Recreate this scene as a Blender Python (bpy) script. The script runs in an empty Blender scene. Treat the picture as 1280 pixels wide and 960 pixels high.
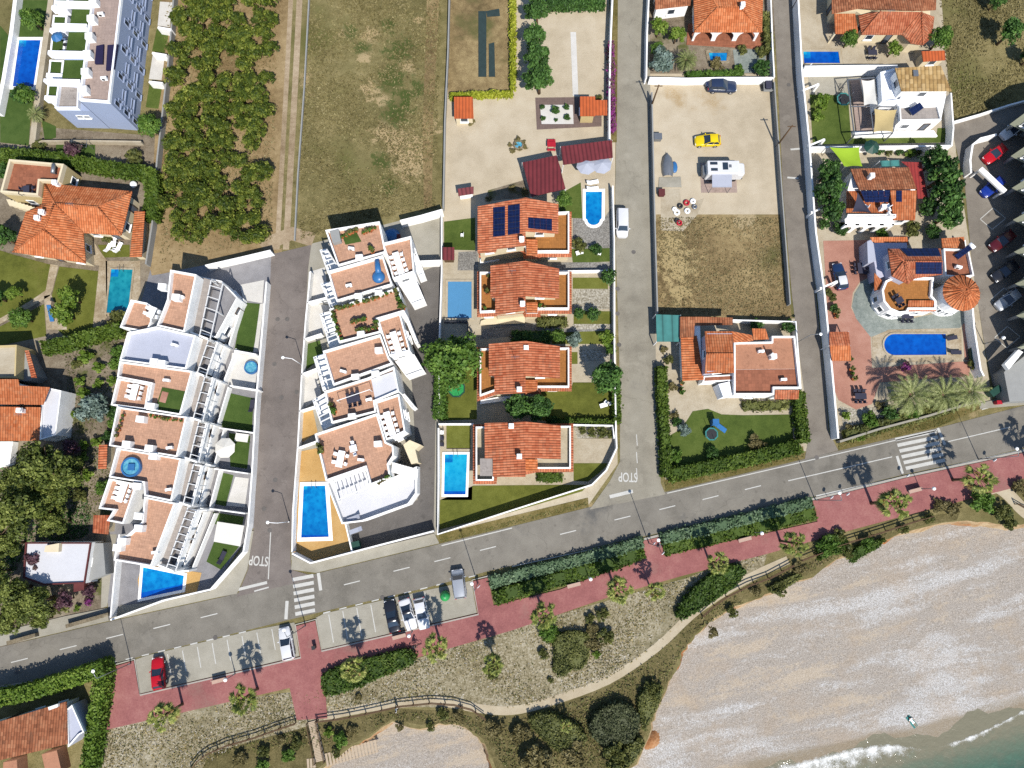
import bpy, math, random
import numpy as np
from mathutils import Vector, Matrix
random.seed(7); RNG = np.random.default_rng(7)
SC = bpy.context.scene; COL = SC.collection
R = math.radians
# ---------------------------------------------------------------- survey frame
F, CX, CY, HC, TILT = 853.3, 640.0, 480.0, 100.0, R(9.32)
_c, _s = math.cos(TILT), math.sin(TILT)
def P(x, y, z=0.0):
    """map survey coordinates (aerial grid) at height z -> world metres"""
    dx, dy = (x-CX)/F, (CY-y)/F
    yy, zz = dy*_c+_s, dy*_s-_c
    t = (HC-z)/(-zz)
    return Vector((dx*t, yy*t, z))
def PP(pts, z=0.0): return [P(a[0], a[1], z if len(a) < 3 else a[2]) for a in pts]
SUN_DIR = None
# ---------------------------------------------------------------- colour / materials
def lin(v):
    v /= 255.0
    return v/12.92 if v <= .04045 else ((v+.055)/1.055)**2.4
def C(r, g, b, k=.5): return (lin(r)*k, lin(g)*k, lin(b)*k, 1)
class NT:
    def __init__(s, name):
        s.m = bpy.data.materials.new(name); s.m.use_nodes = True
        s.t = s.m.node_tree; s.n = s.t.nodes; s.l = s.t.links
        s.b = s.n['Principled BSDF']; s.tc = s.n.new('ShaderNodeTexCoord')
    def link(s, a, b): s.l.new(a, b)
    def noise(s, scale, detail=3, rough=.55, vec=None, dist=0):
        n = s.n.new('ShaderNodeTexNoise'); n.inputs['Scale'].default_value = scale
        n.inputs['Detail'].default_value = detail; n.inputs['Roughness'].default_value = rough
        n.inputs['Distortion'].default_value = dist
        s.link(vec or s.tc.outputs['Object'], n.inputs['Vector']); return n.outputs['Fac']
    def math(s, op, a, b=None, c=None):
        n = s.n.new('ShaderNodeMath'); n.operation = op
        for i, v in enumerate((a, b, c)):
            if v is None: continue
            if isinstance(v, (int, float)): n.inputs[i].default_value = v
            else: s.link(v, n.inputs[i])
        return n.outputs[0]
    def ramp(s, fac, stops, interp='LINEAR'):
        n = s.n.new('ShaderNodeValToRGB'); n.color_ramp.interpolation = interp
        e = n.color_ramp.elements
        while len(e) < len(stops): e.new(.5)
        for i, (p, c) in enumerate(stops): e[i].position = p; e[i].color = c
        s.link(fac, n.inputs[0]); return n.outputs[0]
    def mix(s, fac, a, b, mode='MIX'):
        n = s.n.new('ShaderNodeMix'); n.data_type = 'RGBA'; n.blend_type = mode
        for i, v in ((0, fac), (6, a), (7, b)):
            if isinstance(v, (int, float)): n.inputs[i].default_value = v
            elif isinstance(v, tuple): n.inputs[i].default_value = v
            else: s.link(v, n.inputs[i])
        return n.outputs[2]
    def bump(s, h, strength=.4, dist=.05):
        n = s.n.new('ShaderNodeBump'); n.inputs['Strength'].default_value = strength
        n.inputs['Distance'].default_value = dist; s.link(h, n.inputs['Height'])
        s.link(n.outputs[0], s.b.inputs['Normal'])
    def out(s, col, rough=.85, spec=.3, metal=0):
        if isinstance(col, tuple): s.b.inputs['Base Color'].default_value = col
        else: s.link(col, s.b.inputs['Base Color'])
        s.b.inputs['Roughness'].default_value = rough
        s.b.inputs['Specular IOR Level'].default_value = spec
        s.b.inputs['Metallic'].default_value = metal
        return s.m
def mul(c, k): return (c[0]*k, c[1]*k, c[2]*k, 1)
def mottle(name, dark, mid, light, s1=.08, s2=.7, s3=6., bump=.3, rough=.9, w=(.4, .3, .3), extra=None, spots=None, cracks=None):
    t = NT(name)
    a, b, c = t.noise(s1, 3), t.noise(s2, 4, .6), t.noise(s3, 3, .7)
    f = t.math('ADD', t.math('ADD', t.math('MULTIPLY', a, w[0]), t.math('MULTIPLY', b, w[1])), t.math('MULTIPLY', c, w[2]))
    col = t.ramp(f, [(.38, dark), (.5, mid), (.62, light)])
    if extra:                                           # patches with a shape of their own (bare soil, weeds)
        for (cc, sc, lo, hi) in extra:
            col = t.mix(t.ramp(t.math('ADD', t.noise(sc, 5, .6), t.math('MULTIPLY', t.math('SUBTRACT', c, .5), .25)), [(lo, (0, 0, 0, 1)), (hi, (1, 1, 1, 1))]), col, cc)
    for (pos, rad, cc) in spots or []:                  # bare or green patches where the ground has them, ragged edges
        d = t.n.new('ShaderNodeVectorMath'); d.operation = 'DISTANCE'; t.link(t.tc.outputs['Object'], d.inputs[0]); d.inputs[1].default_value = tuple(pos)
        e = t.math('ADD', t.math('SUBTRACT', 1., t.math('DIVIDE', d.outputs['Value'], rad)), t.math('ADD', t.math('MULTIPLY', t.math('SUBTRACT', b, .5), 2.6), t.math('MULTIPLY', t.math('SUBTRACT', c, .5), 1.6)))
        col = t.mix(t.math('MULTIPLY', t.ramp(e, [(.25, (0,0,0,1)), (.55, (1,1,1,1))]), .85), col, cc)
    if cracks:                                          # cracks, wheel wear and drips
        v = t.n.new('ShaderNodeTexVoronoi'); v.feature = 'DISTANCE_TO_EDGE'; v.inputs['Scale'].default_value = .11
        wv = t.n.new('ShaderNodeVectorMath'); wv.operation = 'ADD'; nz = t.n.new('ShaderNodeTexNoise'); nz.inputs['Scale'].default_value = .5; nz.inputs['Detail'].default_value = 5
        sc = t.n.new('ShaderNodeVectorMath'); sc.operation = 'SCALE'; sc.inputs[3].default_value = 3.; t.link(t.tc.outputs['Object'], nz.inputs['Vector']); t.link(nz.outputs['Color'], sc.inputs[0])
        t.link(t.tc.outputs['Object'], wv.inputs[0]); t.link(sc.outputs[0], wv.inputs[1]); t.link(wv.outputs[0], v.inputs['Vector'])
        k = t.math('MULTIPLY', t.ramp(v.outputs['Distance'], [(.0, (1,1,1,1)), (.008, (0,0,0,1))]), t.ramp(t.noise(.06, 3), [(.42, (0,0,0,1)), (.55, (1,1,1,1))]))
        col = t.mix(t.math('MULTIPLY', k, .3), col, mul(dark, .45))
        col = t.mix(t.math('MULTIPLY', t.ramp(t.noise(.9, 2, .4), [(.68, (0,0,0,1)), (.76, (1,1,1,1))]), .4), col, mul(dark, .6))
        col = t.mix(t.math('MULTIPLY', t.ramp(t.noise(.28, 4, .6), [(.6, (0,0,0,1)), (.64, (1,1,1,1))]), .3), col, mul(light, 1.12))
    t.bump(t.math('ADD', c, t.math('MULTIPLY', b, .6)), bump, .12)
    return t.out(col, rough, .15)
def plain(name, col, var=.12, scale=1.2, rough=.7, spec=.3, metal=0, bump=0):
    t = NT(name)
    f = t.math('ADD', t.math('MULTIPLY', t.noise(scale, 5, .65), .6), t.math('MULTIPLY', t.noise(scale*7, 3), .4))
    c = t.ramp(f, [(.35, mul(col, 1-var)), (.65, mul(col, 1+var))])
    if bump: t.bump(t.noise(scale*8, 3), bump, .03)
    return t.out(c, rough, spec, metal)
def tiles(name, col, dark, light, stain, pitch=.36, rows=.5):
    """barrel roof tiles: ribs down the slope, rows across; uv in metres (u along eave, v along slope)"""
    t = NT(name)
    uv = t.n.new('ShaderNodeUVMap'); sp = t.n.new('ShaderNodeSeparateXYZ'); t.link(uv.outputs[0], sp.inputs[0])
    rib = t.math('ABSOLUTE', t.math('SINE', t.math('MULTIPLY', sp.outputs[0], math.pi/pitch)))
    row = t.math('FRACT', t.math('DIVIDE', sp.outputs[1], rows))
    h = t.math('ADD', rib, t.math('MULTIPLY', row, -.45))
    # one random tone per tile
    cell = t.n.new('ShaderNodeCombineXYZ')
    t.link(t.math('FLOOR', t.math('DIVIDE', sp.outputs[0], pitch)), cell.inputs[0])
    t.link(t.math('FLOOR', t.math('DIVIDE', sp.outputs[1], rows)), cell.inputs[1])
    wn = t.n.new('ShaderNodeTexWhiteNoise'); t.link(cell.outputs[0], wn.inputs[0])
    f = t.math('ADD', t.math('MULTIPLY', wn.outputs[0], .3), t.math('MULTIPLY', t.noise(.6, 5, .65), .7))
    c = t.ramp(f, [(.28, dark), (.5, col), (.72, light)])
    c = t.mix(t.ramp(t.noise(.35, 5, .65), [(.52, (0, 0, 0, 1)), (.72, (.55, .55, .55, 1))]), c, stain)
    oi = t.n.new('ShaderNodeObjectInfo')                # roofs of different age
    c = t.mix(1., c, t.ramp(oi.outputs['Random'], [(0, (.84, .86, .9, 1)), (.5, (1, 1, 1, 1)), (1, (1.1, 1.12, 1.12, 1))]), 'MULTIPLY')
    lich = t.ramp(t.math('ADD', t.math('MULTIPLY', t.noise(1.6, 5, .7), .6), t.math('MULTIPLY', t.noise(.22, 3), .4)), [(.53, (0, 0, 0, 1)), (.64, (1, 1, 1, 1))])
    c = t.mix(t.math('MULTIPLY', lich, .4), c, C(150, 128, 104))
    gap = t.ramp(t.math('MULTIPLY', rib, t.ramp(row, [(0, (.35, .35, .35, 1)), (.16, (1, 1, 1, 1))])), [(.0, (.5, .5, .5, 1)), (.5, (1, 1, 1, 1))])
    c = t.mix(1., c, gap, 'MULTIPLY')
    t.bump(h, .8, .09)
    return t.out(c, .85, .15)
def floor_tiles(name, col, k=.33, var=.1, grout=.8):
    t = NT(name)
    uv = t.n.new('ShaderNodeUVMap')
    b = t.n.new('ShaderNodeTexBrick'); b.offset = 0; b.inputs['Scale'].default_value = 1
    b.inputs['Brick Width'].default_value = k; b.inputs['Row Height'].default_value = k
    b.inputs['Mortar Size'].default_value = .018; b.inputs['Color1'].default_value = mul(col, 1-var)
    b.inputs['Color2'].default_value = mul(col, 1+var); b.inputs['Mortar'].default_value = mul(col, grout)
    t.link(uv.outputs[0], b.inputs['Vector'])
    f = t.math('ADD', t.math('MULTIPLY', t.noise(.5, 5, .65), .5), t.math('MULTIPLY', t.noise(3.5, 4), .5))
    c = t.mix(1., b.outputs['Color'], t.ramp(f, [(.34, (.70, .67, .66, 1)), (.44, (.95, .95, .95, 1)), (.56, (1.02, 1.02, 1.02, 1)), (.66, (1.14, 1.12, 1.1, 1))]), 'MULTIPLY')
    return t.out(c, .75, .2)
def ribbed(name, col, pitch=.35, var=.25, rough=.5):
    t = NT(name)
    uv = t.n.new('ShaderNodeUVMap'); sp = t.n.new('ShaderNodeSeparateXYZ'); t.link(uv.outputs[0], sp.inputs[0])
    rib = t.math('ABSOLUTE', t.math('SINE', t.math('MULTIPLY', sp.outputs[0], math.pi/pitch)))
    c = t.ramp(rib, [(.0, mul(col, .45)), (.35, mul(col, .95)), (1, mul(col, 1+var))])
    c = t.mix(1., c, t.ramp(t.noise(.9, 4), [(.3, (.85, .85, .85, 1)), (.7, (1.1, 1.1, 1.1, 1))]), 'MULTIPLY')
    t.bump(rib, .6, .06); return t.out(c, rough, .3)
def leafmat(name, cols, trans=.25, tone=True):
    t = NT(name)
    g = t.n.new('ShaderNodeNewGeometry'); oi = t.n.new('ShaderNodeObjectInfo')
    at = t.n.new('ShaderNodeVertexColor'); at.layer_name = 'tone'      # each clump of leaves has its own age and tone
    f = t.math('ADD', t.math('MULTIPLY', at.outputs[0], .5), t.math('ADD', t.math('MULTIPLY', g.outputs['Random Per Island'], .38), t.math('MULTIPLY', oi.outputs['Random'], .12)))
    if not tone: f = t.math('ADD', t.math('MULTIPLY', g.outputs['Random Per Island'], .8), t.math('MULTIPLY', oi.outputs['Random'], .2))
    n = len(cols)
    c = t.ramp(f, [(i/(n-1)*.9+.05, k) for i, k in enumerate(cols)])
    t.out(c, .6, .25)
    tr = t.n.new('ShaderNodeBsdfTranslucent'); t.link(c, tr.inputs[0])
    mx = t.n.new('ShaderNodeMixShader'); mx.inputs[0].default_value = trans
    o = t.n['Material Output']; t.link(t.b.outputs[0], mx.inputs[1]); t.link(tr.outputs[0], mx.inputs[2]); t.link(mx.outputs[0], o.inputs[0])
    return t.m
def watermat(name, deep, lightc, scale=1.6, k=.5, rough=.08):
    t = NT(name)
    v = t.n.new('ShaderNodeTexVoronoi'); v.feature = 'SMOOTH_F1'; v.inputs['Scale'].default_value = scale
    w = t.n.new('ShaderNodeVectorMath'); w.operation = 'ADD'
    nz = t.n.new('ShaderNodeTexNoise'); nz.inputs['Scale'].default_value = 1.3
    t.link(t.tc.outputs['Object'], nz.inputs['Vector']); t.link(t.tc.outputs['Object'], w.inputs[0]); t.link(nz.outputs['Color'], w.inputs[1]); t.link(w.outputs[0], v.inputs['Vector'])
    f = t.math('ADD', t.math('MULTIPLY', v.outputs['Distance'], .6), t.math('MULTIPLY', t.noise(.5, 3), .5))  # cell pattern paints caustic light ripples into the water colour
    c = t.ramp(f, [(.3, deep), (.75, lightc)])
    sp = t.n.new('ShaderNodeSeparateXYZ'); t.link(t.tc.outputs['Generated'], sp.inputs[0])     # the floor slopes to a deep end
    c = t.mix(1., c, t.ramp(sp.outputs[1], [(0, (.62, .74, .86, 1)), (.6, (1, 1, 1, 1)), (1, (1.25, 1.12, 1.04, 1))]), 'MULTIPLY')
    t.bump(t.noise(2.2, 3), k*.3, .05)
    return t.out(c, rough, .5)
# ---------------------------------------------------------------- mesh building
class MB:
    def __init__(s): s.v = []; s.f = []; s.mi = []; s.sm = []; s.cur = 0; s.smooth = False
    def vert(s, p): s.v.append(tuple(p)); return len(s.v)-1
    def face(s, pts):
        i = [s.vert(p) for p in pts]; s.f.append(i); s.mi.append(s.cur); s.sm.append(s.smooth)
    def grid(s, rings, close=True, cap0=False, cap1=False):
        n = len(rings[0]); idx = [[s.vert(p) for p in r] for r in rings]
        for a, b in zip(idx, idx[1:]):
            for j in range(n if close else n-1):
                k = (j+1) % n
                s.f.append([a[j], a[k], b[k], b[j]]); s.mi.append(s.cur); s.sm.append(s.smooth)
        if cap0: s.f.append(idx[0][::-1]); s.mi.append(s.cur); s.sm.append(False)
        if cap1: s.f.append(idx[-1]); s.mi.append(s.cur); s.sm.append(False)
    def prism(s, poly, z0, z1, top=True, bottom=False):
        poly = ccw(poly)
        a = [(p[0], p[1], z0) for p in poly]; b = [(p[0], p[1], z1) for p in poly]
        n = len(poly)
        for j in range(n): s.face([a[j], a[(j+1) % n], b[(j+1) % n], b[j]])
        if top: s.face(b)
        if bottom: s.face(a[::-1])
    def ring(s, poly, d, z0, z1):
        """hollow rim of thickness d inside poly"""
        o = ccw(poly); i = inset(o, d); n = len(o)
        for j in range(n):
            k = (j+1) % n
            O = lambda q, z: (q[0], q[1], z)
            s.face([O(o[j], z0), O(o[k], z0), O(o[k], z1), O(o[j], z1)])
            s.face([O(i[k], z0), O(i[j], z0), O(i[j], z1), O(i[k], z1)])
            s.face([O(o[j], z1), O(o[k], z1), O(i[k], z1), O(i[j], z1)])
    def box(s, c, sz, rz=0, M=None):
        x, y, z = sz[0]/2, sz[1]/2, sz[2]/2; ca, sa = math.cos(rz), math.sin(rz)
        q = []
        for (a, b, d) in ((-x,-y,-z),(x,-y,-z),(x,y,-z),(-x,y,-z),(-x,-y,z),(x,-y,z),(x,y,z),(-x,y,z)):
            p = Vector((a*ca-b*sa, a*sa+b*ca, d))
            if M: p = M @ p
            q.append(p+Vector(c))
        for f in ((3,2,1,0),(4,5,6,7),(0,1,5,4),(1,2,6,5),(2,3,7,6),(3,0,4,7)): s.face([q[k] for k in f])
    def bar(s, p, q, w, h=None):
        """rectangular bar from p to q"""
        p, q = Vector(p), Vector(q); h = h or w; d = (q-p)
        if d.length < 1e-6: return
        t = d.normalized(); u = t.cross(Vector((0, 0, 1)))
        u = Vector((1, 0, 0)) if u.length < 1e-4 else u.normalized()
        v = u.cross(t)
        rings = [[o+u*a*w/2+v*b*h/2 for a, b in ((-1,-1),(1,-1),(1,1),(-1,1))] for o in (p, q)]
        s.grid([r[::-1] for r in rings], True); s.face(rings[0]); s.face(rings[1][::-1])
    def tube(s, pts, rad, n=8, cap=True):
        pts = [Vector(p) for p in pts]; rr = rad if isinstance(rad, (list, tuple)) else [rad]*len(pts)
        rings = []; up = Vector((.3, .2, .93))
        for i, p in enumerate(pts):
            t = (pts[min(i+1, len(pts)-1)]-pts[max(i-1, 0)])
            t = t.normalized() if t.length > 1e-6 else Vector((0, 0, 1))
            u = t.cross(up); u = u.normalized() if u.length > 1e-3 else t.cross(Vector((1, 0, 0))).normalized()
            v = t.cross(u)
            rings.append([p+(u*math.cos(k*2*math.pi/n)+v*math.sin(k*2*math.pi/n))*rr[i] for k in range(n)])
        o = s.smooth; s.smooth = True; s.grid(rings, True, cap, cap); s.smooth = o
    def ball(s, c, r, seg=12, rings=7, sz=1, half=False):
        o = s.smooth; s.smooth = True; c = Vector(c); rr = []
        a0 = 0 if half else -math.pi/2
        for i in range(rings+1):
            a = a0+(math.pi/2-a0)*i/rings; k = max(math.cos(a), .01)
            rr.append([c+Vector((math.cos(j*2*math.pi/seg)*r*k, math.sin(j*2*math.pi/seg)*r*k, math.sin(a)*r*sz)) for j in range(seg)])
        s.grid(rr, True, True, True); s.smooth = o
    def disc(s, c, r, n=20, h=None):
        pts = [(c[0]+math.cos(k*2*math.pi/n)*r, c[1]+math.sin(k*2*math.pi/n)*r) for k in range(n)]
        if h: s.prism(pts, c[2], c[2]+h)
        else: s.face([(x, y, c[2]) for x, y in pts])
    def build(s, name, mats, parent=None, ang=0., origin=True):
        if not isinstance(mats, (list, tuple)): mats = [mats]
        v = np.array(s.v, float).reshape(-1, 3)
        if parent is not None and origin: off = np.array(root_loc(parent))
        elif parent is None and origin: off = np.array([v[:, 0].mean(), v[:, 1].mean(), v[:, 2].min()])
        else: off = np.zeros(3)
        me = bpy.data.meshes.new(name); me.from_pydata((v-off).tolist(), [], s.f)
        for m in mats: me.materials.append(m)
        me.polygons.foreach_set('material_index', s.mi); me.polygons.foreach_set('use_smooth', s.sm)
        me.update(); set_uv(me, ang)
        o = bpy.data.objects.new(name, me); COL.objects.link(o)
        if parent is not None: o.parent = parent; o.location = (off-np.array(root_loc(parent))) if origin else (0, 0, 0)
        else: o.location = off
        return o
def root_loc(o):
    l = Vector(o.location)
    while o.parent is not None: o = o.parent; l = l+Vector(o.location)
    return l
def set_uv(me, ang=0.):
    uv = me.uv_layers.new(name='UVMap'); n = len(me.loops); out = np.zeros((n, 2))
    co = np.zeros(len(me.vertices)*3); me.vertices.foreach_get('co', co); co = co.reshape(-1, 3)
    ca, sa = math.cos(ang), math.sin(ang)
    for p in me.polygons:
        nz = p.normal
        if abs(nz.z) > .995: t, b = np.array((ca, sa, 0)), np.array((-sa, ca, 0))
        else:
            tv = Vector((0, 0, 1)).cross(nz).normalized(); bv = nz.cross(tv); t, b = np.array(tv), np.array(bv)
        q = co[list(p.vertices)]
        ls = p.loop_start
        out[ls:ls+p.loop_total, 0] = q@t; out[ls:ls+p.loop_total, 1] = q@b
    uv.data.foreach_set('uv', out.ravel())
def ccw(p):
    a = sum(p[i][0]*p[(i+1) % len(p)][1]-p[(i+1) % len(p)][0]*p[i][1] for i in range(len(p)))
    return list(p) if a > 0 else list(p)[::-1]
def inset(poly, d):
    p = [Vector((q[0], q[1])) for q in ccw(poly)]; n = len(p); out = []
    for i in range(n):
        a, b, c = p[i-1], p[i], p[(i+1) % n]
        e1, e2 = (b-a).normalized(), (c-b).normalized()
        n1, n2 = Vector((-e1.y, e1.x)), Vector((-e2.y, e2.x))
        k = n1+n2; k = k/max(k.dot(n1), .35) if k.length > 1e-6 else n1
        out.append(b+k*d)
    return out
def inside(x, y, poly):
    x, y = np.asarray(x), np.asarray(y); r = np.zeros(x.shape, bool); n = len(poly)
    for i in range(n):
        x1, y1 = poly[i][0], poly[i][1]; x2, y2 = poly[i-1][0], poly[i-1][1]
        if y1 == y2: continue
        r ^= ((y1 > y) != (y2 > y)) & (x < (x2-x1)*(y-y1)/(y2-y1)+x1)
    return r
def tag(o, label=None, cat=None, group=None, kind=None):
    if label: o['label'] = label
    if cat: o['category'] = cat
    if group: o['group'] = group
    if kind: o['kind'] = kind
    return o
def empty(name, loc, label, cat, group=None, rz=0):
    o = bpy.data.objects.new(name, None); COL.objects.link(o); o.empty_display_size = .3
    o.location = loc; o.rotation_euler = (0, 0, rz); return tag(o, label, cat, group)
def copy_tree(o, parent=None):
    c = o.copy(); COL.objects.link(c); c.parent = parent
    for ch in list(o.children): copy_tree(ch, c)
    return c
def place(o, loc, rz=0, sc=1, label=None, cat=None, group=None, first=[]):
    """first call uses the prototype itself, later calls copies"""
    if o.get('_used'): n = copy_tree(o)
    else: n = o; o['_used'] = 1
    if '_used' in n and n is not o: del n['_used']
    n.location = loc; n.rotation_euler = (0, 0, rz); n.scale = (sc, sc, sc) if not isinstance(sc, tuple) else sc
    return tag(n, label, cat, group)
def sheet(name, px, z, mat, kind='structure', ang=0., zp=None):
    b = MB(); b.face([(p[0], p[1], z) for p in ccw(PP(px, z if zp is None else zp))])
    o = b.build(name, mat, None, ang, origin=False)
    return tag(o, kind=kind)
def strip(px, w, z=0):
    """polygon of a band of width w (m) along a polyline"""
    p = [Vector(P(a, b, z)[:2]) for a, b in px]; L, Rr = [], []
    for i, q in enumerate(p):
        d = (p[min(i+1, len(p)-1)]-p[max(i-1, 0)]).normalized(); n = Vector((-d.y, d.x))
        L.append(q+n*w/2); Rr.append(q-n*w/2)
    return L, Rr
def band(b, px, w, z0, z1=None, z=0, close=False):
    L, Rr = strip(px, w, z)
    for i in range(len(L)-1):
        q = [Rr[i], Rr[i+1], L[i+1], L[i]]
        if z1 is None: b.face([(p.x, p.y, z0) for p in q])
        else:
            b.face([(p.x, p.y, z1) for p in q])
            for (m, n) in ((Rr[i], Rr[i+1]), (L[i+1], L[i])): b.face([(m.x, m.y, z0), (n.x, n.y, z0), (n.x, n.y, z1), (m.x, m.y, z1)])
    if z1 is not None:
        for (m, n) in ((L[0], Rr[0]), (Rr[-1], L[-1])): b.face([(m.x, m.y, z0), (n.x, n.y, z0), (n.x, n.y, z1), (m.x, m.y, z1)])
def smooth_px(pts, n=4):
    out = []; m = len(pts)
    for i in range(m-1):
        p0, p1, p2, p3 = pts[max(i-1, 0)], pts[i], pts[i+1], pts[min(i+2, m-1)]
        for k in range(n):
            t = k/n
            out.append(tuple(.5*((2*p1[j])+(-p0[j]+p2[j])*t+(2*p0[j]-5*p1[j]+4*p2[j]-p3[j])*t*t+(-p0[j]+3*p1[j]-3*p2[j]+p3[j])*t**3) for j in (0, 1)))
    out.append(tuple(pts[-1])); return out
# ---------------------------------------------------------------- foliage
def quads(pts, nrm, size, aspect=.6, jitter=.7, rng=RNG):
    n = len(pts); nn = nrm+rng.normal(0, jitter, (n, 3)); nn /= np.linalg.norm(nn, axis=1)[:, None]+1e-9
    a = rng.normal(0, 1, (n, 3)); t = np.cross(nn, a); t /= np.linalg.norm(t, axis=1)[:, None]+1e-9
    b = np.cross(nn, t); s = (size*rng.uniform(.6, 1.35, n))[:, None]
    v = np.stack([pts-t*s-b*s*aspect*.4, pts+b*s*aspect*-1.0+t*s*.1, pts+t*s+b*s*aspect*.2, pts+b*s*aspect*1.0-t*s*.1], 1)
    return v.reshape(-1, 3)
def cloud_mesh(name, v, mat, core=None, tone=None):
    v = v.astype(float); n = len(v)//4
    if tone is None:
        q = v[::4]; tone = .5+.3*np.sin(q[:, 0]*2.3+1.7*np.sin(q[:, 1]*1.9))*np.sin(q[:, 1]*2.1+1.3*np.sin(q[:, 0]*1.4))+.18*np.sin(q[:, 0]*.5+q[:, 1]*.37)
    f = (np.arange(n*4).reshape(-1, 4)).tolist(); vv = v.tolist()
    if core:
        k = len(vv); vv += [tuple(p) for p in core.v]; f += [[i+k for i in q] for q in core.f]
    me = bpy.data.meshes.new(name); me.from_pydata(vv, [], f); me.materials.append(mat)
    ca = me.color_attributes.new('tone', 'FLOAT_COLOR', 'POINT'); tt = np.full((len(vv), 4), .3); tt[:, 3] = 1; tt[:n*4, :3] = np.repeat(np.clip(tone, 0, 1), 4)[:, None]; ca.data.foreach_set('color', tt.ravel())
    me.update(); return me
def blob_pts(c, r, n, rng=RNG, shell=.55):
    d = rng.normal(0, 1, (n, 3)); d /= np.linalg.norm(d, axis=1)[:, None]
    d[:, 2] = np.where(d[:, 2] < -.35, -d[:, 2], d[:, 2])
    k = rng.uniform(shell, 1.08, n)[:, None]
    return np.array(c)+d*np.array(r)*k, d
def crown_mesh(name, mat, R0, h0, h1, clumps, n, size, seed=1, flat=1., aspect=.6):
    """crown made of many leaf faces gathered in uneven clumps through the volume"""
    rng = np.random.default_rng(seed); zc = (h0+h1)/2; hz = (h1-h0)/2; ps, ns, ts = [], [], []; clumps = int(clumps*1.7)
    for i in range(clumps):
        a = rng.uniform(0, 2*math.pi); u = rng.uniform(0, 1)**.55; e = rng.uniform(-.5, .9)
        if i < max(3, clumps//5): u *= .4; e = rng.uniform(.55, .95)
        rr = R0*.72*u*math.sqrt(max(0, 1-(max(e, 0)*.75)**2))
        cr = R0*rng.uniform(.14, .36)
        c = (rr*math.cos(a), rr*math.sin(a), zc+e*hz*.62)
        p, d = blob_pts(c, (cr, cr, cr*flat*min(1, hz/R0*1.2)), int(n/clumps*rng.uniform(.7, 1.3)), rng)
        ps.append(p); ns.append(d); ts.append(np.full(len(p), rng.uniform(0, 1)))
    p, d = np.concatenate(ps), np.concatenate(ns)
    p[:, 2] = np.maximum(p[:, 2], h0*.75)
    return cloud_mesh(name, quads(p, d, size, aspect, .6, rng), mat, None, np.concatenate(ts))
def trunk_mesh(name, mat, h, r, limbs=5, R0=1.5, seed=1):
    rng = random.Random(seed); b = MB()
    b.tube([(0, 0, -.1), (.04, .02, h*.5), (0, .05, h)], [r*1.25, r, r*.8], 8)
    for i in range(limbs):
        a = i*2*math.pi/limbs+rng.uniform(-.4, .4); L = R0*rng.uniform(.5, .75)
        b.tube([(0, .03, h*.85), (math.cos(a)*L*.5, math.sin(a)*L*.5, h+R0*.25), (math.cos(a)*L, math.sin(a)*L, h+R0*.55)], [r*.65, r*.4, r*.15], 6)
    me = bpy.data.meshes.new(name); me.from_pydata(b.v, [], b.f); me.materials.append(mat)
    for p in me.polygons: p.use_smooth = True
    return me
def mesh_obj(name, me, parent=None):
    o = bpy.data.objects.new(name, me); COL.objects.link(o); o.parent = parent; return o
# ================================================================= materials
M = {}
TANP, GRNP = C(206,182,138), C(76,94,40)
M['field'] = mottle('dry_field_grass', C(100,94,56), C(142,131,86), C(178,163,116), .09, .8, 7, .5, w=(.3,.3,.4),
    extra=[(C(110,112,60), .05, .56, .70), (C(190,168,124), .13, .64, .72)], spots=[(P(*p), r, c) for p, r, c in
    (((466,112),2.6,TANP),((462,44),2.,TANP),((508,82),2.,TANP),((482,165),3.,TANP),((500,178),3.6,TANP),((510,205),4.,TANP),((520,190),3.,TANP),((478,125),1.8,TANP),((430,42),1.6,TANP),((455,70),1.6,TANP),((523,25),1.2,TANP),((540,160),2.,TANP),((500,62),3.6,GRNP),((490,100),3.6,GRNP),((496,142),3.4,GRNP),((453,60),1.8,GRNP),((437,41),2.,GRNP),((485,30),2.,GRNP),((508,120),2.4,GRNP),((476,202),2.,GRNP),((488,232),2.2,GRNP),((525,110),2.,GRNP))])
M['field2'] = mottle('dry_lot_grass', C(108,92,62), C(156,134,94), C(196,174,126), .1, .9, 7, .5, w=(.35,.3,.35), extra=[(C(112,110,66), .09, .58, .68)], spots=[(P(846,330), 4.5, C(204,182,132)), (P(838,300), 3., C(204,182,132)), (P(850,365), 3., C(200,178,128)), (P(930,275), 2.5, C(200,180,140))])
M['soil'] = mottle('orchard_soil', C(128,106,72), C(168,144,104), C(196,172,130), .12, 1.2, 7, .4)
M['track'] = mottle('track_dirt', C(150,128,98), C(186,164,134), C(212,192,162), .15, 1.4, 8, .4)
M['lot'] = mottle('sandy_gravel', C(200,184,156), C(220,204,176), C(232,218,192), .06, .35, 6, .25, w=(.35,.35,.3), extra=[(C(190,160,112), .05, .62, .72)])
M['asphalt'] = mottle('asphalt_main', C(126,121,111), C(148,142,131), C(162,156,144), .05, .4, 9, .2, w=(.35,.35,.3), extra=[(C(116,114,110), .12, .62, .72)], cracks=1)
M['asphalt2'] = mottle('asphalt_street', C(150,143,128), C(172,165,148), C(186,179,162), .06, .4, 9, .2, w=(.35,.35,.3), extra=[(C(146,140,128), .1, .6, .7)], cracks=1)
M['asphalt4'] = mottle('asphalt_mauve', C(120,112,106), C(141,131,124), C(156,146,138), .06, .4, 9, .2, w=(.35,.35,.3), extra=[(C(122,114,108), .1, .6, .7)], cracks=1)
M['asphalt5'] = mottle('asphalt_warm', C(132,124,114), C(152,143,131), C(166,158,146), .06, .4, 9, .2, w=(.35,.35,.3), cracks=1)
M['asphalt3'] = mottle('asphalt_dark', C(106,102,98), C(122,117,112), C(136,131,126), .08, .5, 9, .2, cracks=1)
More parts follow.
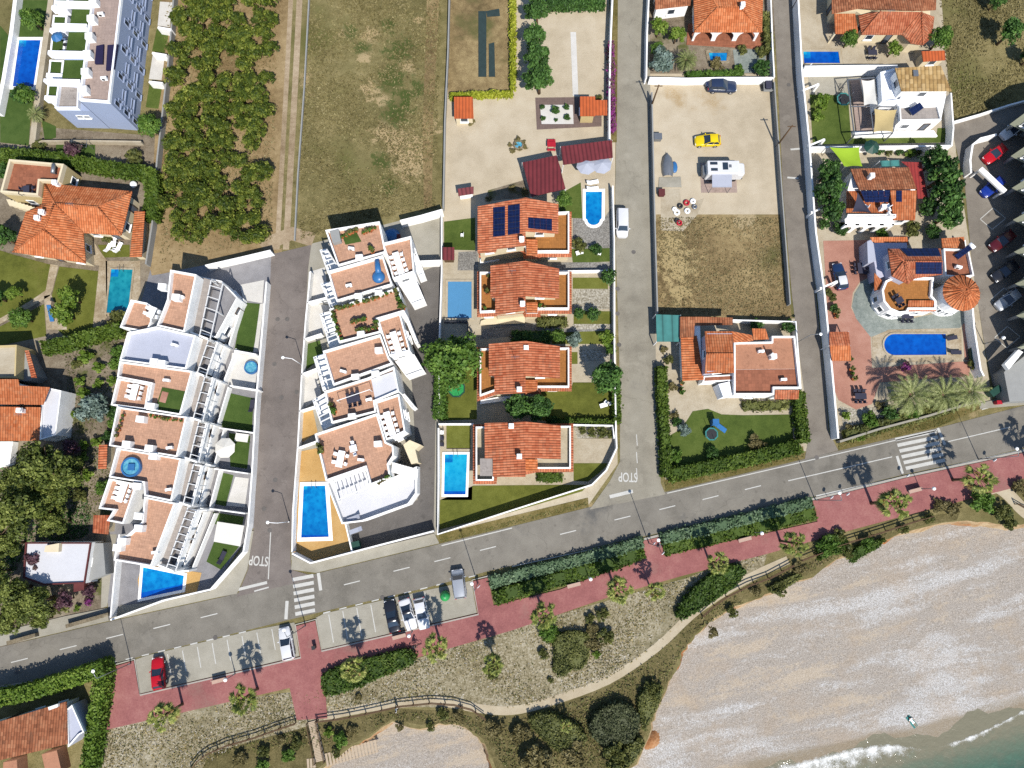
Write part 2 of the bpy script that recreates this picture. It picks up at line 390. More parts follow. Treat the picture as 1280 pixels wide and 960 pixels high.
M['concrete'] = mottle('concrete_paving', C(168,162,146), C(186,180,164), C(200,194,178), .1, .6, 7, .15)
M['concrete_grey'] = mottle('grey_paving', C(140,138,140), C(160,158,160), C(176,174,176), .1, .8, 7, .15)
M['white_patio'] = mottle('white_patio_paving', C(226,222,214), C(240,236,228), C(250,246,240), .2, .9, 6, .1)
M['red'] = mottle('red_paving', C(158,100,98), C(179,116,112), C(194,136,128), .07, .5, 5, .15, w=(.3,.35,.35), extra=[(C(164,126,116), .12, .58, .74), (C(200,172,146), .2, .70, .78)])
M['path'] = mottle('sandy_path', C(192,174,144), C(212,196,166), C(224,210,182), .12, .8, 7, .2)
M['dune'] = mottle('dune_scrub_ground', C(116,106,74), C(172,160,128), C(218,208,184), .1, 1.1, 3.6, .9, w=(.2,.3,.5), extra=[(C(108,104,66), .06, .58, .68)])
M['scrub'] = mottle('coastal_scrub_ground', C(84,78,46), C(122,112,72), C(154,140,98), .12, 1., 5, .6, w=(.3,.3,.4), extra=[(C(172,154,116), .1, .66, .72)])
M['lawn'] = mottle('lawn', C(90,96,36), C(117,121,50), C(134,138,66), .1, .7, 7, .25, extra=[(C(128,122,66), .12, .62, .74)])
M['lawn2'] = mottle('fresh_lawn', C(74,92,36), C(94,112,48), C(114,128,62), .12, .8, 7, .25, extra=[(C(108,126,52), .15, .62, .74)])
M['turf'] = mottle('artificial_turf', C(66,90,38), C(80,104,46), C(94,116,56), .15, .8, 6, .15)
M['verge'] = mottle('verge_grass', C(86,84,38), C(124,112,64), C(158,142,96), .12, 1., 5, .4)
M['gravel'] = mottle('grey_gravel', C(120,116,110), C(158,154,146), C(196,192,184), .2, 2., 4.5, .6, w=(.2,.2,.6))
M['stones'] = mottle('white_stones', C(130,120,100), C(188,180,160), C(232,226,212), .3, 2.2, 3.6, .7, w=(.15,.25,.6))
M['flag'] = mottle('flagstone', C(166,146,116), C(196,178,148), C(220,206,182), .3, 1.6, 4, .3)
M['tan_deck'] = mottle('tan_pool_deck', C(204,160,96), C(222,178,112), C(232,192,130), .1, .7, 6, .1)
M['pink_paving'] = mottle('pink_paving', C(178,126,108), C(200,146,126), C(214,164,144), .1, .6, 6, .15)
M['slate'] = mottle('green_grey_slate', C(128,138,132), C(156,164,156), C(180,186,178), .15, 1.2, 4, .3)
M['beige_paving'] = mottle('beige_paving', C(188,172,144), C(208,194,168), C(222,210,186), .15, .9, 5, .2)
M['garden_soil'] = mottle('garden_soil', C(104,92,74), C(150,136,116), C(180,168,146), .15, 1., 5, .4, extra=[(C(104,108,60), .2, .58, .68)])
M['kerb'] = plain('kerb_stone', C(196,190,178), .1, 2)
M['mark'] = plain('road_paint', C(226,224,216, .5), .1, 1.2)
M['cliff'] = mottle('ochre_cliff_earth', C(160,128,92), C(200,170,130), C(222,200,164), .3, 1.2, 5, .6, extra=[(C(186,122,74), .16, .58, .66)])
# beach: bands of sand and grey-white shingle running with the shore
def shore_uv(t):
    """metres along the shore (u) and seaward (v) from object coordinates"""
    sp = t.n.new('ShaderNodeSeparateXYZ'); t.link(t.tc.outputs['Object'], sp.inputs[0]); x, y = sp.outputs[0], sp.outputs[1]
    u = t.math('ADD', t.math('MULTIPLY', x, wd.x), t.math('MULTIPLY', y, wd.y))
    v = t.math('ADD', t.math('MULTIPLY', t.math('SUBTRACT', x, W0.x), wn.x), t.math('MULTIPLY', t.math('SUBTRACT', y, W0.y), wn.y))
    cb = t.n.new('ShaderNodeCombineXYZ'); t.link(t.math('MULTIPLY', u, .22), cb.inputs[0]); t.link(v, cb.inputs[1]); return v, cb.outputs[0]
# small slumped bank of orange earth
W0, W1 = P(965, 957, -3.0), P(1280, 884, -3.0)
wd = (W1-W0).normalized(); wn = Vector((wd.y, -wd.x, 0))         # seaward
t = NT('shingle_beach'); v, sv = shore_uv(t)
b1, b2 = t.noise(.13, 4, .55, sv, .5), t.noise(.45, 4, .6, sv, .4)
fine, mid = t.noise(6.5, 3, .8), t.noise(1.8, 4, .7)
bandf = t.math('ADD', t.math('ADD', t.math('MULTIPLY', b1, .6), t.math('MULTIPLY', b2, .4)), t.math('MULTIPLY', t.math('SUBTRACT', mid, .5), .22))
sand = t.ramp(fine, [(.3, C(180,162,140)), (.5, C(210,194,172)), (.7, C(228,214,196))])
grey = t.ramp(fine, [(.32, C(148,139,128)), (.5, C(190,179,166)), (.68, C(222,213,202))])
peb = t.ramp(fine, [(.32, C(160,155,148)), (.5, C(210,204,196)), (.64, C(250,250,250))])
col = t.mix(t.ramp(bandf, [(.40, (0,0,0,1)), (.46, (1,1,1,1))]), sand, grey)
col = t.mix(t.ramp(bandf, [(.50, (0,0,0,1)), (.58, (1,1,1,1))]), col, peb)
col = t.mix(t.math('MULTIPLY', t.ramp(t.noise(.2, 4, .6), [(.5, (0,0,0,1)), (.68, (1,1,1,1))]), .3), col, C(200,174,142))
wet = t.ramp(t.math('ADD', t.math('MULTIPLY', v, .1), t.math('MULTIPLY', b2, .3)), [(.0, (0,0,0,1)), (.1, (1,1,1,1))])
col = t.mix(t.math('MULTIPLY', wet, .72), col, C(162,144,114))
t.bump(t.math('ADD', fine, mid), .6, .15); M['beach'] = t.out(col, .9, .2)
t = NT('sea_water'); v, sv = shore_uv(t)
f = t.math('ADD', t.math('MULTIPLY', t.noise(.2, 3, .6, sv), .6), t.math('MULTIPLY', t.noise(.9, 5, .65, None, .5), .4))
col = t.ramp(f, [(.35, C(66,104,86)), (.5, C(84,120,98)), (.65, C(112,140,114))])
col = t.mix(t.ramp(t.math('ADD', t.math('MULTIPLY', v, .12), t.math('MULTIPLY', t.math('SUBTRACT', f, .5), 1.2)), [(.25, (1,1,1,1)), (.8, (0,0,0,1))]), col, C(148,142,116))
t.bump(t.noise(.9, 5, .6), .5, .25); M['sea'] = t.out(col, .12, .5)
t = NT('sea_foam')
f = t.math('ADD', t.math('MULTIPLY', t.noise(4.5, 8, .85, None, 1.2), .6), t.math('MULTIPLY', t.noise(.7, 4), .4))
t.out(C(245,245,240, .7), .7, .2)
uvn = t.n.new('ShaderNodeVertexColor'); uvn.layer_name = 'edge'
al = t.ramp(t.math('ADD', f, t.math('MULTIPLY', t.math('SUBTRACT', uvn.outputs[0], .5), .34)), [(.53, (0,0,0,1)), (.70, (1,1,1,1))]); t.link(al, t.b.inputs['Alpha']); M['foam'] = t.m
# buildings
M['white'] = plain('white_render', (.72,.71,.685,1), .14, .45, .8, .2)
M['cream'] = plain('cream_render', C(236,220,186,.62), .06, .8, .8, .2)
M['paleblue'] = plain('pale_blue_render', C(186,200,230,.5), .04, .6, .8, .2)
M['bluewhite'] = plain('white_painted_block', (.74,.75,.78,1), .05, .6, .8, .2)
M['white_shaded'] = plain('shaded_white_render', C(206,204,220,.6), .06, .8, .8)  # white walls with their bluish shade put into the colour
M['yellow'] = plain('yellow_render', C(230,206,150), .06, .8, .8)
M['greywall'] = plain('grey_render', C(176,176,172), .08, .8, .85)
M['pale_olive'] = plain('pale_olive_render', C(196,198,172,.55), .06, .8, .8, .2)
M['stonewall'] = mottle('stone_wall', C(110,98,78), C(158,144,118), C(196,182,156), .3, 1.8, 5, .5)
M['tile_red'] = tiles('red_barrel_tiles', C(222,130,90), C(190,98,64), C(240,156,116), C(182,112,80))
M['tile_orange'] = tiles('orange_barrel_tiles', C(228,134,84), C(200,108,62), C(242,158,108), C(196,116,76))
M['tile_old'] = tiles('weathered_tiles', C(196,122,84), C(152,92,62), C(222,152,110), C(130,100,78))
M['tile_tan'] = tiles('tan_roof_tiles', C(204,166,108), C(160,124,76), C(228,194,140), C(150,120,84), .6, .7)
M['terracotta'] = floor_tiles('terracotta_floor', C(220,172,142))
M['terracotta2'] = floor_tiles('ochre_floor', C(190,128,68))
M['red_floor'] = floor_tiles('red_brown_floor', C(176,112,84), .5, .15)
M['salmon'] = floor_tiles('salmon_floor', C(206,148,116), .6, .04, .92)
M['white_roof'] = plain('white_roof_coating', C(232,232,236,.55), .05, .5, .7)
M['blue_roof'] = plain('pale_blue_membrane', C(208,212,228,.5), .06, .5, .7)
M['grey_roof'] = floor_tiles('grey_roof_pavers', C(186,176,168), .6, .06)
M['mauve_floor'] = floor_tiles('mauve_floor', C(190,168,156), .5, .06)
M['maroon_metal'] = ribbed('maroon_metal_sheet', C(122,50,54), .62)
M['teal_metal'] = ribbed('teal_panel', C(78,148,142), 1.4, .08, .6)
M['red_metal'] = ribbed('red_panel_roof', C(176,66,62), .5, .08, .6)
M['orange_metal'] = ribbed('orange_shed_sheet', C(212,104,52), .5, .12, .7)
M['glass'] = plain('dark_window_glass', (.02,.03,.045,1), .2, 1, .08, .6)
M['shutter'] = plain('grey_shutter', C(120,126,136), .08, 1)
M['frame'] = plain('white_window_frame', (.75,.75,.74,1), .03, 1, .5)
M['solar'] = floor_tiles('solar_cells', C(34,48,92,.35), .5, .12, 2.2)
for n in M['solar'].node_tree.nodes:
    if n.type == 'BSDF_PRINCIPLED': n.inputs['Roughness'].default_value = .15
M['steel'] = plain('galvanised_steel', C(170,174,178), .1, 2, .4, .5, .6)
M['darkmetal'] = plain('dark_metal', (.03,.03,.035,1), .2, 2, .5, .4)
M['lampwhite'] = plain('white_lamp_globe', (.85,.84,.8,1), .02, 2, .3)
M['wood'] = plain('brown_wood', C(110,84,58), .25, 3, .8)
M['palewood'] = plain('pale_boardwalk_wood', C(214,192,164), .1, 3, .8)
M['bench'] = plain('pinkish_concrete', C(214,182,164), .08, 3, .8)
M['whitewood'] = plain('white_painted_wood', (.56,.56,.55,1), .05, 3, .6)
M['plastic_white'] = plain('white_plastic', (.8,.8,.79,1), .03, 2, .35)
M['plastic_black'] = plain('black_plastic', (.02,.02,.022,1), .2, 2, .5)
M['plastic_blue'] = plain('blue_plastic', C(64,128,190), .12, 2, .35)
M['plastic_green'] = plain('green_plastic', C(60,176,96), .25, 3, .4)
M['plastic_dkgreen'] = plain('dark_green_plastic', C(40,84,70), .15, 2, .5)
M['plastic_red'] = plain('red_plastic', C(206,44,60), .12, 2, .4)
M['purple_fabric'] = plain('purple_fabric', C(176,96,200), .1, 3, .9)
M['lime'] = plain('lime_shade_cloth', C(168,204,48), .06, 1.5, .85)
M['beige_cloth'] = plain('beige_shade_cloth', C(222,198,140), .06, 1.5, .9)
M['white_cloth'] = plain('white_shade_cloth', C(240,236,226,.6), .04, 1.5, .9)
M['grey_cloth'] = plain('pale_grey_canvas', C(196,200,214), .05, 1.5, .9)
M['crop'] = plain('black_green_crop_film', C(60,76,74), .2, 1.5, .5)
M['pad'] = floor_tiles('brown_paver_pad', C(136,116,108), .4, .08)
M['dark_cloth'] = plain('charcoal_cloth', C(66,66,84), .1, 1.5, .9)
M['navy_cloth'] = plain('navy_mat', C(44,38,84,.4), .1, 1.5, .9)
M['teal_cloth'] = plain('teal_towel', C(70,150,146), .1, 3, .9)
M['maroon_wood'] = plain('maroon_boards', C(112,54,54), .15, 2, .8)
M['pool'] = watermat('pool_water_blue', C(0,118,196,.55), C(16,158,226,.55))
M['pool_deep'] = watermat('pool_water_deep', C(0,84,190,.5), C(6,110,222,.5))
M['pool_teal'] = watermat('pool_water_teal', C(12,136,160,.5), C(44,174,190,.5))
M['pool_cover'] = plain('pool_cover_blue', C(92,160,210), .05, 1, .6)
M['pool_cyan'] = watermat('pool_water_cyan', C(10,164,216,.55), C(40,190,232,.55))
M['hottub'] = watermat('spa_water', C(70,170,206), C(150,220,236), 3)
M['pebble'] = plain('pale_pebble', C(226,218,204), .2, 4, .9)
# foliage
M['bark'] = plain('bark', C(120,98,76), .25, 4, .9, .1, 0, .5)
def LC(*cs, k=.86): return [C(*c, k) for c in cs]
M['l_orange'] = leafmat('citrus_leaves', LC((36,52,14), (64,80,24), (98,110,36), (148,152,66)))
M['l_dark'] = leafmat('dark_leaves', LC((34,56,26), (54,84,36), (78,112,50), (104,140,66)))
M['l_green'] = leafmat('green_leaves', LC((46,70,22), (68,98,34), (94,124,48), (124,150,68)))
M['l_bright'] = leafmat('bright_leaves', LC((56,80,20), (82,108,32), (108,132,46), (144,160,74)))
M['l_pine'] = leafmat('pine_needles', LC((44,52,20), (78,90,36), (112,122,54), (150,156,82)))
M['l_olive'] = leafmat('grey_green_leaves', LC((66,80,68), (98,116,104), (126,144,134), (152,168,158)))
M['l_yellow'] = leafmat('yellow_green_leaves', LC((96,106,24), (132,142,36), (162,166,52), (188,186,80)))
M['l_hedge'] = leafmat('hedge_leaves', LC((46,64,16), (64,86,24), (86,106,34), (114,132,52)))
M['l_hedge_blue'] = leafmat('bluish_hedge_leaves', LC((58,78,52), (82,106,74), (106,128,96), (134,152,122)))
M['l_ground'] = leafmat('hedge_dark_green', LC((38,62,14), (56,80,22), (76,98,32), (108,122,54)))
M['l_scrub'] = leafmat('scrub_leaves', LC((76,70,40), (104,96,58), (130,120,78), (160,148,104)))
M['l_bush'] = leafmat('olive_bush_leaves', LC((60,66,32), (86,92,46), (112,114,60), (142,142,82)))
M['l_bushdark'] = leafmat('dark_olive_leaves', LC((50,56,36), (70,76,48), (90,96,64), (116,120,84)))
M['l_dry'] = leafmat('dry_grass_blades', LC((96,84,46), (130,114,68), (164,146,96), (196,178,128)), .15)
M['l_straw'] = leafmat('straw', LC((104,94,58), (126,114,74), (148,134,92), (170,156,112), k=.6), .1)
M['l_purple'] = leafmat('bougainvillea', LC((104,34,96), (146,60,130), (90,86,40), (176,96,160)))
M['l_plum'] = leafmat('plum_leaves', LC((60,40,50), (88,58,70), (110,80,86), (70,74,50)))
M['l_palm'] = leafmat('palm_fronds', LC((60,72,24), (94,106,42), (130,138,62), (172,170,98)), .25, False)
M['l_phoenix'] = leafmat('date_palm_fronds', LC((62,74,32), (98,108,54), (134,142,84), (176,178,124)), .25, False)
M['l_drypalm'] = leafmat('dry_palm_fronds', LC((122,98,56), (158,132,78), (184,160,102)), .25, False)
# ================================================================= ground
cliff_px = [(120,1040),(330,990),(398,964),(432,938),(455,927),(472,912),(490,903),(508,909),(525,910),(548,905),(570,906),(588,914),(602,927),(609,940),(612,951),(625,985),(660,1000),(750,990),(788,962),(802,942),(810,922),(815,905),(822,886),(830,870),(836,853),(845,840),(850,828),(852,818),(860,806),(870,795),(885,780),(900,767),(925,755),(947,750),(960,741),(985,730),(1017,720),(1040,702),(1075,688),(1110,673),(1160,658),(1210,652),(1235,653),(1268,657),(1300,650),(1360,634)]
rr = random.Random(3)
cl = []
for i, (x, y) in enumerate(smooth_px(cliff_px, 3)): cl.append((x+rr.uniform(-1.6, 1.6), y+rr.uniform(-1.6, 1.6)))
top = [P(x, y, 0) for x, y in cl]
top = [Vector((-190, -95, 0))]+top+[Vector((260, 10, 0))]
b = MB(); b.face([tuple(p) for p in ccw([Vector((-190, 240, 0))]+top+[Vector((260, 240, 0))])])
g = b.build('ground', M['field'], origin=False); tag(g, kind='structure')
def beach_z(p): return max(-5.5, -3.0-.055*((Vector((p[0], p[1], 0))-Vector((W0.x, W0.y, 0))).dot(wn)))
b = MB(); rows = []
for i in range(181):
    row = []
    for j in range(131):
        x = -75+i*1.5; y = 5-j*1.1
        z = min(beach_z((x, y)), -.75)+.05*math.sin(x*.35+y*.2)*math.sin(y*.3-x*.13)+.03*math.sin(x*1.1-y*.7)
        row.append((x, y, z))
    rows.append(row)
b.smooth = True; b.grid(rows, close=False); o = b.build('beach', M['beach'], origin=False); tag(o, kind='structure')
b = MB(); b.smooth = True; n = len(top); r1, r2, r3 = [], [], []
for i, p in enumerate(top):
    d = (top[min(i+1, n-1)]-top[max(i-1, 0)]).normalized(); q = Vector((d.y, -d.x, 0))
    r1.append(p+Vector((0, 0, -.002))); m_ = p+q*(.15+rr.uniform(0, .25)); m_.z = -.6+rr.uniform(-.2, .2); r2.append(m_)
    e = p+q*(.45+rr.uniform(0, .5)); e.z = min(beach_z(e), -.75)-.15; r3.append(e)
b.grid([r1, r2, r3], close=False); o = b.build('cliff_edge', M['cliff'], origin=False); tag(o, kind='structure')
b = MB(); q0 = W0-wd*260; q1 = W0+wd*320
b.face([(q0+wn*-9).to_tuple()[:2]+(-3.0,), (q0+wn*200).to_tuple()[:2]+(-3.0,), (q1+wn*200).to_tuple()[:2]+(-3.0,), (q1+wn*-9).to_tuple()[:2]+(-3.0,)])
o = b.build('sea', M['sea'], origin=False); tag(o, kind='structure')
def foam_band(lo, hi, n=8):
    """grid between a shoreward and a seaward line; vertex colour 'edge' thins the foam out to seaward"""
    A_, B_ = PP(smooth_px(lo, 5), -2.96), PP(smooth_px(hi, 5), -2.96); rows, cols = [], []
    for k in range(n+1):
        f = k/n; rows.append([a.lerp(c, f) for a, c in zip(A_, B_)]); cols.append(min(1, 1.05-f*.85) if k else .55)
    b = MB(); b.grid(rows, close=False); o = b.build('sea_foam', M['foam'], origin=False)
    ca = o.data.color_attributes.new('edge', 'FLOAT_COLOR', 'POINT'); w_ = len(rows[0])
    for k in range(n+1):
        for i in range(w_):
            e = cols[k]*min(1, .35+3*min(i, w_-1-i)/w_); ca.data[k*w_+i].color = (e, e, e, 1)
    return o
o = foam_band([(915,969),(955,960),(1000,951),(1040,941),(1075,934),(1105,930),(1135,932),(1160,938)], [(925,1010),(960,1005),(1000,998),(1045,985),(1085,972),(1115,962),(1140,954),(1162,942)])
tag(o, 'white foam of the breaking wave at the foot of the shingle beach', 'foam', kind='stuff')
o = foam_band([(1160,937),(1195,926),(1225,915),(1255,900),(1285,884),(1310,870)], [(1162,942),(1197,936),(1228,924),(1258,908),(1288,892),(1312,880)], 4)
tag(o, 'thin foam line along the waterline at the right edge', 'foam', kind='stuff')
b = MB(); b.smooth = True; rows = []; c0 = P(817,931,-1.2)
for i in range(17):
    rows.append([(c0.x-1.5+.2*i+rr.uniform(-.06,.06), c0.y-1.7+.2*j+.05*i, beach_z((c0.x, c0.y))-.25+1.1*max(0, math.sin(math.pi*i/16)*math.sin(math.pi*j/16))**1.3*(1.25-.05*i)+rr.uniform(-.08,.08)) for j in range(17)])
M['ochre'] = mottle('orange_earth', C(158,108,68), C(190,136,92), C(208,168,128), .4, 1.6, 5, .6)
b.grid(rows, close=False); o = b.build('cliff_slump', M['ochre'], origin=False); tag(o, kind='structure')
# ---- land cover sheets
sheet('orchard_ground', [(205,-60),(375,-60),(352,318),(340,316),(236,335),(190,345),(186,330)], .012, M['soil'])
sheet('dirt_track', [(362,-60),(386,-60),(378,120),(368,250),(364,308),(346,312),(350,200),(358,80)], .02, M['field'])
b = MB()
for off, w in ((-5.5, .75), (5.5, .95)):
    band(b, [(372+off,-60),(366+off,60),(360+off,170),(355+off,260),(352+off,312)], w, .028)
band(b, [(330,312),(345,300),(365,292),(392,300)], 2.2, .031)
o = b.build('dirt_track_ruts', M['track'], origin=False); tag(o, kind='structure')
sheet('field_path', [(535,-60),(552,-60),(546,60),(541,160),(540,260),(530,262),(528,160),(532,50)], .016, M['field2'])
sheet('plot_allotment', [(560,-60),(640,-60),(640,120),(560,118)], .014, M['field2'])
sheet('plot_gravel_yard', [(556,110),(770,110),(768,300),(555,300)], .012, M['lot'])
sheet('plot_petanque', [(642,-60),(760,-60),(764,125),(642,125)], .018, M['lot'])
sheet('sand_lot', [(811,92),(968,92),(976,270),(822,280),(816,270)], .014, M['lot'])
sheet('dry_lot', [(820,268),(976,268),(990,402),(822,392)], .016, M['field2'])
sheet('villa_plots_left', [(-60,150),(195,170),(190,330),(150,470),(130,770),(-60,830)], .008, M['garden_soil'])
sheet('rear_lot_right', [(1170,-80),(1400,-80),(1400,140),(1190,155)], .010, M['field'])
sheet('villa_plots_right', [(996,-60),(1175,-60),(1195,190),(1240,500),(1050,552),(1010,300)], .008, M['beige_paving'])
sheet('garden_plot_mid', [(816,400),(1002,398),(1015,562),(832,602)], .010, M['beige_paving'])
sheet('garden_plots_red_houses', [(548,262),(768,232),(772,580),(735,632),(548,672)], .009, M['beige_paving'])
sheet('terrace_row_plot', [(152,340),(345,310),(330,640),(262,742),(136,775),(132,700)], .007, M['concrete_grey'])
sheet('terrace_row_plot_east', [(388,305),(552,262),(548,668),(440,700),(364,700),(378,400)], .007, M['concrete'])
sheet('north_gardens', [(806,-60),(968,-60),(968,97),(812,97)], .010, M['garden_soil'])
# dunes south of the promenade
sheet('dune_ground', [(118,905),(340,868),(409,860),(640,785),(860,722),(900,706),(960,690),(950,722),(905,746),(865,772),(820,815),(760,855),(690,880),(640,892),(545,884),(495,884),(407,900),(300,935),(235,975),(130,975)], .010, M['dune'])
sheet('coastal_scrub', [(240,985),(262,942),(320,925),(405,903),(495,886),(545,888),(595,892),(640,896),(690,884),(760,858),(822,812),(866,772),(905,750),(940,728),(1000,700),(1060,682),(1160,645),(1200,640),(1196,650),(1160,655),(1110,669),(1040,698),(1017,715),(960,737),(925,751),(900,763),(868,793),(848,820),(842,838),(827,868),(811,905),(798,942),(785,960),(750,985),(660,996),(628,982),(616,950),(604,924),(588,911),(570,903),(525,906),(490,899),(455,923),(432,934),(398,960),(330,988)], .012, M['scrub'])
b = MB(); pw = smooth_px([(404,896),(450,886),(495,880),(545,876),(595,885),(640,888),(690,876),(760,850),(820,810),(865,768),(905,740),(945,718),(985,700)], 4)
band(b, pw, 1.15, .024); o = b.build('sandy_path', M['path'], origin=False); tag(o, kind='structure')
b = MB(); band(b, smooth_px([(1212,602),(1240,606),(1258,616),(1282,640),(1310,655)], 4), 1.9, .026)
o = b.build('beach_access_path', M['path'], origin=False); tag(o, kind='structure')
sheet('beach_access_apron', [(1222,596),(1258,590),(1262,612),(1240,618),(1218,606)], .022, M['path'])
# ---- roads
UP = [(-300,878),(-60,822),(0,809),(136,777),(275,747),(395,717),(549,680),(640,658),(737,634),(832,615),(960,585),(1046,564),(1172,535),(1280,507),(1380,480),(1700,392)]
LO = [(1700,450),(1380,535),(1280,560),(1225,573),(1130,593),(1012,622),(825,666),(640,707),(610,714),(532,735),(405,764),(320,785),(185,818),(132,832),(0,869),(-60,884),(-300,944)]
sheet('main_road', UP+LO, .030, M['asphalt'])
sheet('side_street_west', [(339,318),(389,306),(385,337),(382,400),(376,480),(371,562),(363,690),(364,712),(398,722),(296,746),(310,712),(317,660),(324,537),(324,480),(330,390),(338,347)], .034, M['asphalt4'])
sheet('access_lane', [(497,350),(552,330),(548,420),(545,500),(542,666),(437,694),(431,655),(522,625),(520,575),(515,480),(500,400)], .020, M['asphalt3'])
sheet('access_forecourt', [(500,282),(552,268),(552,326),(500,326)], .024, M['concrete'])
sheet('side_street_mid', [(768,-80),(810,-80),(812,40),(813,120),(816,240),(819,360),(820,480),(826,604),(832,618),(737,637),(762,602),(775,577),(775,480),(770,320),(769,240),(771,120)], .034, M['asphalt2'])
sheet('street_verge', [(762,-80),(773,-80),(772,60),(771,178),(764,178),(763,60)], .038, M['verge'])
sheet('side_street_east', [(962,-80),(992,-80),(1000,100),(1007,240),(1020,370),(1032,480),(1036,540),(1048,563),(1006,574),(1012,540),(1004,480),(990,370),(979,240),(972,100)], .034, M['asphalt5'])
sheet('parking_court_east', [(1188,155),(1340,110),(1340,480),(1262,500),(1246,505),(1232,440),(1215,330),(1206,230)], .022, M['asphalt5'])
# ---- promenade, pavements (raised by a kerb)
b = MB()
PROM = [(133,836),(167,826),(174,868),(375,821),(369,783),(394,776),(401,813),(597,767),(590,727),(610,722),(617,757),(700,737),(806,697),(804,676),(826,671),(830,694),(960,666),(1022,652),(1016,626),(1130,598),(1225,578),(1282,565),(1380,540),(1500,508),(1500,556),(1380,580),(1282,606),(1160,637),(1055,665),(960,692),(852,720),(765,745),(640,788),(406,855),(409,898),(371,900),(362,860),(222,892),(125,914)]
b.prism(PP(PROM, .12), 0, .12); o = b.build('promenade', M['red'], origin=False); tag(o, kind='structure')
b = MB()
band(b, [(132,834),(168,824),(175,869),(376,822),(369,781),(395,774),(402,814),(598,768),(590,725),(611,720)], .18, 0, .135, .13)
band(b, [(805,674),(825,669),(1016,624),(1130,596),(1225,576),(1282,563),(1380,538)], .3, 0, .135, .13)
o = b.build('promenade_kerb', M['kerb'], origin=False); tag(o, kind='structure')
b = MB()
b.prism(PP([(136,776),(150,757),(200,752),(262,739),(300,690),(311,662),(317,664),(309,712),(296,742),(275,746)], .12), 0, .12)
b.prism(PP([(364,712),(365,694),(388,705),(437,692),(543,667),(549,679),(395,716)], .12), 0, .12)
b.prism(PP([(0,802),(0,790),(82,770),(134,760),(136,776),(0,808)], .12), 0, .12)
b.prism(PP([(-60,818),(-60,800),(0,790),(0,808)], .12), 0, .12)
b.prism(PP([(1225,511),(1225,504),(1282,490),(1282,506)], .12), 0, .12)
o = b.build('pavement', M['concrete'], origin=False); tag(o, kind='structure')
sheet('road_verge_west', [(549,679),(548,668),(640,645),(735,622),(736,634),(640,657)], .040, M['verge'])
sheet('road_verge_mid', [(832,614),(830,600),(900,586),(1004,558),(1006,573),(960,584)], .040, M['verge'])
sheet('road_verge_east', [(1048,563),(1048,550),(1130,530),(1222,504),(1226,511),(1172,534)], .040, M['verge'])
sheet('parking_bays', [(168,825),(185,819),(320,787),(368,778),(374,820),(175,867)], .036, M['concrete'])
sheet('parking_bays_north', [(395,772),(405,767),(532,738),(589,726),(596,766),(402,812)], .036, M['concrete'])
# ---- painted markings
b = MB(); mz = .046
def dash(a, c, w=.14): band(b, [a, c], w, mz)
for x, y in ((14,828),(75,812),(133,798),(192,785.5),(251,772)):
    dash((x,y),(x+21,y-5.2))
for (x, y) in ((430,731),(492,714),(543,702),(600,688),(700,668),(768,650),(824,637),(878,624.5),(931,612)): dash((x,y),(x+20,y-5))
dash((985,601),(1115,571)); dash((1185,552),(1262,534)); dash((1280,529),(1330,515))
for i in range(9): dash((137+i*20.2, 829-i*4.7),(146+i*20.2, 826.8-i*4.7), .16)
for i in range(10): dash((404+i*20.2, 766.5-i*5),(413+i*20.2, 764.2-i*5), .16)
dash((0,806.5),(135,774.5)); dash((276,745),(296,740)); dash((552,682),(640,660)); dash((834,616.5),(960,587.5)); dash((960,587.5),(1172,538)); dash((1227,512),(1300,492))
dash((825,668),(1010,624)); dash((640,708),(800,673.5)); dash((1020,620),(1280,562), .2)
for i in range(9): dash((191+i*18.6+0, 822-i*4.5),(195.5+i*18.6, 848-i*4.5), .13)
for i in range(4): dash((411+i*17.5, 768-i*4.1),(417+i*17.5, 803-i*4.3), .13)
for x0, y0 in ((493,750),(513,745.5),(531,740.5)): dash((x0,y0),(x0+5,y0+29), .13)
for i in range(7): dash((365+i*.7, 716+i*8.6),(391.5+i*.4, 711+i*8.6), .5) if i else None      # crossing by the west street
for i in range(6): dash((1119+i*2.6, 549.5+i*7.2),(1170+i*2.2, 539+i*7.2), .5)
dash((359,751),(357.5,774), .45); dash((398,716),(401,738), .45)
dash((1121,570),(1128,592), .4); dash((1172,535),(1181,556), .4)
dash((297,737),(334,728), .4); dash((762,621),(791,614), .5); dash((338.5,664),(335.5,724), .14)
for y0 in (543,565,585): dash((795.5,y0),(796.5,y0+14), .12)
dash((318,739),(336,734),.2)
# parking boxes on the east court
for (x, y) in ((1225,274),(1239,374),(1243,422)):
    q = [(x,y),(x+16,y-14),(x+32,y-1),(x+15,y+13)]
    for k in range(4): dash(q[k], q[(k+1) % 4], .12)
dash((988,187),(1000,186), .3); dash((984,222),(998,223), .3)
o = b.build('road_markings', M['mark'], origin=False); tag(o, kind='structure')
def text_mark(px, size, rz):
    cu = bpy.data.curves.new('stop_lettering', 'FONT'); cu.body = 'STOP'; cu.size = size; cu.align_x = 'CENTER'; cu.align_y = 'CENTER'; cu.extrude = .002; cu.offset = .02
    tmp = bpy.data.objects.new('tmp', cu); COL.objects.link(tmp)
    dg = bpy.context.evaluated_depsgraph_get(); me = bpy.data.meshes.new_from_object(tmp.evaluated_get(dg))
    bpy.data.objects.remove(tmp)
    for v in me.vertices: v.co.x *= .92; v.co.y *= 1.5
    me.materials.clear(); me.materials.append(M['mark'])
    o = mesh_obj('stop_lettering', me); o.location = P(*px, .05); o.rotation_euler = (0, 0, rz); return tag(o, kind='structure')
text_mark((323.5,700.5), 1.25, R(176)); text_mark((785,596), 1.25, R(178))
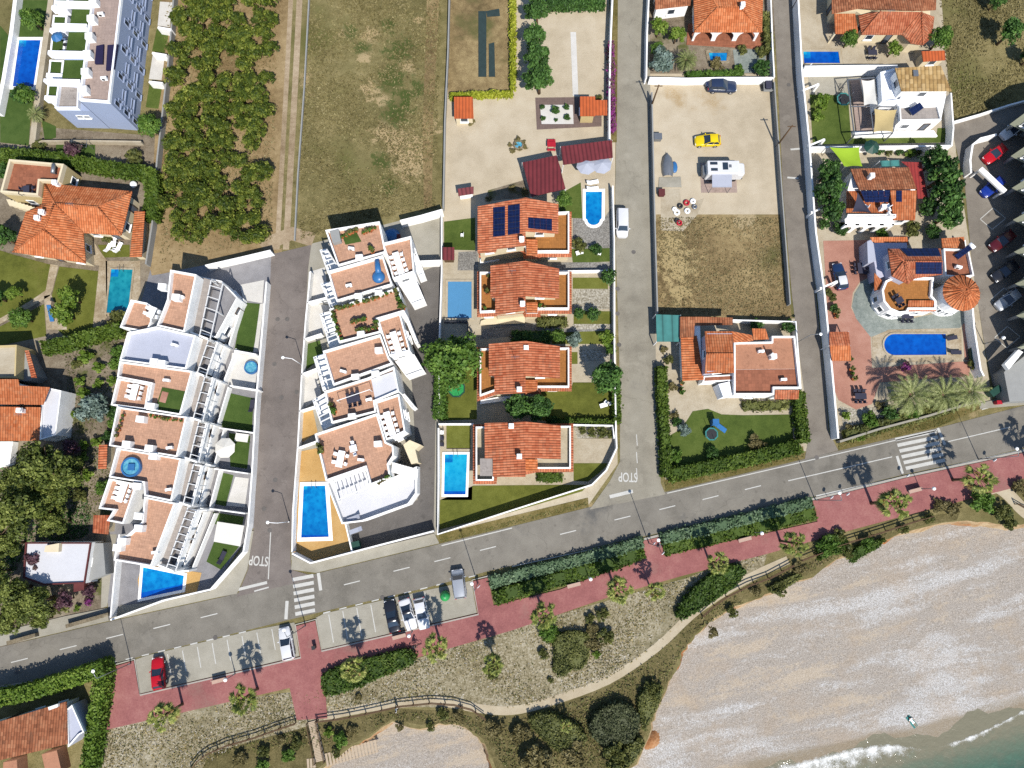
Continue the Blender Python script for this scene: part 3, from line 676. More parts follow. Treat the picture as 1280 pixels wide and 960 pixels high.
# manhole covers and patches
b = MB()
for (x, y) in ((347,399),(359,399),(343,455),(352,497),(371,490),(344,600),(330,636),(337,663),(792,315),(772,361),(772,392),(774,431),(986,106),(1021,572),(21,840),(269,797),(478,747),(1060,580)):
    b.disc(P(x, y, .05), .33, 14)
o = b.build('manhole_covers', M['asphalt3'], origin=False); tag(o, kind='structure')
# ================================================================= lawns and garden surfaces
def lawns(name, mat, z, *polys):
    b = MB()
    for p in polys: b.face([tuple(q) for q in ccw(PP(p, z))])
    o = b.build(name, mat, origin=False); return tag(o, kind='structure')
lawns('villa_lawn', M['lawn'], .03, [(-40,300),(16,318),(60,330),(72,333),(62,365),(0,404),(-40,425)], [(74,333),(123,339),(116,412),(80,420),(60,400),(64,372)], [(0,408),(55,380),(58,420),(0,432),(-40,440),(-40,425)], [(122,306),(162,306),(162,321),(130,322)])
lawns('apartment_lawn', M['turf'], .03, [(18,0),(62,0),(52,60),(45,110),(38,150),(36,182),(0,178),(0,110),(12,48)], [(52,150),(70,158),(70,172),(56,176)], [(70,178),(119,180),(119,196),(70,196)])
lawns('terrace_garden_lawn', M['turf'], .03, [(304,378),(328,380),(316,440),(293,437)], [(286,491),(317,498),(315,539),(276,534)], [(286,541),(313,545),(309,586),(288,583)], [(279,591),(292,594),(282,633),(269,630)], [(266,640),(305,646),(302,660),(268,655)], [(258,702),(268,676),(299,683),(276,712)], [(384,430),(400,425),(404,446),(378,466)])
lawns('solar_house_lawn', M['lawn2'], .03, [(555,277),(594,272),(594,313),(555,312)], [(704,240),(726,228),(728,273),(700,272),(698,248)], [(714,311),(762,310),(762,327),(716,329)])
lawns('red_house_lawn', M['lawn'], .03, [(716,347),(760,347),(760,361),(716,361)], [(717,389),(764,389),(764,406),(717,406)], [(671,396),(709,396),(709,407),(671,407)], [(690,415),(762,413),(763,430),(690,430)], [(552,440),(596,440),(596,524),(550,526)], [(714,440),(722,440),(722,455),(714,455)], [(675,488),(714,486),(716,478),(765,478),(766,524),(675,526)])
lawns('corner_house_lawn', M['lawn'], .03, [(558,532),(588,532),(588,561),(558,561)], [(717,579),(762,579),(748,592),(735,602),(717,601)], [(550,625),(592,607),(700,606),(735,606),(728,614),(640,640),(549,662)])
lawns('terraced_villa_lawn', M['lawn2'], .03, [(838,600),(836,545),(852,536),(866,514),(885,511),(902,518),(930,519),(990,518),(992,560),(930,582)])
lawns('white_house_lawn', M['lawn2'], .03, [(1012,117),(1060,120),(1064,172),(1170,172),(1172,160),(1186,160),(1188,178),(1016,181)])
lawns('allotment_lawn', M['turf'], .026, [(0,32),(12,46),(6,100),(0,100)])
lawns('villa_pink_paving', M['pink_paving'], .03, [(1029,301),(1088,300),(1090,345),(1075,352),(1066,366),(1064,385),(1072,400),(1088,418),(1090,460),(1200,452),(1212,452),(1212,470),(1100,478),(1090,505),(1070,512),(1048,500),(1040,480)], [(1203,405),(1212,402),(1216,450),(1206,450)])
lawns('villa_slate_terrace', M['slate'], .034, [(1076,354),(1092,345),(1105,360),(1130,400),(1206,385),(1208,400),(1200,410),(1110,412),(1100,420),(1088,421),(1070,398),(1065,383),(1068,367)])
lawns('pool_surround', M['flag'], .038, [(1090,421),(1112,412),(1184,411),(1202,412),(1202,452),(1090,453)], [(132,326),(175,326),(176,378),(160,395),(133,395)], [(28,318),(110,330),(124,332),(123,340),(116,408),(122,412),(134,396),(134,326),(122,310),(116,300),(110,312)], [(1004,62),(1052,60),(1054,81),(1004,82)])
lawns('flagstone_path', M['flag'], .042, [(63,330),(73,332),(66,362),(62,370),(40,383),(0,405),(-30,420),(-30,412),(0,398),(38,376),(57,363)], [(55,370),(64,368),(70,385),(78,388),(84,412),(58,412)])
lawns('grey_gravel_bed', M['gravel'], .034, [(573,315),(597,314),(598,338),(572,338)], [(716,273),(727,273),(754,275),(764,260),(764,310),(716,311)], [(690,328),(763,328),(763,337),(690,340)], [(604,412),(640,404),(690,404),(690,412),(764,406),(764,413),(690,416),(600,424)])
lawns('white_stone_bed', M['stones'], .036, [(716,362),(764,361),(764,386),(716,388)], [(723,437),(765,437),(762,450),(728,452)], [(717,533),(768,533),(769,548),(722,548)], [(1050,508),(1070,512),(1100,508),(1180,510),(1180,520),(1056,546)], [(716,405),(764,405),(764,411),(716,412)])
lawns('stone_driveway', M['beige_paving'], .036, [(717,548),(768,547),(769,577),(717,578)])
lawns('pool_terrace', M['beige_paving'], .030, [(553,342),(598,342),(598,425),(553,425)], [(549,560),(592,560),(590,625),(549,625)])
lawns('tan_pool_terrace', M['tan_deck'], .030, [(372,565),(396,560),(408,600),(422,625),(433,655),(440,688),(388,702),(366,690)], [(178,706),(185,706),(252,716),(246,740),(175,750),(172,725)], [(375,516),(391,512),(397,540),(373,556)])
lawns('white_garden_terrace', M['white_patio'], .032, [(300,356),(330,350),(328,379),(304,375)], [(290,441),(324,446),(318,489),(285,484)], [(294,596),(311,598),(306,634),(283,632)], [(386,340),(406,334),(412,380),(384,377)], [(384,378),(412,382),(404,424),(380,420)], [(379,470),(396,465),(402,494),(376,514)], [(325,380),(330,379),(322,440),(317,440)])
lawns('grey_side_paving', M['concrete_grey'], .030, [(150,705),(172,706),(166,751),(146,757)], [(186,345),(216,340),(212,376),(185,368)])
lawns('arch_house_forecourt', M['red_floor'], .030, [(860,30),(960,30),(960,62),(858,56)])
lawns('green_court', M['slate'], .032, [(916,62),(958,62),(956,90),(920,92)])
lawns('vegetable_soil', M['garden_soil'], .03, [(610,238),(655,225),(662,246),(606,252)])
lawns('brown_terrace_pad', M['pad'], .03, [(669,122),(752,121),(752,158),(671,162)])
lawns('white_pebble_bed', M['white_patio'], .045, [(675,131),(716,131),(717,155),(677,155)])
lawns('petanque_border', M['white_patio'], .04, [(713,40),(720,40),(723,120),(716,120)], [(682,8),(754,8),(754,14),(684,14)])
lawns('driveway_panel', M['concrete'], .036, [(1010,92),(1085,92),(1082,119),(1012,118)])
lawns('side_alley', M['concrete'], .016, [(134,668),(146,668),(140,706),(134,758),(126,760),(128,704)])
# ================================================================= pools
def pool(label, px, mat, rim=.45, cop=None, deep=None, steps=False, grp=None):
    root = empty('swimming_pool', P(sum(p[0] for p in px)/len(px), sum(p[1] for p in px)/len(px), .03), label, 'pool', grp)
    poly = [Vector(p[:2]) for p in PP(px, .1)]
    out = inset(poly, -rim)
    b = MB(); b.ring(out, rim, .03, .14); b.build('coping', cop or M['white'], root)
    b = MB(); b.face([(p.x, p.y, .075) for p in ccw(poly)]); b.build('water', mat, root)
    if len(poly) == 4:                                   # entry steps seen through the water at one corner
        a, c, d4 = poly[0], poly[1], poly[3]; u = (c-a).normalized(); w_ = (d4-a).normalized()
        for k in range(3):
            q = [a, a+u*(.55+.3*k), a+u*(.55+.3*k)+w_*(.55+.3*k), a+w_*(.55+.3*k)]; b = MB(); b.face([(p.x, p.y, .0785-.001*k) for p in ccw(q)]); b.build('step', [M['pool_cyan'], M['pool'], M['pool']][k] if mat is not M['pool_cover'] else mat, root)
    if deep:
        b = MB(); b.face([(p[0], p[1], .079) for p in ccw(PP(deep, .08))]); b.build('deep_end', M['pool_deep'], root)
    if steps:
        b = MB(); a, c = poly[0], poly[1]
        d = (c-a).normalized(); n = Vector((d.y, -d.x))
        mid = a+d*(c-a).length*.5
        for s in (-.3, .3):
            q = mid+d*s; b = MB(); b.tube([(q.x-n.x*.4, q.y-n.y*.4, .14), (q.x-n.x*.3, q.y-n.y*.3, .75), (q.x+n.x*.1, q.y+n.y*.1, .85), (q.x+n.x*.35, q.y+n.y*.35, .1)], .03, 6); b.build('ladder_rail', M['steel'], root)
    return root
pool('deep blue rectangular pool with white rim beside the long white apartment block', [(24,50),(51,50),(42,109),(16,108)], M['pool_deep'], .5)
pool('teal rectangular pool in stone surround beside the orange roofed villa', [(139,336.5),(166,337),(160,391),(133,391)], M['pool_teal'], .25, M['flag'], None, True)
pool('bright blue pool at the southern end of the western terraced row, by the main road', [(179,709),(230,719.5),(228,737),(176,748)], M['pool'], .4, None, [(176.5,741),(229,730),(228,737),(176,748)])
pool('large blue trapezoid pool on a tan deck beside the west street', [(379.5,607.5),(406.5,607),(411,671),(376.5,672)], M['pool'], .55, None, [(376.8,668.5),(410.8,668.5),(411,671),(376.5,672)], True)
pool('pool under a pale blue winter cover behind a red roofed house', [(560,352),(589.5,352),(589.5,397.5),(559.5,397.5)], M['pool_cover'], .35, M['beige_paving'])
pool('cyan rectangular pool with white rim at the corner house by the main road', [(556,568),(584,568),(582,618),(555,618)], M['pool_cyan'], .35, None, [(555.2,614),(582.2,614),(582,618),(555,618)], True)
rp = [(732,239.5),(752.5,239.5),(752,273)]+[(742+8*math.cos(a), 275+6.5*math.sin(a)) for a in [i*math.pi/8 for i in range(0, 9)]]+[(732,273)]
pool('blue pool with rounded end on the gravel of the solar panel house', rp, M['pool'], .45)
pool('blue pool beneath the white boundary wall at the cream house with arched windows', [(1004,64.5),(1048,64.5),(1050,79),(1005,79)], M['pool_deep'], .4, M['beige_paving'])
bp = [(1118,417.5),(1182,417.5),(1183,443.5),(1118,444)]+[(1118+(-13)*math.cos(a), 430.7-13.2*math.sin(a)) for a in [-math.pi/2+i*math.pi/10 for i in range(1, 10)]]
pool('large deep blue pool with one rounded end at the round tower villa', bp, M['pool_deep'], .25, M['beige_paving'], None, False)
pool('small dark blue ornamental pond before the house with three arches', [(886,66),(909,66),(908,76),(888,76)], M['pool'], .5, M['stonewall'])
# ================================================================= walls and fences
def wall(label, px, h=1.6, t=.22, mat='white', name='boundary_wall', cat='wall', grp=None, cap=None):
    b = MB(); band(b, px, t, 0, h, h)
    o = b.build(name, M[mat]); tag(o, label, cat, grp, 'thing')
    if cap:
        c = MB(); band(c, px, t+.1, h+.003, h+.07, h); c.build('coping', M[cap], o)
    return o
wall('tall pale wall along the east edge of the middle street behind the red roofed houses', [(766,-10),(763,60),(762,120),(762,176)], 2., .25, 'white')
wall('low white wall between the garden plots and the middle street', [(766,232),(768,300),(768,420),(770,540),(771,560),(758,588),(740,606),(640,638),(547,668),(548,600),(548,535)], 1.5, .2, 'white')
wall('white garden wall dividing two red roofed houses on the north side of the corner house', [(548,530),(592,530)], 1.3, .2, 'white')
wall('short white garden wall with planting behind by the street corner', [(716,531),(766,532),(768,548)], 1.3, .2, 'white')
wall('white wall around the covered pool garden', [(552,262),(552,340),(549,430),(549,520)], 1.4, .2, 'white')
wall('low white wall at the solar house gravel garden', [(690,339),(764,338)], 1., .2, 'white')
wall('dry block wall beside the sandy yard and the brown field', [(562,-20),(560,60),(556,150),(554,260)], 1.1, .22, 'greywall')
wall('low concrete kerb wall along the dirt track and the brown field', [(387,-20),(380,110),(372,220),(368,300)], .45, .2, 'greywall')
wall('stone wall on the east side of the orchard next to the apartment gardens', [(218,-20),(212,60),(203,140),(196,200),(190,280),(182,330)], 1.3, .25, 'greywall')
wall('white wall across the top of the side gate plot at the sandy parking lot', [(812,97),(860,98),(905,97),(966,97)], 1.7, .22, 'white')
wall('pale wall on the west side of the sandy parking lot along the street', [(812,-20),(809,40),(808,97)], 1.8, .22, 'white')
wall('grey wall on the west edge of the dry grass lot', [(815,115),(818,250),(822,392)], 1.5, .2, 'greywall')
wall('thin grey wall on the east edge of the sandy lot by the side street', [(968,102),(977,230),(988,380)], 1.2, .18, 'greywall')
wall('wall of the three arch house towards the eastern side street', [(963,-20),(966,60),(968,96)], 1.5, .2, 'white')
wall('white wall behind the orange towered house', [(915,400),(995,402),(1001,486)], 1.4, .2, 'white')
wall('long blue shaded white wall on the east side of the eastern street', [(997,-20),(1003,92),(1012,180),(1020,290),(1030,360),(1040,460),(1048,548)], 2.1, .25, 'white')
wall('tall white wall between the pool of the cream house and the modern white house', [(1006,83),(1085,82),(1122,82)], 2.6, .25, 'white')
wall('white garden wall south of the modern white house', [(1014,184),(1100,183),(1190,182)], 1.7, .22, 'white')
wall('white wall between the modern house and the parking court', [(1189,116),(1192,160),(1190,182)], 1.8, .22, 'white')
wall('low white wall running diagonally at the north edge of the parking court', [(1190,153),(1225,143),(1262,131),(1300,121)], .8, .25, 'white')
wall('blue shaded wall on the east of the round tower villa beside the parking court', [(1206,300),(1214,360),(1218,410),(1226,462),(1230,470)], 1.9, .25, 'white')
wall('grey roadside wall at the foot of the three date palms', [(1050,552),(1100,536),(1160,520),(1222,501)], 1.2, .3, 'concrete')
wall('curved white wall around the corner of the parking court planter', [(1246,168),(1226,173),(1216,181),(1213,200),(1214,216)], 1.6, .3, 'white')
wall('white wall along the gardens of the western terraced row and the street', [(333,352),(327,420),(320,500),(315,590),(310,655),(304,690),(263,737),(203,751),(138,775)], 1.7, .22, 'white')
wall('white wall on the west side of the pool apartments along the alley', [(149,668),(144,708),(138,772)], 1.5, .18, 'white')
wall('white patterned wall between the pool terrace and the west street', [(388,339),(382,400),(377,470),(372,560),(366,640),(365,690)], 1.6, .2, 'white')
wall('white wall at the pool terrace corner on the main road', [(365,692),(388,704),(438,691),(542,664)], 1.9, .22, 'white')
wall('thin white wall between the tan pool deck and the garage court', [(422,628),(432,656),(440,690)], 1.6, .18, 'white')
wall('white end wall across the access lane forecourt', [(524,327),(551,326)], 2.2, .3, 'white')
wall('pale blue shaded wall at the north of the access forecourt', [(500,276),(525,270),(553,262)], 2.4, .25, 'white')
wall('white wall north of the western terraced row with dark gate shadow', [(256,332),(300,322),(338,313)], 2., .22, 'white')
for i, (px, lab) in enumerate((([(287,482),(324,488)], 'first'), ([(274,535),(316,541)], 'second'), ([(268,586),(310,592)], 'third'), ([(262,636),(306,642)], 'fourth'), ([(293,438),(320,443)], 'northern'))):
    wall('white party wall, the %s between the small gardens of the western terraced row' % lab, px, 1.6, .18, 'white', 'garden_wall')
for px, lab in (([(384,378),(411,371)], 'between the two northern white patios of the eastern row'), ([(380,424),(402,417)], 'north of the small green patio of the eastern row'), ([(376,468),(400,459)], 'south of the small green patio of the eastern row'), ([(374,514),(396,507)], 'between the white and the tan patio of the eastern row'), ([(372,560),(397,551)], 'at the head of the tan pool deck')):
    wall('white wall '+lab, px, 1.6, .18, 'white', 'garden_wall')
wall('pale wall on the south of the white apartment block', [(36,184),(52,176),(118,176),(176,177)], 1., .25, 'beige_paving')
wall('long beige wall between the blue pool lawn and the terraced flats', [(66,-20),(58,40),(48,110),(40,180)], .9, .9, 'beige_paving', 'retaining_wall')
wall('white wall at the western edge of the pool lawn', [(20,-10),(14,40),(4,100),(-4,140)], 1.3, .6, 'white')
wall('stone wall at the gate between road and pine garden', [(8,804),(44,794)], .9, .5, 'stonewall')
wall('stone wall along the roadside below the low white roof', [(82,783),(135,768)], .9, .5, 'stonewall')
wall('weathered wall on the west end of the red promenade', [(131,838),(127,880),(122,918),(118,965)], 1.2, .35, 'stonewall')
wall('low ochre wall at the roadside north of the hedge house', [(-20,862),(60,850),(130,832)], .7, .2, 'greywall')
def rail_fence(label, px, h=1.1, step=2.2, mat='wood', name='rail_fence', rails=2):
    """post and rail fence: > posts, rails"""
    pts = [P(x, y, 0) for x, y in px]
    root = empty(name, pts[0], label, 'fence')
    b = MB()
    for a, c in zip(pts, pts[1:]):
        for k in range(rails):
            z = h*(1-.45*k)
            b.bar((a.x, a.y, z), (c.x, c.y, z), .1, .1)
    b.build('rail', M[mat], root)
    L = 0; nxt = 0; np_ = 0
    for a, c in zip(pts, pts[1:]):
        d = (c-a).length
        while nxt <= L+d and np_ < 60:
            q = a+(c-a)*((nxt-L)/d); b = MB(); b.tube([(q.x, q.y, -.3), (q.x, q.y, h+.08)], .08, 6); b.build('post', M[mat], root); nxt += step; np_ += 1
        L += d
    return root
rail_fence('brown wooden rail fence curving down the western dune to the boardwalk', [(240,962),(250,949),(262,940),(285,930),(320,920),(345,911),(372,902)])
rail_fence('brown wooden rail fence along the sandy path east of the boardwalk', [(398,900),(430,896),(460,890),(500,881),(540,877),(568,879),(590,885),(607,897)])
rail_fence('dark wooden rail fence along the upper end of the sandy path', [(877,769),(890,757),(905,746),(935,731),(960,722),(990,706)])
rail_fence('long wooden rail fence between the promenade and the beach scrub', [(1000,700),(1047,681),(1100,665),(1130,655),(1162,645)])
rail_fence('wooden rail fence by the path at the east end of the beach', [(1268,630),(1280,637),(1300,646)])
rail_fence('dark metal gate fence at the side of the covered pool', [(556,404),(585,404),(585,424)], 1.2, 1.2, 'darkmetal', 'metal_fence', 3)
# boardwalk with ramps
root = empty('boardwalk', P(393,930,0), 'pale timber boardwalk with railings leading from the red promenade to the beach', 'boardwalk')
b = MB(); n = 26
A0, A1, B0, B1 = P(385,903,.14), P(396,900,.14), P(395,953,.1), P(407,950,.1)
for i in range(n):
    f0, f1 = i/n, (i+.86)/n
    q = [A0.lerp(B0, f0), A1.lerp(B1, f0), A1.lerp(B1, f1), A0.lerp(B0, f1)]
    b.prism([(p.x, p.y) for p in q], .04, .16)
b.build('deck', M['palewood'], root)
for a, c, w in (((407,950),(471,934), 1.7), ((395,953),(340,960), 1.2)):
    b = MB(); pa, pc = P(*a, 0), P(*c, 0); d = (pc-pa); L = d.length; d.normalize(); nn = Vector((-d.y, d.x, 0)); m = int(L/.42)
    for i in range(m):
        q = pa+d*(i+.5)*L/m; zz = .1-1.1*(i/m)*.6
        b.box((q.x, q.y, zz), (.3, w, .09), math.atan2(d.y, d.x))
    b.bar(tuple(pa+nn*w*.42+Vector((0,0,.02))), tuple(pc+nn*w*.42+Vector((0,0,-.66))), .12); b.bar(tuple(pa-nn*w*.42+Vector((0,0,.02))), tuple(pc-nn*w*.42+Vector((0,0,-.66))), .12)
    b.build('ramp', M['palewood'], root)
for s in (0, 1):
    b = MB(); p, q = (A0, B0) if not s else (A1, B1)
    for z in (.65, 1.1): b.bar((p.x, p.y, z), (q.x, q.y, z), .08)
    for i in range(5): r_ = p.lerp(q, i/4); b.bar((r_.x, r_.y, 0), (r_.x, r_.y, 1.15), .1)
    b.build('railing', M['wood'], root)
# ================================================================= buildings
def bld(label, px, name='house', cat='house', grp=None):
    c = P(*px, 0); return empty(name, c, label, cat, grp)
def window(root, p, q, t, zc, w, h, door=False, fm='frame', gm='glass'):
    p, q = Vector((p[0], p[1], 0)), Vector((q[0], q[1], 0)); d = (q-p).normalized(); n = Vector((d.y, -d.x, 0))
    c = p+(q-p)*t; c.z = zc; a = math.atan2(d.y, d.x)
    b = MB(); fr = .09
    for s in (-1, 1):
        b.box(tuple(c+d*s*(w/2)+n*.03), (fr, .12, h+fr), a); b.box(tuple(c+n*.03+Vector((0, 0, s*h/2))), (w-fr, .115, fr), a)
    if not door: b.box(tuple(c+n*.09+Vector((0, 0, -h/2-.09))), (w+.25, .26, .07), a)
    o = b.build('door' if door else 'window', M[fm], root)
    b = MB(); b.box(tuple(c+n*.012), (w-fr, .03, h-fr), a)
    if w > 1.3: b.box(tuple(c+n*.02), (.06, .06, h-fr), a)
    b.build('pane', M[gm], o)
def walls(root, px, z, z0=0, mat='white', ins=0., win=True, floors=None, name='wall', gap=2.9, minlen=2.2, ww=1.15, top=True):
    poly = [Vector(p[:2]) for p in PP(px, z)]
    poly = inset(poly, ins) if ins else [Vector(p) for p in ccw(poly)]
    b = MB(); b.prism(poly, z0, z, top); o = b.build(name, M[mat], root)
    if win:
        fl = floors or [f for f in (0, 2.75, 5.3) if f+2.3 < z and f >= z0-.3]
        n = len(poly)
        for i in range(n):
            p, q = poly[i], poly[(i+1) % n]; d = q-p; L = d.length
            nn = Vector((d.y, -d.x)); mid = (p+q)/2
            if L < minlen or nn.dot(-mid)/max(mid.length*L, 1e-6) < .12: continue
            k = max(1, int(L/gap))
            for f in fl:
                for j in range(k):
                    dr = f == 0 and j == k//2 and k > 1
                    window(root, p, q, (j+.5)/k, f+(1.1 if dr else 1.5), 1. if dr else ww, 2.1 if dr else 1.15, dr, 'frame' if not dr else 'wood', 'glass' if not dr else 'shutter')
    return poly
def floor(root, px, z, mat, ins=.2, name='terrace_floor', ang=0., dz=.012):
    poly = inset([Vector(p[:2]) for p in PP(px, z)], ins)
    b = MB(); b.face([(p.x, p.y, z+dz) for p in poly]); return b.build(name, M[mat], root, ang)
def parapet(root, px, z, h=.85, t=.2, mat='white', ins=0., name='parapet'):
    poly = [Vector(p[:2]) for p in PP(px, z)]
    if ins: poly = inset(poly, ins)
    b = MB(); b.ring(poly, t, z-.003, z+h); return b.build(name, M[mat], root)
def roof(root, faces, mat, th=.16, name='roof', ridge=True, rmat=None):
    key = lambda p: (round(p[0], 2), round(p[1], 2), round(p[2], 2))
    b = MB(); edges = {}
    F3 = []
    for f in faces:
        pts = PP(f)
        nz = sum((pts[i].x*pts[(i+1) % len(pts)].y-pts[(i+1) % len(pts)].x*pts[i].y) for i in range(len(pts)))
        if nz < 0: pts = pts[::-1]; f = f[::-1]
        F3.append((f, pts)); b.face(pts)
        for i in range(len(f)): edges.setdefault(frozenset((key(f[i]), key(f[(i+1) % len(f)]))), []).append((pts[i], pts[(i+1) % len(f)]))
    dn = Vector((0, 0, -th))
    for f, pts in F3: b.face([p+dn for p in pts][::-1])
    for k, e in edges.items():
        if len(e) == 1: p, q = e[0]; b.face([p+dn, q+dn, q, p])
    o = b.build(name, M[mat], root)
    if ridge:
        b = MB()
        for k, e in edges.items():
            if len(e) == 2: p, q = e[0]; b.tube([p+Vector((0, 0, .03)), q+Vector((0, 0, .03))], .13, 6)
        if b.v: b.build('ridge_tiles', M[rmat or mat], o)
    return o
def gable(A, B, Cc, D, R1, R2, ze, zr):
    """A-B and D-C are the eaves; ridge R1 (between A and D) to R2 (between B and C)"""
    z = lambda p, h: (p[0], p[1], h)
    return [[z(A, ze), z(B, ze), z(R2, zr), z(R1, zr)], [z(Cc, ze), z(D, ze), z(R1, zr), z(R2, zr)]]
def chimney(o, px, z, h=1., s=.55, mat='white'):
    p = P(*px, z); b = MB(); b.box((p.x, p.y, z+h/2-.3), (s, s, h+.6)); b.box((p.x, p.y, z+h+.06), (s+.18, s+.18, .1))
    for sx in (-1, 1): b.box((p.x+sx*s*.3, p.y, z+h+.2), (.09, s, .22))
    b.box((p.x, p.y, z+h+.35), (s+.1, s+.1, .08)); b.build('chimney', M[mat], o)
def pergola(root, q, z, n, zb, mat='whitewood', long=2, bw=.13, name='pergola'):
    """beams across a quad a-b (inner edge) / d-c (outer edge)"""
    a, bb, c, d = PP(q, z); b = MB()
    for i in range(n):
        f = (i+.5)/n; b.bar(a.lerp(bb, f), d.lerp(c, f), bw, .16)
    for i in range(long):
        f = i/max(long-1, 1); p, r_ = a.lerp(d, f), bb.lerp(c, f); b.bar((p.x, p.y, z-.17), (r_.x, r_.y, z-.17), bw*1.2, .18)
    if zb is not None:
        for p in (a, bb, c, d, c.lerp(d, .5)): b.bar((p.x, p.y, zb), (p.x, p.y, z-.26), .16)
    return b.build(name, M[mat], root)
def slab(root, px, z0, z1, mat, name='slab', pz=None):
    b = MB(); b.prism(PP(px, pz if pz is not None else z1), z0, z1, True, z0 > .3); return b.build(name, M[mat], root)
def panels(root, q, nx, ny, name='solar_panel', lift=.1, zq=None):
    a, b_, c, d = [P(*p) for p in q]; nrm = (b_-a).cross(d-a).normalized(); nrm = nrm if nrm.z > 0 else -nrm
    for j in range(ny):
        for i in range(nx):
            f = lambda u, v: a.lerp(b_, u).lerp(d.lerp(c, u), v)+nrm*lift
            e = .012
            pts = [f((i+e*nx*.5)/nx, (j+e*ny*.5)/ny), f((i+1-e*nx*.5)/nx, (j+e*ny*.5)/ny), f((i+1-e*nx*.5)/nx, (j+1-e*ny*.5)/ny), f((i+e*nx*.5)/nx, (j+1-e*ny*.5)/ny)]
            if (pts[1]-pts[0]).cross(pts[2]-pts[0]).z < 0: pts = pts[::-1]
            b = MB(); b.face(pts); lo = [p-nrm*.05 for p in pts]
            b.cur = 1
            for k in range(4): b.face([lo[k], lo[(k+1) % 4], pts[(k+1) % 4], pts[k]])
            b.cur = 0; b.build(name, [M['solar'], M['steel']], root)
# ---------------------------------------------------------------- western terraced row (six units)
ZT, Z1 = 5.8, 2.9
def terraced(label, core, mat, west=None, wmat=None, perg=None, balc=None, steps=2, floor_ang=-.15, grp='terraced houses of the western row', low=None, stair=None, nper=6, outer=None):
    root = bld(label, (sum(p[0] for p in core)/len(core), sum(p[1] for p in core)/len(core)), 'terraced_house', 'house', grp)
    walls(root, core, ZT, 0, 'white', .03, False)
    floor(root, core, ZT, mat, .22, 'terrace_floor', floor_ang)
    parapet(root, core, ZT, .8, .2, 'white', .03)
    if west:
        walls(root, west, ZT-.35, 0, 'white', .03, False, name='west_wing')
        floor(root, west, ZT-.35, wmat or 'terracotta', .22, 'wing_floor', floor_ang); parapet(root, west, ZT-.35, .75, .2, 'white', .03, 'wing_parapet')
    if perg:
        A2, B2, C2, D2 = perg; mid = lambda p, q: (p[0]+(q[0]-p[0])*.48, p[1]+(q[1]-p[1])*.48)
        pergola(root, [mid(A2, D2), mid(B2, C2), C2, D2], ZT-.3, max(3, nper-3), Z1, bw=.09)
        slab(root, [A2, B2, mid(B2, C2), mid(A2, D2)], Z1, ZT-1.6, 'grey_roof', 'upper_terrace')
    if balc:
        walls(root, balc, Z1, 0, 'white', .03, True, [0], 'porch', 2.6, 2.2, 1.4)
        floor(root, balc, Z1, 'concrete_grey', .2, 'balcony_floor', floor_ang); parapet(root, balc, Z1, .85, .16, 'white', .03, 'balcony_parapet')
    if outer:
        a, b_, c, d = [Vector(p[:2]) for p in PP(outer, 1.3)]
        for f0, f1, h in ((.93, 1., 1.3), (.45, .51, 2.1)):
            b = MB(); b.prism([a.lerp(d, f0), b_.lerp(c, f0), b_.lerp(c, f1), a.lerp(d, f1)], 0, h); b.build('step_parapet', M['white'], root)
        e0, e1 = P(*core[2], ZT) if False else P(*outer[1], 2.2), P(*outer[2], 1.6); w_ = Vector((0, .22, 0))
        b = MB(); b.prism([e0-w_, e1-w_, e1+w_*.2, e0+w_*.2], 0, 2.6); b.build('party_wall', M['white'], root)
        m0 = P(*perg[1], ZT-.2); m1 = P(*perg[2], ZT-.9)
        b = MB(); b.prism([m0-w_, m1-w_, m1+w_*.2, m0+w_*.2], 0, ZT-.4); b.build('party_wall', M['white'], root)
    if stair:
        for s in stair:
            p = P(*s, ZT); b = MB(); b.prism([(p.x-.55, p.y-.4), (p.x+.55, p.y-.5), (p.x+.6, p.y+.4), (p.x-.5, p.y+.5)], ZT+.012, ZT+1.15); b.build('vent_block', M['white'], root)
    return root
GW = 'terraced houses of the western row'
terraced('northernmost house of the western white terraced row with long terracotta roof deck', [(216,339),(249,345),(234,417),(199,409),(206,392),(212,376)], 'terracotta',
    [(167,376),(187,380),(193,384),(193,404),(187,417),(153,411)], 'terracotta', [(250,346),(237,414),(262,424),(278,354)], [(251,347),(238,414),(274,425),(303,373),(296,397),(304,372),(280,353)][:0] or [(251,347),(238,414),(273,424),(300,374),(280,353)], outer=[(280,353),(263,424),(286,434),(305,374)], stair=[(224,374),(207,361)], nper=8)
terraced('western row house with pale blue white painted roof deck', [(163,417),(199,409.5),(234,417.5),(248,420.5),(236,463),(153,452)], 'blue_roof', None, None, [(249,422),(236,461),(257,470),(272,428)], [(250,422),(237,461),(262,469),(276,428)], outer=[(274,427),(258,470),(280,478),(296,436)], stair=[(206,456),(197,454)], nper=5)
terraced('western row house with a green turf patch and red rug on its roof deck', [(153,452.5),(236,463.5),(244,465),(229,520),(186,513),(192,481),(150,473)], 'terracotta', [(150,473.5),(191,481),(185.5,513),(142,507.5)], 'terracotta', [(244,469),(230,519),(253,526),(268,473)], [(245,469),(231,519),(256,526),(270,473)], outer=[(269,473),(254,526),(272,531),(286,484)], stair=[(193,509)], nper=7)
terraced('western row house with plain terracotta deck and row of pots on its north parapet', [(150,509),(229,520.5),(237,521.5),(225,572),(140,558)], 'terracotta', None, None, [(237,525),(226,570),(248,577),(260,529)], [(238,525),(227,570),(251,577),(262,529)], outer=[(261,529),(249,577),(268,582),(281,535)], stair=[(180,525),(163,556),(191,561)], nper=7)
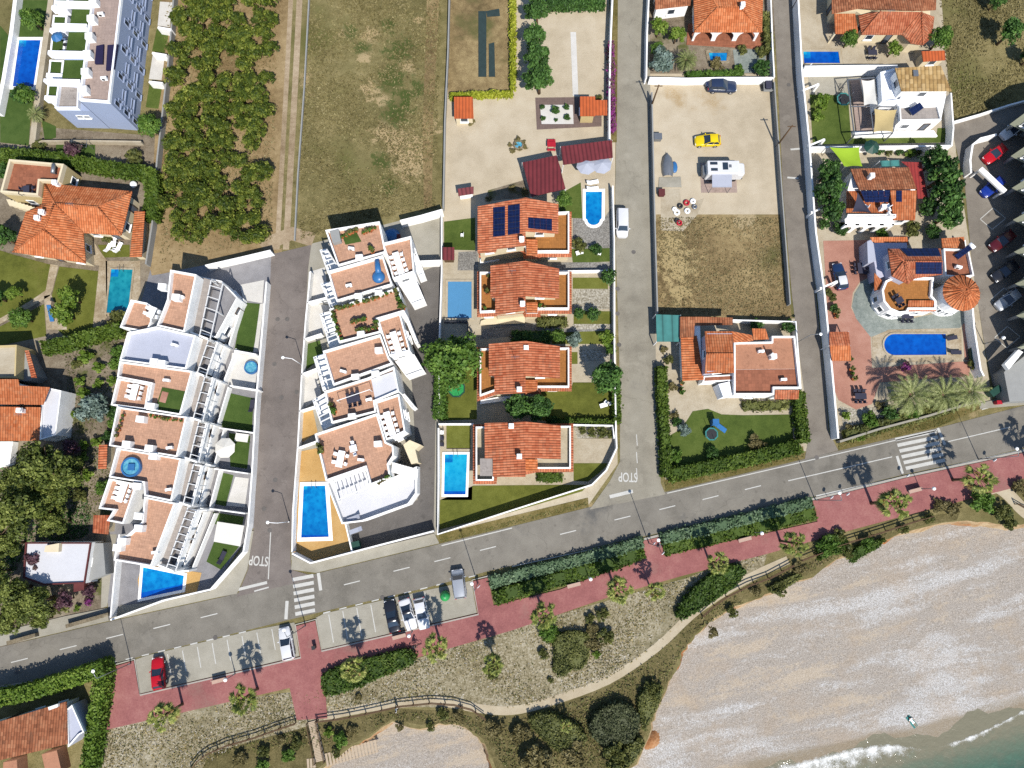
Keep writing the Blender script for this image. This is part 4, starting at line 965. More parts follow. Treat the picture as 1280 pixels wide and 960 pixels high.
terraced('western row house with a blue paddling pool on its roof deck', [(150,560),(225,572.5),(230,573.5),(218,627),(184,620),(183,604),(140,597)], 'terracotta', [(140,598),(175,605),(158,655),(137,651),(145,638),(127,636)], 'terracotta', [(230,578),(218,626),(240,632),(254,582)], [(231,578),(219,626),(243,632),(256,582)], outer=[(255,582),(241,632),(262,637),(275,588)], stair=[(196,571),(176,608)], nper=6)
terraced('southernmost house of the western white terraced row, beside the pool', [(184,620.5),(218,627.5),(223,628.5),(193,708),(146,700),(151,672),(163,668),(181,652)], 'terracotta', None, None, [(223,631),(197,706),(219,713),(247,637)], [(224,631),(198,706),(222,713),(250,637)], outer=[(249,637),(222,713),(240,712),(269,642)], stair=[(178,645),(178,660),(158,676),(152,684)], nper=11)
# ---------------------------------------------------------------- eastern terraced row
def vilatte(label, core, mat, wing=None, perg=None, canopy=None, stair=None, patch=None, nper=6, ang=.28):
    root = bld(label, (sum(p[0] for p in core)/len(core), sum(p[1] for p in core)/len(core)), 'terraced_house', 'house', 'terraced houses of the eastern row')
    walls(root, core, ZT, 0, 'white', .03, False)
    floor(root, core, ZT, mat, .22, 'terrace_floor', ang); parapet(root, core, ZT, .8, .22, 'white', .03)
    if wing:
        walls(root, wing, ZT-.3, 0, 'white', .03, True, [0, 2.7], 'east_wing'); floor(root, wing, ZT-.3, 'terracotta', .2, 'wing_floor', ang); parapet(root, wing, ZT-.3, .75, .2, 'white', .03, 'wing_parapet')
    if perg: pergola(root, perg, ZT-.6, nper, Z1-.2, bw=.16)
    if perg: slab(root, [perg[0], perg[1], perg[2], perg[3]], 0, Z1-.2, 'white', 'porch')
    for k, c in enumerate(canopy or []): slab(root, c, 0, 3.0, 'white', 'annex'); parapet(root, c, 3.0, .25, .15, 'white', .02, 'annex_rim')
    if patch: slab(root, patch, ZT+.02, ZT+.35, 'white_roof', 'roof_deck')
    for s in stair or []:
        p = P(*s, ZT); b = MB(); b.prism([(p.x-.5, p.y-.35), (p.x+.55, p.y-.25), (p.x+.45, p.y+.5), (p.x-.55, p.y+.4)], ZT+.012, ZT+1.1); b.build('vent_block', M['white'], root)
    return root
vilatte('northernmost house of the eastern white row with turf corner and plants on its roof', [(408,290),(476,279),(484,318),(424,335)], 'terracotta', None, [(408,311),(424,336),(410,341),(400,312)], None, [(451,325)], None, 5)
vilatte('eastern row house with a long blue covered pool toy on its roof deck', [(411,341),(480,321),(492,358),(422,379)], 'terracotta', [(479,306),(515,297),(519,342),(492,351),(484,322)], [(412,352),(422,380),(413,384),(401,354)], [[(511,312),(519,310),(531,343),(523,346)], [(498,355),(519,347),(531,375),(515,381)]], [(450,373),(475,369)], None, 5)
vilatte('eastern row house with a roof terrace edged by potted plants', [(413,388),(499,361),(507,391),(473,401),(478,417),(425,430)], 'terracotta', [(473,401),(501,392),(514,440),(488,447),(478,418)], [(412,389),(425,431),(413,436),(400,392)], [[(505,396),(509,394),(523,428),(519,430)]], [(453,420)], None, 8)
vilatte('eastern row house with wide bare terracotta deck and one white chimney block', [(405,440),(477,419),(488,449),(493,456),(418,483)], 'terracotta', None, [(407,441),(418,484),(404,488),(392,446)], [[(494,452),(518,443),(530,463),(508,471)]], [(475,440),(446,473),(471,469)], None, 6)
vilatte('eastern row house with white deck patch and dark square garden set on its roof', [(407,490),(461,473),(494,459),(500,490),(470,503),(472,516),(416,530)], 'terracotta', [(470,503),(500,493),(508,540),(484,551),(473,517)], [(406,491),(417,531),(404,537),(391,500)], [[(502,494),(506,492),(519,508),(515,511)]], [(442,522)], [(464,474),(492,464),(498,489),(469,500)], 6)
V6 = vilatte('southernmost house of the eastern row with a large paved roof terrace', [(395,543),(473,517),(484,553),(493,557),(494,570),(487,581),(490,597),(464,607),(458,585),(409,602)], 'terracotta', None, None, None, [(474,556)], None, 6)
pergola(V6, [(415,603),(458,587),(464,607),(421,625)], 4.6, 8, 2.7)
slab(V6, [(409,603),(458,586),(466,607),(490,598),(522,583),(522,617),(512,631),(454,652),(429,655)], 0, 2.7, 'white', 'annex')
floor(V6, [(409,603),(458,586),(466,607),(490,598),(522,583),(522,617),(512,631),(454,652),(429,655)], 2.7, 'white_roof', .2, 'annex_deck'); parapet(V6, [(409,603),(458,586),(466,607),(490,598),(522,583),(522,617),(512,631),(454,652),(429,655)], 2.7, .9, .22, 'white', .02, 'annex_parapet')
b = MB()
for i in range(9):
    a, c = P(490+i*3.6, 578+i*1.0, 5.5-.28*i), P(489+i*3.6, 590+i*1.2, 5.5-.28*i); d = (c-a)
    b.prism([(a.x, a.y), (a.x+.42, a.y-.05), (c.x+.42, c.y-.05), (c.x, c.y)], 2.72, 5.4-.28*i)
b.build('stair', M['white'], V6)
slab(V6, [(504,556),(512,550),(526,556),(519,562),(523,578),(514,580)], 0, 3.6, 'cream', 'gate_lodge')
# ---------------------------------------------------------------- four red roofed houses
def villa4(label, low, wall_up, faces, porch, chim, par=None, flo='terracotta2', zf=2.9, ze=5.2, south=None, lowwall='cream'):
    root = bld(label, (656, (low[0][1]+low[2][1])/2), 'house', 'house', 'red roofed houses along the middle street')
    walls(root, low, zf, 0, lowwall, .0, True, [0], gap=3.2)
    floor(root, low, zf, flo, .2); parapet(root, low, zf, .85, .2, 'white')
    b = MB(); poly = [Vector(p[:2]) for p in PP(low, zf)]; o_, i_ = inset(poly, -.45), inset(poly, .0); n = len(poly)
    for j in range(n):                                   # tiled skirt under the terrace parapet
        k = (j+1) % n; b.face([(o_[j].x, o_[j].y, zf-.3), (o_[k].x, o_[k].y, zf-.3), (i_[k].x, i_[k].y, zf-.02), (i_[j].x, i_[j].y, zf-.02)])
    b.build('skirt_roof', M['tile_red'], root)
    walls(root, wall_up, ze-.05, 0, 'cream', 0, True, [zf], 'upper_wall', 3.2, 1.8)
    r = roof(root, faces, 'tile_red'); chimney(r, chim[0], 5.9, .9)
    for c in chim[1:]: chimney(r, c, 5.6, .5)
    roof(root, [porch], 'tile_orange', .14, 'porch_roof', False)
    return root, r
h, r = villa4('red roofed house carrying three groups of dark solar panels, by the rounded pool', [(602,272),(711,267),(711,317),(672,317),(672,319),(658,319),(656,310),(623,313),(602,317)], [(599,262),(656,250),(694,258),(694,289),(655,290),(655,306),(623,310),(600,314)],
    [[(597,258,5.2),(657,247,6.3),(657,307,6.3),(621,311,5.6),(620,315,5.55),(597,316,5.2)], [(657,247,6.3),(698,255,5.4),(698,292,5.4),(657,289,6.25),(657,307,6.3)]][:1]+[[(657,247,6.3),(698,255,5.4),(698,292,5.4),(657,289,6.3)]], [(658,299,4.2),(672,299,4.0),(672,319,4.0),(658,319,4.2)], [(652,302)])
panels(r, [(616.5,259.5,5.55),(631.5,258,5.85),(631.5,295,5.85),(616.5,296.5,5.55)], 2, 5)
panels(r, [(635,257,5.9),(650,255,6.17),(650,292,6.17),(635,294,5.9)], 2, 5)
panels(r, [(660,272,6.25),(690,274,5.6),(690,288.5,5.6),(660,285.5,6.25)], 4, 2)
slab(h, [(600,323),(624,319),(624,325),(600,329)], 0, .5, 'white', 'patio')
h, r = villa4('red roofed house beside the covered pool with weathered grid of tiles', [(600,342),(711,342),(711,388),(672,388),(672,392),(658,392),(656,387),(621,391),(600,392)], [(615,337),(656,332),(695,340),(695,369),(655,369),(655,385),(621,389),(621,372),(615,370)],
    [[(613,332,5.2),(657,326,6.3),(657,388,6.3),(619,394,5.3),(619,372,5.3),(613,372,5.2)], [(657,326,6.3),(699,336,5.2),(699,373,5.2),(657,370,6.3)]], [(658,378,4.2),(672,378,4.),(672,391,4.),(658,391,4.2)], [(653,382)])
slab(h, [(620,394),(656,389),(656,404),(600,406),(601,401)], 0, .4, 'cream', 'patio')
h, r = villa4('red roofed house half hidden by big garden trees on its south side', [(600,437),(711,436),(711,485),(672,485),(672,488.5),(658,488.5),(656,486.5),(620,489),(600,496)], [(613,434),(656,430),(696,437),(696,469),(655,470),(655,487),(620,489),(620,469),(613,468)],
    [[(611,430,5.2),(657,426,6.3),(657,491,6.3),(618,493,5.3),(618,470,5.3),(611,470,5.2)], [(657,426,6.3),(700,433,5.2),(700,473,5.2),(657,470,6.3)]], [(657,475,4.2),(672,475,4.),(672,489,4.),(657,491,4.2)], [(649,488), (657.5,436)])
slab(h, [(601,500),(624,496),(655,493),(654,498),(600,505)], 0, .4, 'white', 'patio')
h, r = villa4('corner house with a red tiled roof and two terraces beside the main road', [(595,534),(713,533),(713,586),(672,586),(656,589.5),(618,590.5),(617,601),(595,601)], [(608,533),(656,532),(698,536),(698,570),(655,572),(655,592),(618,593),(618,571),(608,570)],
    [[(605.6,529,5.2),(657,527,6.3),(657,596,6.3),(616,596,5.3),(616,573,5.3),(606,573,5.2)], [(657,527,6.3),(701,532,5.2),(701,574,5.2),(657,573,6.3)]], [(657,574,4.2),(672,574,4.),(672,588,4.),(657,590,4.2)], [(649,571),(639,533)], None, 'beige_paving')
slab(h, [(600,573),(615.5,573),(616,595),(600,595)], 5.0, 5.12, 'grey_roof', 'glass_canopy')
for n in M['beige_paving'].node_tree.nodes: pass
# ---------------------------------------------------------------- orange hipped villa (north-west)
v = bld('orange hip roofed villa with flat terrace, in lawns beside the teal pool', (80,280), 'villa', 'house')
A,B_,C_,D_,F_,G_ = (56,229,3.4),(165,239,3.4),(151.5,294,3.4),(104,291,3.4),(107,329,3.4),(16,315,3.4)
R1_,R2_,R3_ = (68,254,5.),(123,259,5.),(55,287,5.)
K1,K2 = (32,265,3.4),(52,256,3.75)
walls(v, [A[:2],B_[:2],C_[:2],D_[:2],F_[:2],G_[:2],K1[:2],(50,262)], 3.3, 0, 'cream', .55, True, [0])
r = roof(v, [[A,B_,R2_,R1_],[B_,C_,R2_],[C_,D_,R1_,R2_],[D_,F_,R3_,R1_],[F_,G_,R3_],[G_,K1,K2,R1_,R3_],[A,R1_,K2]], 'tile_orange')
chimney(r, (57,268), 4.4, .8); chimney(r, (51,275), 4.2, .7); chimney(r, (74,232), 3.5, .9)
walls(v, [(16,202),(84,208),(78,230),(54,229),(52,247),(5,243)], 3.6, 0, 'yellow', 0, True, [0], 'terrace_block')
floor(v, [(16,202),(84,208),(78,230),(54,229),(52,247),(5,243)], 3.6, 'red_floor', .3); parapet(v, [(16,202),(84,208),(78,230),(54,229),(52,247),(5,243)], 3.6, .8, .3, 'cream')
b = MB()
for i in range(10):
    a, c = P(10+i*4.4, 249+i*1.4, .3*i+.3), P(14+i*4.2, 257+i*1.1, .3*i+.3); b.prism([(a.x-.3,a.y),(c.x-.3,c.y),(c.x+.35,c.y),(a.x+.35,a.y)], 0, .3*i+.3)
b.build('stair', M['cream'], v)
sh_ = bld('narrow orange tiled lean-to roof along the garden wall of the villa', (172,292), 'lean_to', 'shed')
walls(sh_, [(169,265),(179,265),(176,320),(163,320)], 2.2, 0, 'cream', .25, False); roof(sh_, [[(168,264,2.3),(181,264,2.7),(177,321,2.7),(162,321,2.3)]], 'tile_orange', .12, 'roof', False)
# ---------------------------------------------------------------- long white apartment block
v = bld('long white apartment block with rows of small windows and dark solar sheets on its roof', (140,60), 'apartment_block', 'apartment block')
AP = [(101,127),(139,130),(154,0),(163,-70),(126,-70),(117,0)]
poly = walls(v, AP, 7.4, 0, 'paleblue', 0, False)
pe = [Vector(p[:2]) for p in PP([(139,130),(163,-70)], 7.4)]
for k_, fl in enumerate((1.1, 3.6, 6.0)):
    for i in range(6):
        a, c = pe[0], pe[1]
        window(v, (a.x, a.y), (c.x, c.y), (i+.2)/6, fl, .8, 1.25, False, 'paleblue')
        if k_: window(v, (a.x, a.y), (c.x, c.y), (i+.62)/6, fl-1.2, 2.2, .45, False, 'paleblue', 'shutter'); window(v, (a.x, a.y), (c.x, c.y), (i+.36)/6, fl-.6, .6, .8, False, 'paleblue', 'shutter')  # flat grey panels paint the dark balcony recesses between the floors
floor(v, AP, 7.4, 'mauve_floor', .3); parapet(v, AP, 7.4, .5, .25, 'bluewhite')
ML = [(72,138),(76,139),(118,139),(118,127),(101,127),(117,0),(126,-70),(106,-70),(94,0),(88,30)]
WL = [(70,138),(112,140),(102,128),(117,0),(126,-70),(102,-70),(92,0),(82,66)]
walls(v, [(70,138),(114,139),(101.5,127.5),(117.3,0),(126,-70),(104,-70),(92,0),(82,66)], 5., 0, 'paleblue', .05, False, name='terrace_block')
for i, (y0, y1) in enumerate(((-30,4),(6,32),(40,66),(75,101))):
    x0, x1 = 92-y0*.15, 116-y0*.12; X0, X1 = 92-y1*.15, 116-y1*.12
    slab(v, [(x0,y0),(x1,y0),(X1,y1),(X0,y1)], 5.0, 5.03, 'turf', 'roof_lawn')
    b = MB(); p, q = P(X0-18, y1+3, 5.4), P(X1, y1+4, 5.4); b.bar((p.x,p.y,5.6), (q.x,q.y,5.6), .5, 1.2); b.build('terrace_divider', M['bluewhite'], v)
slab(v, [(74,108),(103,110),(101,126),(72,138),(76,112)][:0] or [(76,108),(101,110),(100,137),(73,137)], 5.0, 5.04, 'grey_roof', 'roof_paving')
parapet(v, [(76,107),(102,108),(101,138),(72,138)], 5., .7, .2, 'bluewhite', 0, 'low_parapet')
for i in range(5): window(v, *[tuple(p[:2]) for p in PP([(70,138),(114,139)], 5.)], (i+.5)/5, 3.4, .9, .6) if i in (2, 3) else None
for i in range(5):
    y = -10+i*28; x = 68-i*2.2
    b = MB(); q = [P(x,y,2.6),P(x+18,y+1,2.6),P(x+16,y+22,2.6),P(x-2,y+21,2.6)]
    b.prism([(p.x,p.y) for p in q], 0, 2.5); b.build('lower_terrace', M['bluewhite'], v)
    b = MB(); b.face([(p.x,p.y,2.52) for p in ccw(inset([Vector(p[:2]) for p in q], .3))]); b.build('lower_lawn', M['turf'], v)
    p, r_ = P(x,y+23,2.8), P(x+20,y+24,2.8); b = MB(); b.bar((p.x,p.y,3.0), (r_.x,r_.y,3.0), .7, 1.); b.build('lower_divider', M['bluewhite'], v)
for q in ([(121,58),(130,56),(129,80),(119,80)], [(135,57),(147.5,56),(143,87),(133,88)]):
    pts = PP(q, 7.6); b = MB(); b.prism([(p.x,p.y) for p in pts], 7.42, 7.75); b.build('solar_sheet', M['navy_cloth'], v)
for i in range(6):
    x, y = 121-i*2.4, 6+i*22; p = P(x,y,7.4)
    b = MB(); b.prism([(p.x-.5,p.y-.6),(p.x+.6,p.y-.5),(p.x+.5,p.y+.5),(p.x-.6,p.y+.4)], 7.42, 8.5); b.build('vent_block', M['white'], v)
lawns('apartment_garden', M['lawn2'], .032, [(196,36),(212,38),(206,66),(190,64)], [(187,104),(203,106),(198,136),(182,134)])
lawns('apartment_patio', M['white_patio'], .033, [(191,68),(206,70),(202,100),(186,99)], [(200,2),(216,3),(212,34),(197,32)])
for (a, c), lab in ((((197,34),(214,37)), 'northern'), (((190,66),(208,69)), 'middle'), (((186,102),(203,104)), 'southern')): wall('white garden wall on the east side of the apartment block, the %s one' % lab, [a, c], 1.5, .35, 'white', 'garden_wall')
# ---------------------------------------------------------------- houses on the left edge
v = bld('house with a yellow flat terrace and two orange tiled roofs at the left edge', (25,490))
walls(v, [(-30,434),(24,432),(22.5,473),(-30,473)], 3.6, 0, 'yellow', 0, True, [0]); floor(v, [(-30,434),(24,432),(22.5,473),(-30,473)], 3.6, 'beige_paving', .2); parapet(v, [(-30,434),(24,432),(22.5,473),(-30,473)], 3.6, .5, .2, 'yellow')
for n in (0,): pass
walls(v, [(-30,476),(22.5,476),(24,483),(60,485),(52,505),(-30,505)], 3.9, 0, 'white', .3, False, name='upper_wall')
roof(v, [[(-30,474,4.9),(22.5,474,4.9),(24,482,4.7),(62,484,4.6),(53.5,506,4.1),(-30,505,4.1)]], 'tile_orange', .14, 'upper_roof', False)
walls(v, [(-30,508),(50,509),(49,550),(-30,550)], 3.1, 0, 'white', .3, True, [0], 'lower_wall'); r = roof(v, [[(-30,508,3.9),(50.5,509,3.9),(49,551,3.2),(-30,551,3.2)]], 'tile_orange', .14, 'lower_roof', False); chimney(r, (30,514), 3.8, .8)
walls(v, [(62,485),(78,488.5),(71,544),(51,550),(53,507)], 3.2, 0, 'white', 0, False, name='side_wing'); floor(v, [(62,485),(78,488.5),(71,544),(51,550),(53,507)], 3.2, 'white_roof', .15); parapet(v, [(62,485),(78,488.5),(71,544),(51,550),(53,507)], 3.2, .25, .15)
slab(v, [(24,436),(30,438),(46,470),(38,476),(24,476)], 0, 2.4, 'greywall', 'stair_block'); roof(v, [[(31,438,2.9),(36,438,2.7),(46,472,2.7),(39,472,2.9)]], 'tile_red', .1, 'stair_roof', False)
slab(v, [(-30,552),(16,552),(12,580),(-30,590)], 0, 1.2, 'white', 'patio')
v = bld('low house with flat white patched roof under the pine trees', (75,705))
walls(v, [(33,678),(115,678),(107,729),(55,731),(30,722)], 2.8, 0, 'white', 0, True, [0]); floor(v, [(33,678),(115,678),(107,729),(55,731),(30,722)], 2.8, 'white_roof', .1, 'flat_roof'); parapet(v, [(33,678),(115,678),(107,729),(55,731),(30,722)], 2.8, .25, .18, 'maroon_wood')
slab(v, [(118,679),(129,679),(132,718),(112,726)], 0, 2.1, 'greywall', 'side_terrace')
for px in ([(33,676),(55,668),(75,672),(75,680)],): pass
slab(v, [(57,682),(74,679),(73,690),(55,690)], 2.8, 3.5, 'cream', 'roof_block')
slab(v, [(92,730),(105,728),(105,738),(92,740)], 0, 2.0, 'maroon_wood', 'porch')
s = bld('small red roofed shed beside the southern terraced houses', (127,656), 'shed', 'shed'); walls(s, [(118,645),(136,645),(134,667),(118,666)], 2.1, 0, 'cream', .2, False); roof(s, [[(117,644,2.5),(138,644,2.3),(135,668,2.2),(116,666,2.4)]], 'tile_red', .1, 'roof', False)
s = bld('narrow red tiled garden shed among lemon bushes', (128,572), 'shed', 'shed'); walls(s, [(124,557),(133,557),(132,585),(123,585)], 1.9, 0, 'cream', .15, False); roof(s, [[(123.5,556,2.2),(134,556,2.0),(133,586,2.0),(122.5,586,2.2)]], 'tile_red', .1, 'roof', False)
v = bld('house with faded orange flat tiled roof inside tall hedges, bottom left corner', (45,910))
walls(v, [(-40,912),(82.6,877),(84.6,929.5),(-40,958)], 3.1, 0, 'white', .2, True, [0]); roof(v, [[(-40,914,3.3),(82.6,877,3.3),(84.6,930,3.15),(-40,960,3.15)]], 'tile_old', .2, 'roof', False)
slab(v, [(85,886),(92,880),(107,914),(100,918),(87,933)], 0, 2.7, 'blue_roof', 'side_block'); parapet(v, [(85,886),(92,880),(107,914),(100,918),(87,933)], 2.7, .35, .15)
slab(v, [(52,943),(71,938),(77,965),(58,970)], 0, 2.0, 'salmon', 'south_deck'); slab(v, [(4,953),(21,950),(23,985),(4,990)], 0, 2.0, 'salmon', 'south_deck'); slab(v, [(60,884),(72,880),(72,884),(61,888)], 3.3, 3.7, 'white', 'roof_vent')
# ---------------------------------------------------------------- yard buildings at the top
def shed(label, q, mat, zh, zl, wallmat='cream', name='shed', cat='shed', open_=False, ins=.2):
    s = bld(label, (sum(p[0] for p in q)/4, sum(p[1] for p in q)/4), name, cat)
    rq = [(q[0][0],q[0][1],zh),(q[1][0],q[1][1],zh),(q[2][0],q[2][1],zl),(q[3][0],q[3][1],zl)]
    roof(s, [rq], mat, .1, 'roof', False)
    if open_:
        for p in PP(rq):
            b = MB(); b.bar((p.x, p.y, 0), (p.x, p.y, p.z-.1), .14); b.build('post', M['whitewood'], s)
    else: walls(s, q, zl-.1, 0, wallmat, ins, True, [0])
    return s
shed('orange roofed garden shed beside the yellow hedge and brown field', [(567.5,121),(591,121),(592,148),(568,148)], 'orange_metal', 2.6, 2.3)
s = shed('orange roofed summer kitchen with open front at the petanque court', [(725,120.5),(744,120.5),(744,145),(725,145)], 'orange_metal', 2.6, 2.4, 'yellow'); roof(s, [[(744,125,2.5),(759,125,2.5),(759,144,2.3),(744,144,2.3)]], 'orange_metal', .1, 'side_roof', False)
shed('large square maroon ribbed metal carport roof', [(653,203),(696,194),(707,236),(664,246)], 'maroon_metal', 3., 2.7, open_=True, name='carport', cat='carport')
shed('long maroon ribbed metal roof beside the two grey parasols', [(701,183),(765,175),(766,197),(704,206)], 'maroon_metal', 2.9, 2.6, open_=True, name='carport', cat='carport')
shed('small maroon roofed stone barbecue shelter by the brown field', [(572,236),(592,233),(592,242),(573,245)], 'maroon_metal', 2.2, 1.9, 'white', 'barbecue_shelter', 'shelter')
shed('small dark maroon garden hut on the solar house lawn', [(553,309),(568,309),(568,325),(553,325)], 'maroon_metal', 2.0, 1.8, 'wood', 'garden_hut', 'shed')
# three-arch house
v = bld('house with orange hip roof and a white porch of three arches', (910,20))
E = [(868,40,2.9),(952.6,40,2.9),(955,-45,2.9),(866,-45,2.9)]; ra, rb = (897,9,4.4),(925.5,9,4.4)
r = roof(v, [[E[0],E[1],rb,ra],[E[1],E[2],rb],[E[2],E[3],ra,rb],[E[3],E[0],ra]], 'tile_orange'); chimney(r, (926,11), 4.1, .8)
walls(v, [(870,27),(951,27),(953,-43),(868,-43)], 2.8, 0, 'white', .2, True, [0])
pa, pb = P(870,39.5,2.8), P(951,39.5,2.8); b = MB(); n = 3
for k in range(n):                                       # arcade wall
    x0, x1 = pa.x+(pb.x-pa.x)*k/n, pa.x+(pb.x-pa.x)*(k+1)/n; w_ = x1-x0; y = pa.y+.3
    arc = [(x0+.35, .15)]+[(x0+w_/2-(w_/2-.35)*math.cos(i*math.pi/12), 1.0+1.35*math.sin(i*math.pi/12)) for i in range(13)]+[(x1-.35, .15)]
    for (u, z), (u2, z2) in zip(arc, arc[1:]):
        if u2 > u+.01:
            b.face([(u,y,z),(u2,y,z2),(u2,y,2.75),(u,y,2.75)]); b.face([(u,y+.3,z),(u2,y+.3,z2),(u2,y+.3,2.75),(u,y+.3,2.75)][::-1]); b.face([(u,y,z),(u,y+.3,z),(u2,y+.3,z2),(u2,y,z2)])
    for u0 in (x0, x1-.35): b.box((u0+.175, y+.15, 1.4), (.35, .3, 2.7))
b.build('arcade', M['white'], v)
slab(v, [(860,30),(958,30),(960,58),(858,56)], 0, .12, 'red_floor', 'porch_floor', 0)
v = bld('red roofed outbuilding with white gable wall at the top of the middle street', (842,8), 'outbuilding', 'outbuilding'); walls(v, [(820,-40),(863,-44),(862,6),(820,11)], 2.8, 0, 'white', .15, True, [0]); roof(v, [[(818,-45,3.4),(865,-48,3.4),(863,6.5,2.9),(819,11.5,2.9)]], 'tile_old', .12, 'roof', False)
# cream house top right
v = bld('cream house with arched windows under wide hipped red roofs', (1105,30))
w1,w2,w3,w4 = (1077,43,2.9),(1128,43,2.9),(1152,15,4.4),(1101,14,4.4); w5 = (1073,19,2.9)
roof(v, [[w1,w2,w3,w4],[w5,w1,w4],[w2,(1139,54,2.9),(1154,56,2.9),w3],[(1154,56,2.9),(1165,47,2.9),(1168,21,2.9),w3]], 'tile_red')
roof(v, [[(1040,17,3.3),(1075,10,4.),(1101,12,4.4),(1152,13,4.4),(1170,12,3.6),(1172,-50,3.2),(1040,-50,3.2)]], 'tile_old', .15, 'back_roof', False)
roof(v, [[(1043,17,2.9),(1069,17,2.9),(1073,42,2.5),(1044,42,2.5)]], 'tile_orange', .12, 'porch_roof', False)
walls(v, [(1076,20),(1078,41),(1127,41),(1139,52),(1153,54),(1163,46),(1168,-40),(1042,-40),(1042,16),(1070,16)], 2.85, 0, 'cream', .25, True, [0])
for p in PP([(1044,41),(1072,41)], 2.4): b = MB(); b.bar((p.x,p.y,0),(p.x,p.y,2.3),.3); b.build('porch_post', M['cream'], v)
shed('orange roofed store at the back of the cream house', [(1152,64),(1181,63),(1182,75),(1154,77)], 'orange_metal', 2.5, 2.3)
# modern white house
v = bld('modern white cubic house with a tan tiled upper roof', (1140,125))
walls(v, [(1121,86),(1175,83),(1187,113),(1128,113.5)], 5.3, 0, 'white', .1, True, [2.75], gap=3.5); r = roof(v, [[(1119,85,5.7),(1176,82,5.7),(1189.5,113.5,5.35),(1127,113.7,5.35)]], 'tile_tan', .16, 'roof', False)
p = P(1144,92,5.65); b = MB(); b.box((p.x,p.y,5.75),(.75,.95,.2)); b.build('skylight', M['steel'], r)
L2 = [(1123,134),(1171,133),(1175.5,151),(1124,152)]
walls(v, [(1121,118),(1183,117),(1176,151),(1124,152)], 2.9, 0, 'white', 0, True, [0], 'lower_wall'); floor(v, L2, 2.9, 'grey_roof', .1); parapet(v, L2, 2.9, .3, .18)
panels(v, [(1134.5,137,3.6),(1149,128,3.6),(1154,135,3.15),(1140,145,3.15)], 1, 1, lift=.15)
walls(v, [(1098,93),(1120,87),(1128,114),(1124,128),(1106,130),(1100,129)], 3.2, 0, 'bluewhite', 0, False, name='entry_wing'); parapet(v, [(1098,93),(1120,87),(1128,114),(1124,128),(1106,130),(1100,129)], 3.2, .6, .2, 'bluewhite', 0, 'entry_parapet')
slab(v, [(1064,166),(1165,165),(1170,172),(1066,173)], 0, .45, 'white', 'plinth', 0)
slab(v, [(1062,100),(1100,98),(1102,132),(1124,134),(1124,164),(1070,168)], 0, .25, 'mauve_floor', 'deck', 0)
pg = bld('grey steel pergola frame holding shade sails beside the modern white house', (1085,135), 'pergola', 'pergola')
b = MB(); fr = [(1059,100),(1094,97),(1099,133),(1124,134),(1116,166),(1068,169)]
pts = PP(fr, 2.6)
for i, p in enumerate(pts):
    q = pts[(i+1) % len(pts)]; b.bar(p, q, .14)
    b.bar((p.x,p.y,0),(p.x,p.y,2.6),.14)
for a, c in (((1064,133),(1099,133)),((1075,99),(1082,134)),((1088,134),(1092,168))): b.bar(P(*a,2.6), P(*c,2.6), .12)
b.build('frame', M['steel'], pg)
def sail(label, q, z, mat, sag=.35, posts=False, name='shade_sail'):
    pts = PP(q, z); n = 8
    root = None
    b = MB(); b.smooth = True
    if len(pts) == 3: pts = [pts[0], pts[1], pts[2], pts[2]]
    rows = []
    for i in range(n+1):
        row = []
        for j in range(n+1):
            u, v_ = i/n, j/n; u2 = u; p = pts[0].lerp(pts[1], u).lerp(pts[3].lerp(pts[2], u), v_)
            c = (pts[0]+pts[1]+pts[2]+pts[3])/4
            e = 1-.10*(4*u*(1-u)+4*v_*(1-v_)-4*u*(1-u)*4*v_*(1-v_))
            p = c+(p-c)*e; p.z -= sag*16*u*(1-u)*v_*(1-v_)
            row.append(p)
        rows.append(row)
    b.grid(rows, close=False); o = b.build(name, M[mat]); tag(o, label, 'shade sail')
    return o
sail('white shade sail stretched under the steel pergola', [(1077,100,2.75),(1093,99,2.75),(1097,131,2.75),(1080,132,2.75)], 2.75, 'white_cloth')
sail('beige double shade sail over the south deck of the modern white house', [(1093,136,2.75),(1121,137,2.75),(1116,165,2.75),(1092,165,2.75)], 2.75, 'beige_cloth')
sail('lime green shade sail beside a dark green parasol', [(1037,184,2.9),(1074,184,2.8),(1078,208,2.6),(1056,209,2.4)], 2.7, 'lime')
sail('dark triangular shade sail over a roof terrace with white chairs', [(1072,240,5.0),(1065,265,4.6),(1089,266,4.6)], 4.7, 'dark_cloth')
for px in ((1037,184),(1074,184),(1056,209)):
    p = P(*px, 2.6); b = MB(); b.tube([(p.x,p.y,0),(p.x,p.y,2.9)], .06, 6); o = b.build('sail_post', M['steel']); tag(o, 'steel post holding a corner of the lime green sail', 'post', 'posts of the lime sail')
# house with dark sail
v = bld('white arcaded house with solar panels on its roof between leafy ficus trees', (1105,240))
walls(v, [(1066,212),(1135,210),(1145,234),(1144,272),(1118,273),(1058,273),(1057,243)], 2.9, 0, 'white', .1, True, [0])
roof(v, [[(1063,211,3.1),(1136,209,3.1),(1146,236,4.1),(1074,237,4.1)]], 'tile_old', .15, 'north_roof', False); r = roof(v, [[(1113,238,4.),(1146,238,4.),(1144,275,3.1),(1117,275,3.1)]], 'tile_orange', .15, 'south_roof', False)
roof(v, [[(1127,202,2.6),(1152,203,2.6),(1160,248,2.6),(1147,248,2.6),(1146,236,2.6),(1136,209,2.6)]], 'red_metal', .1, 'side_roof', False)
floor(v, [(1057,238),(1112,238),(1116,272),(1057,273)], 2.95, 'tile_orange', .1, 'terrace_floor'); parapet(v, [(1057,270),(1117,270),(1117,274),(1056,274)], 2.92, .7, .15)
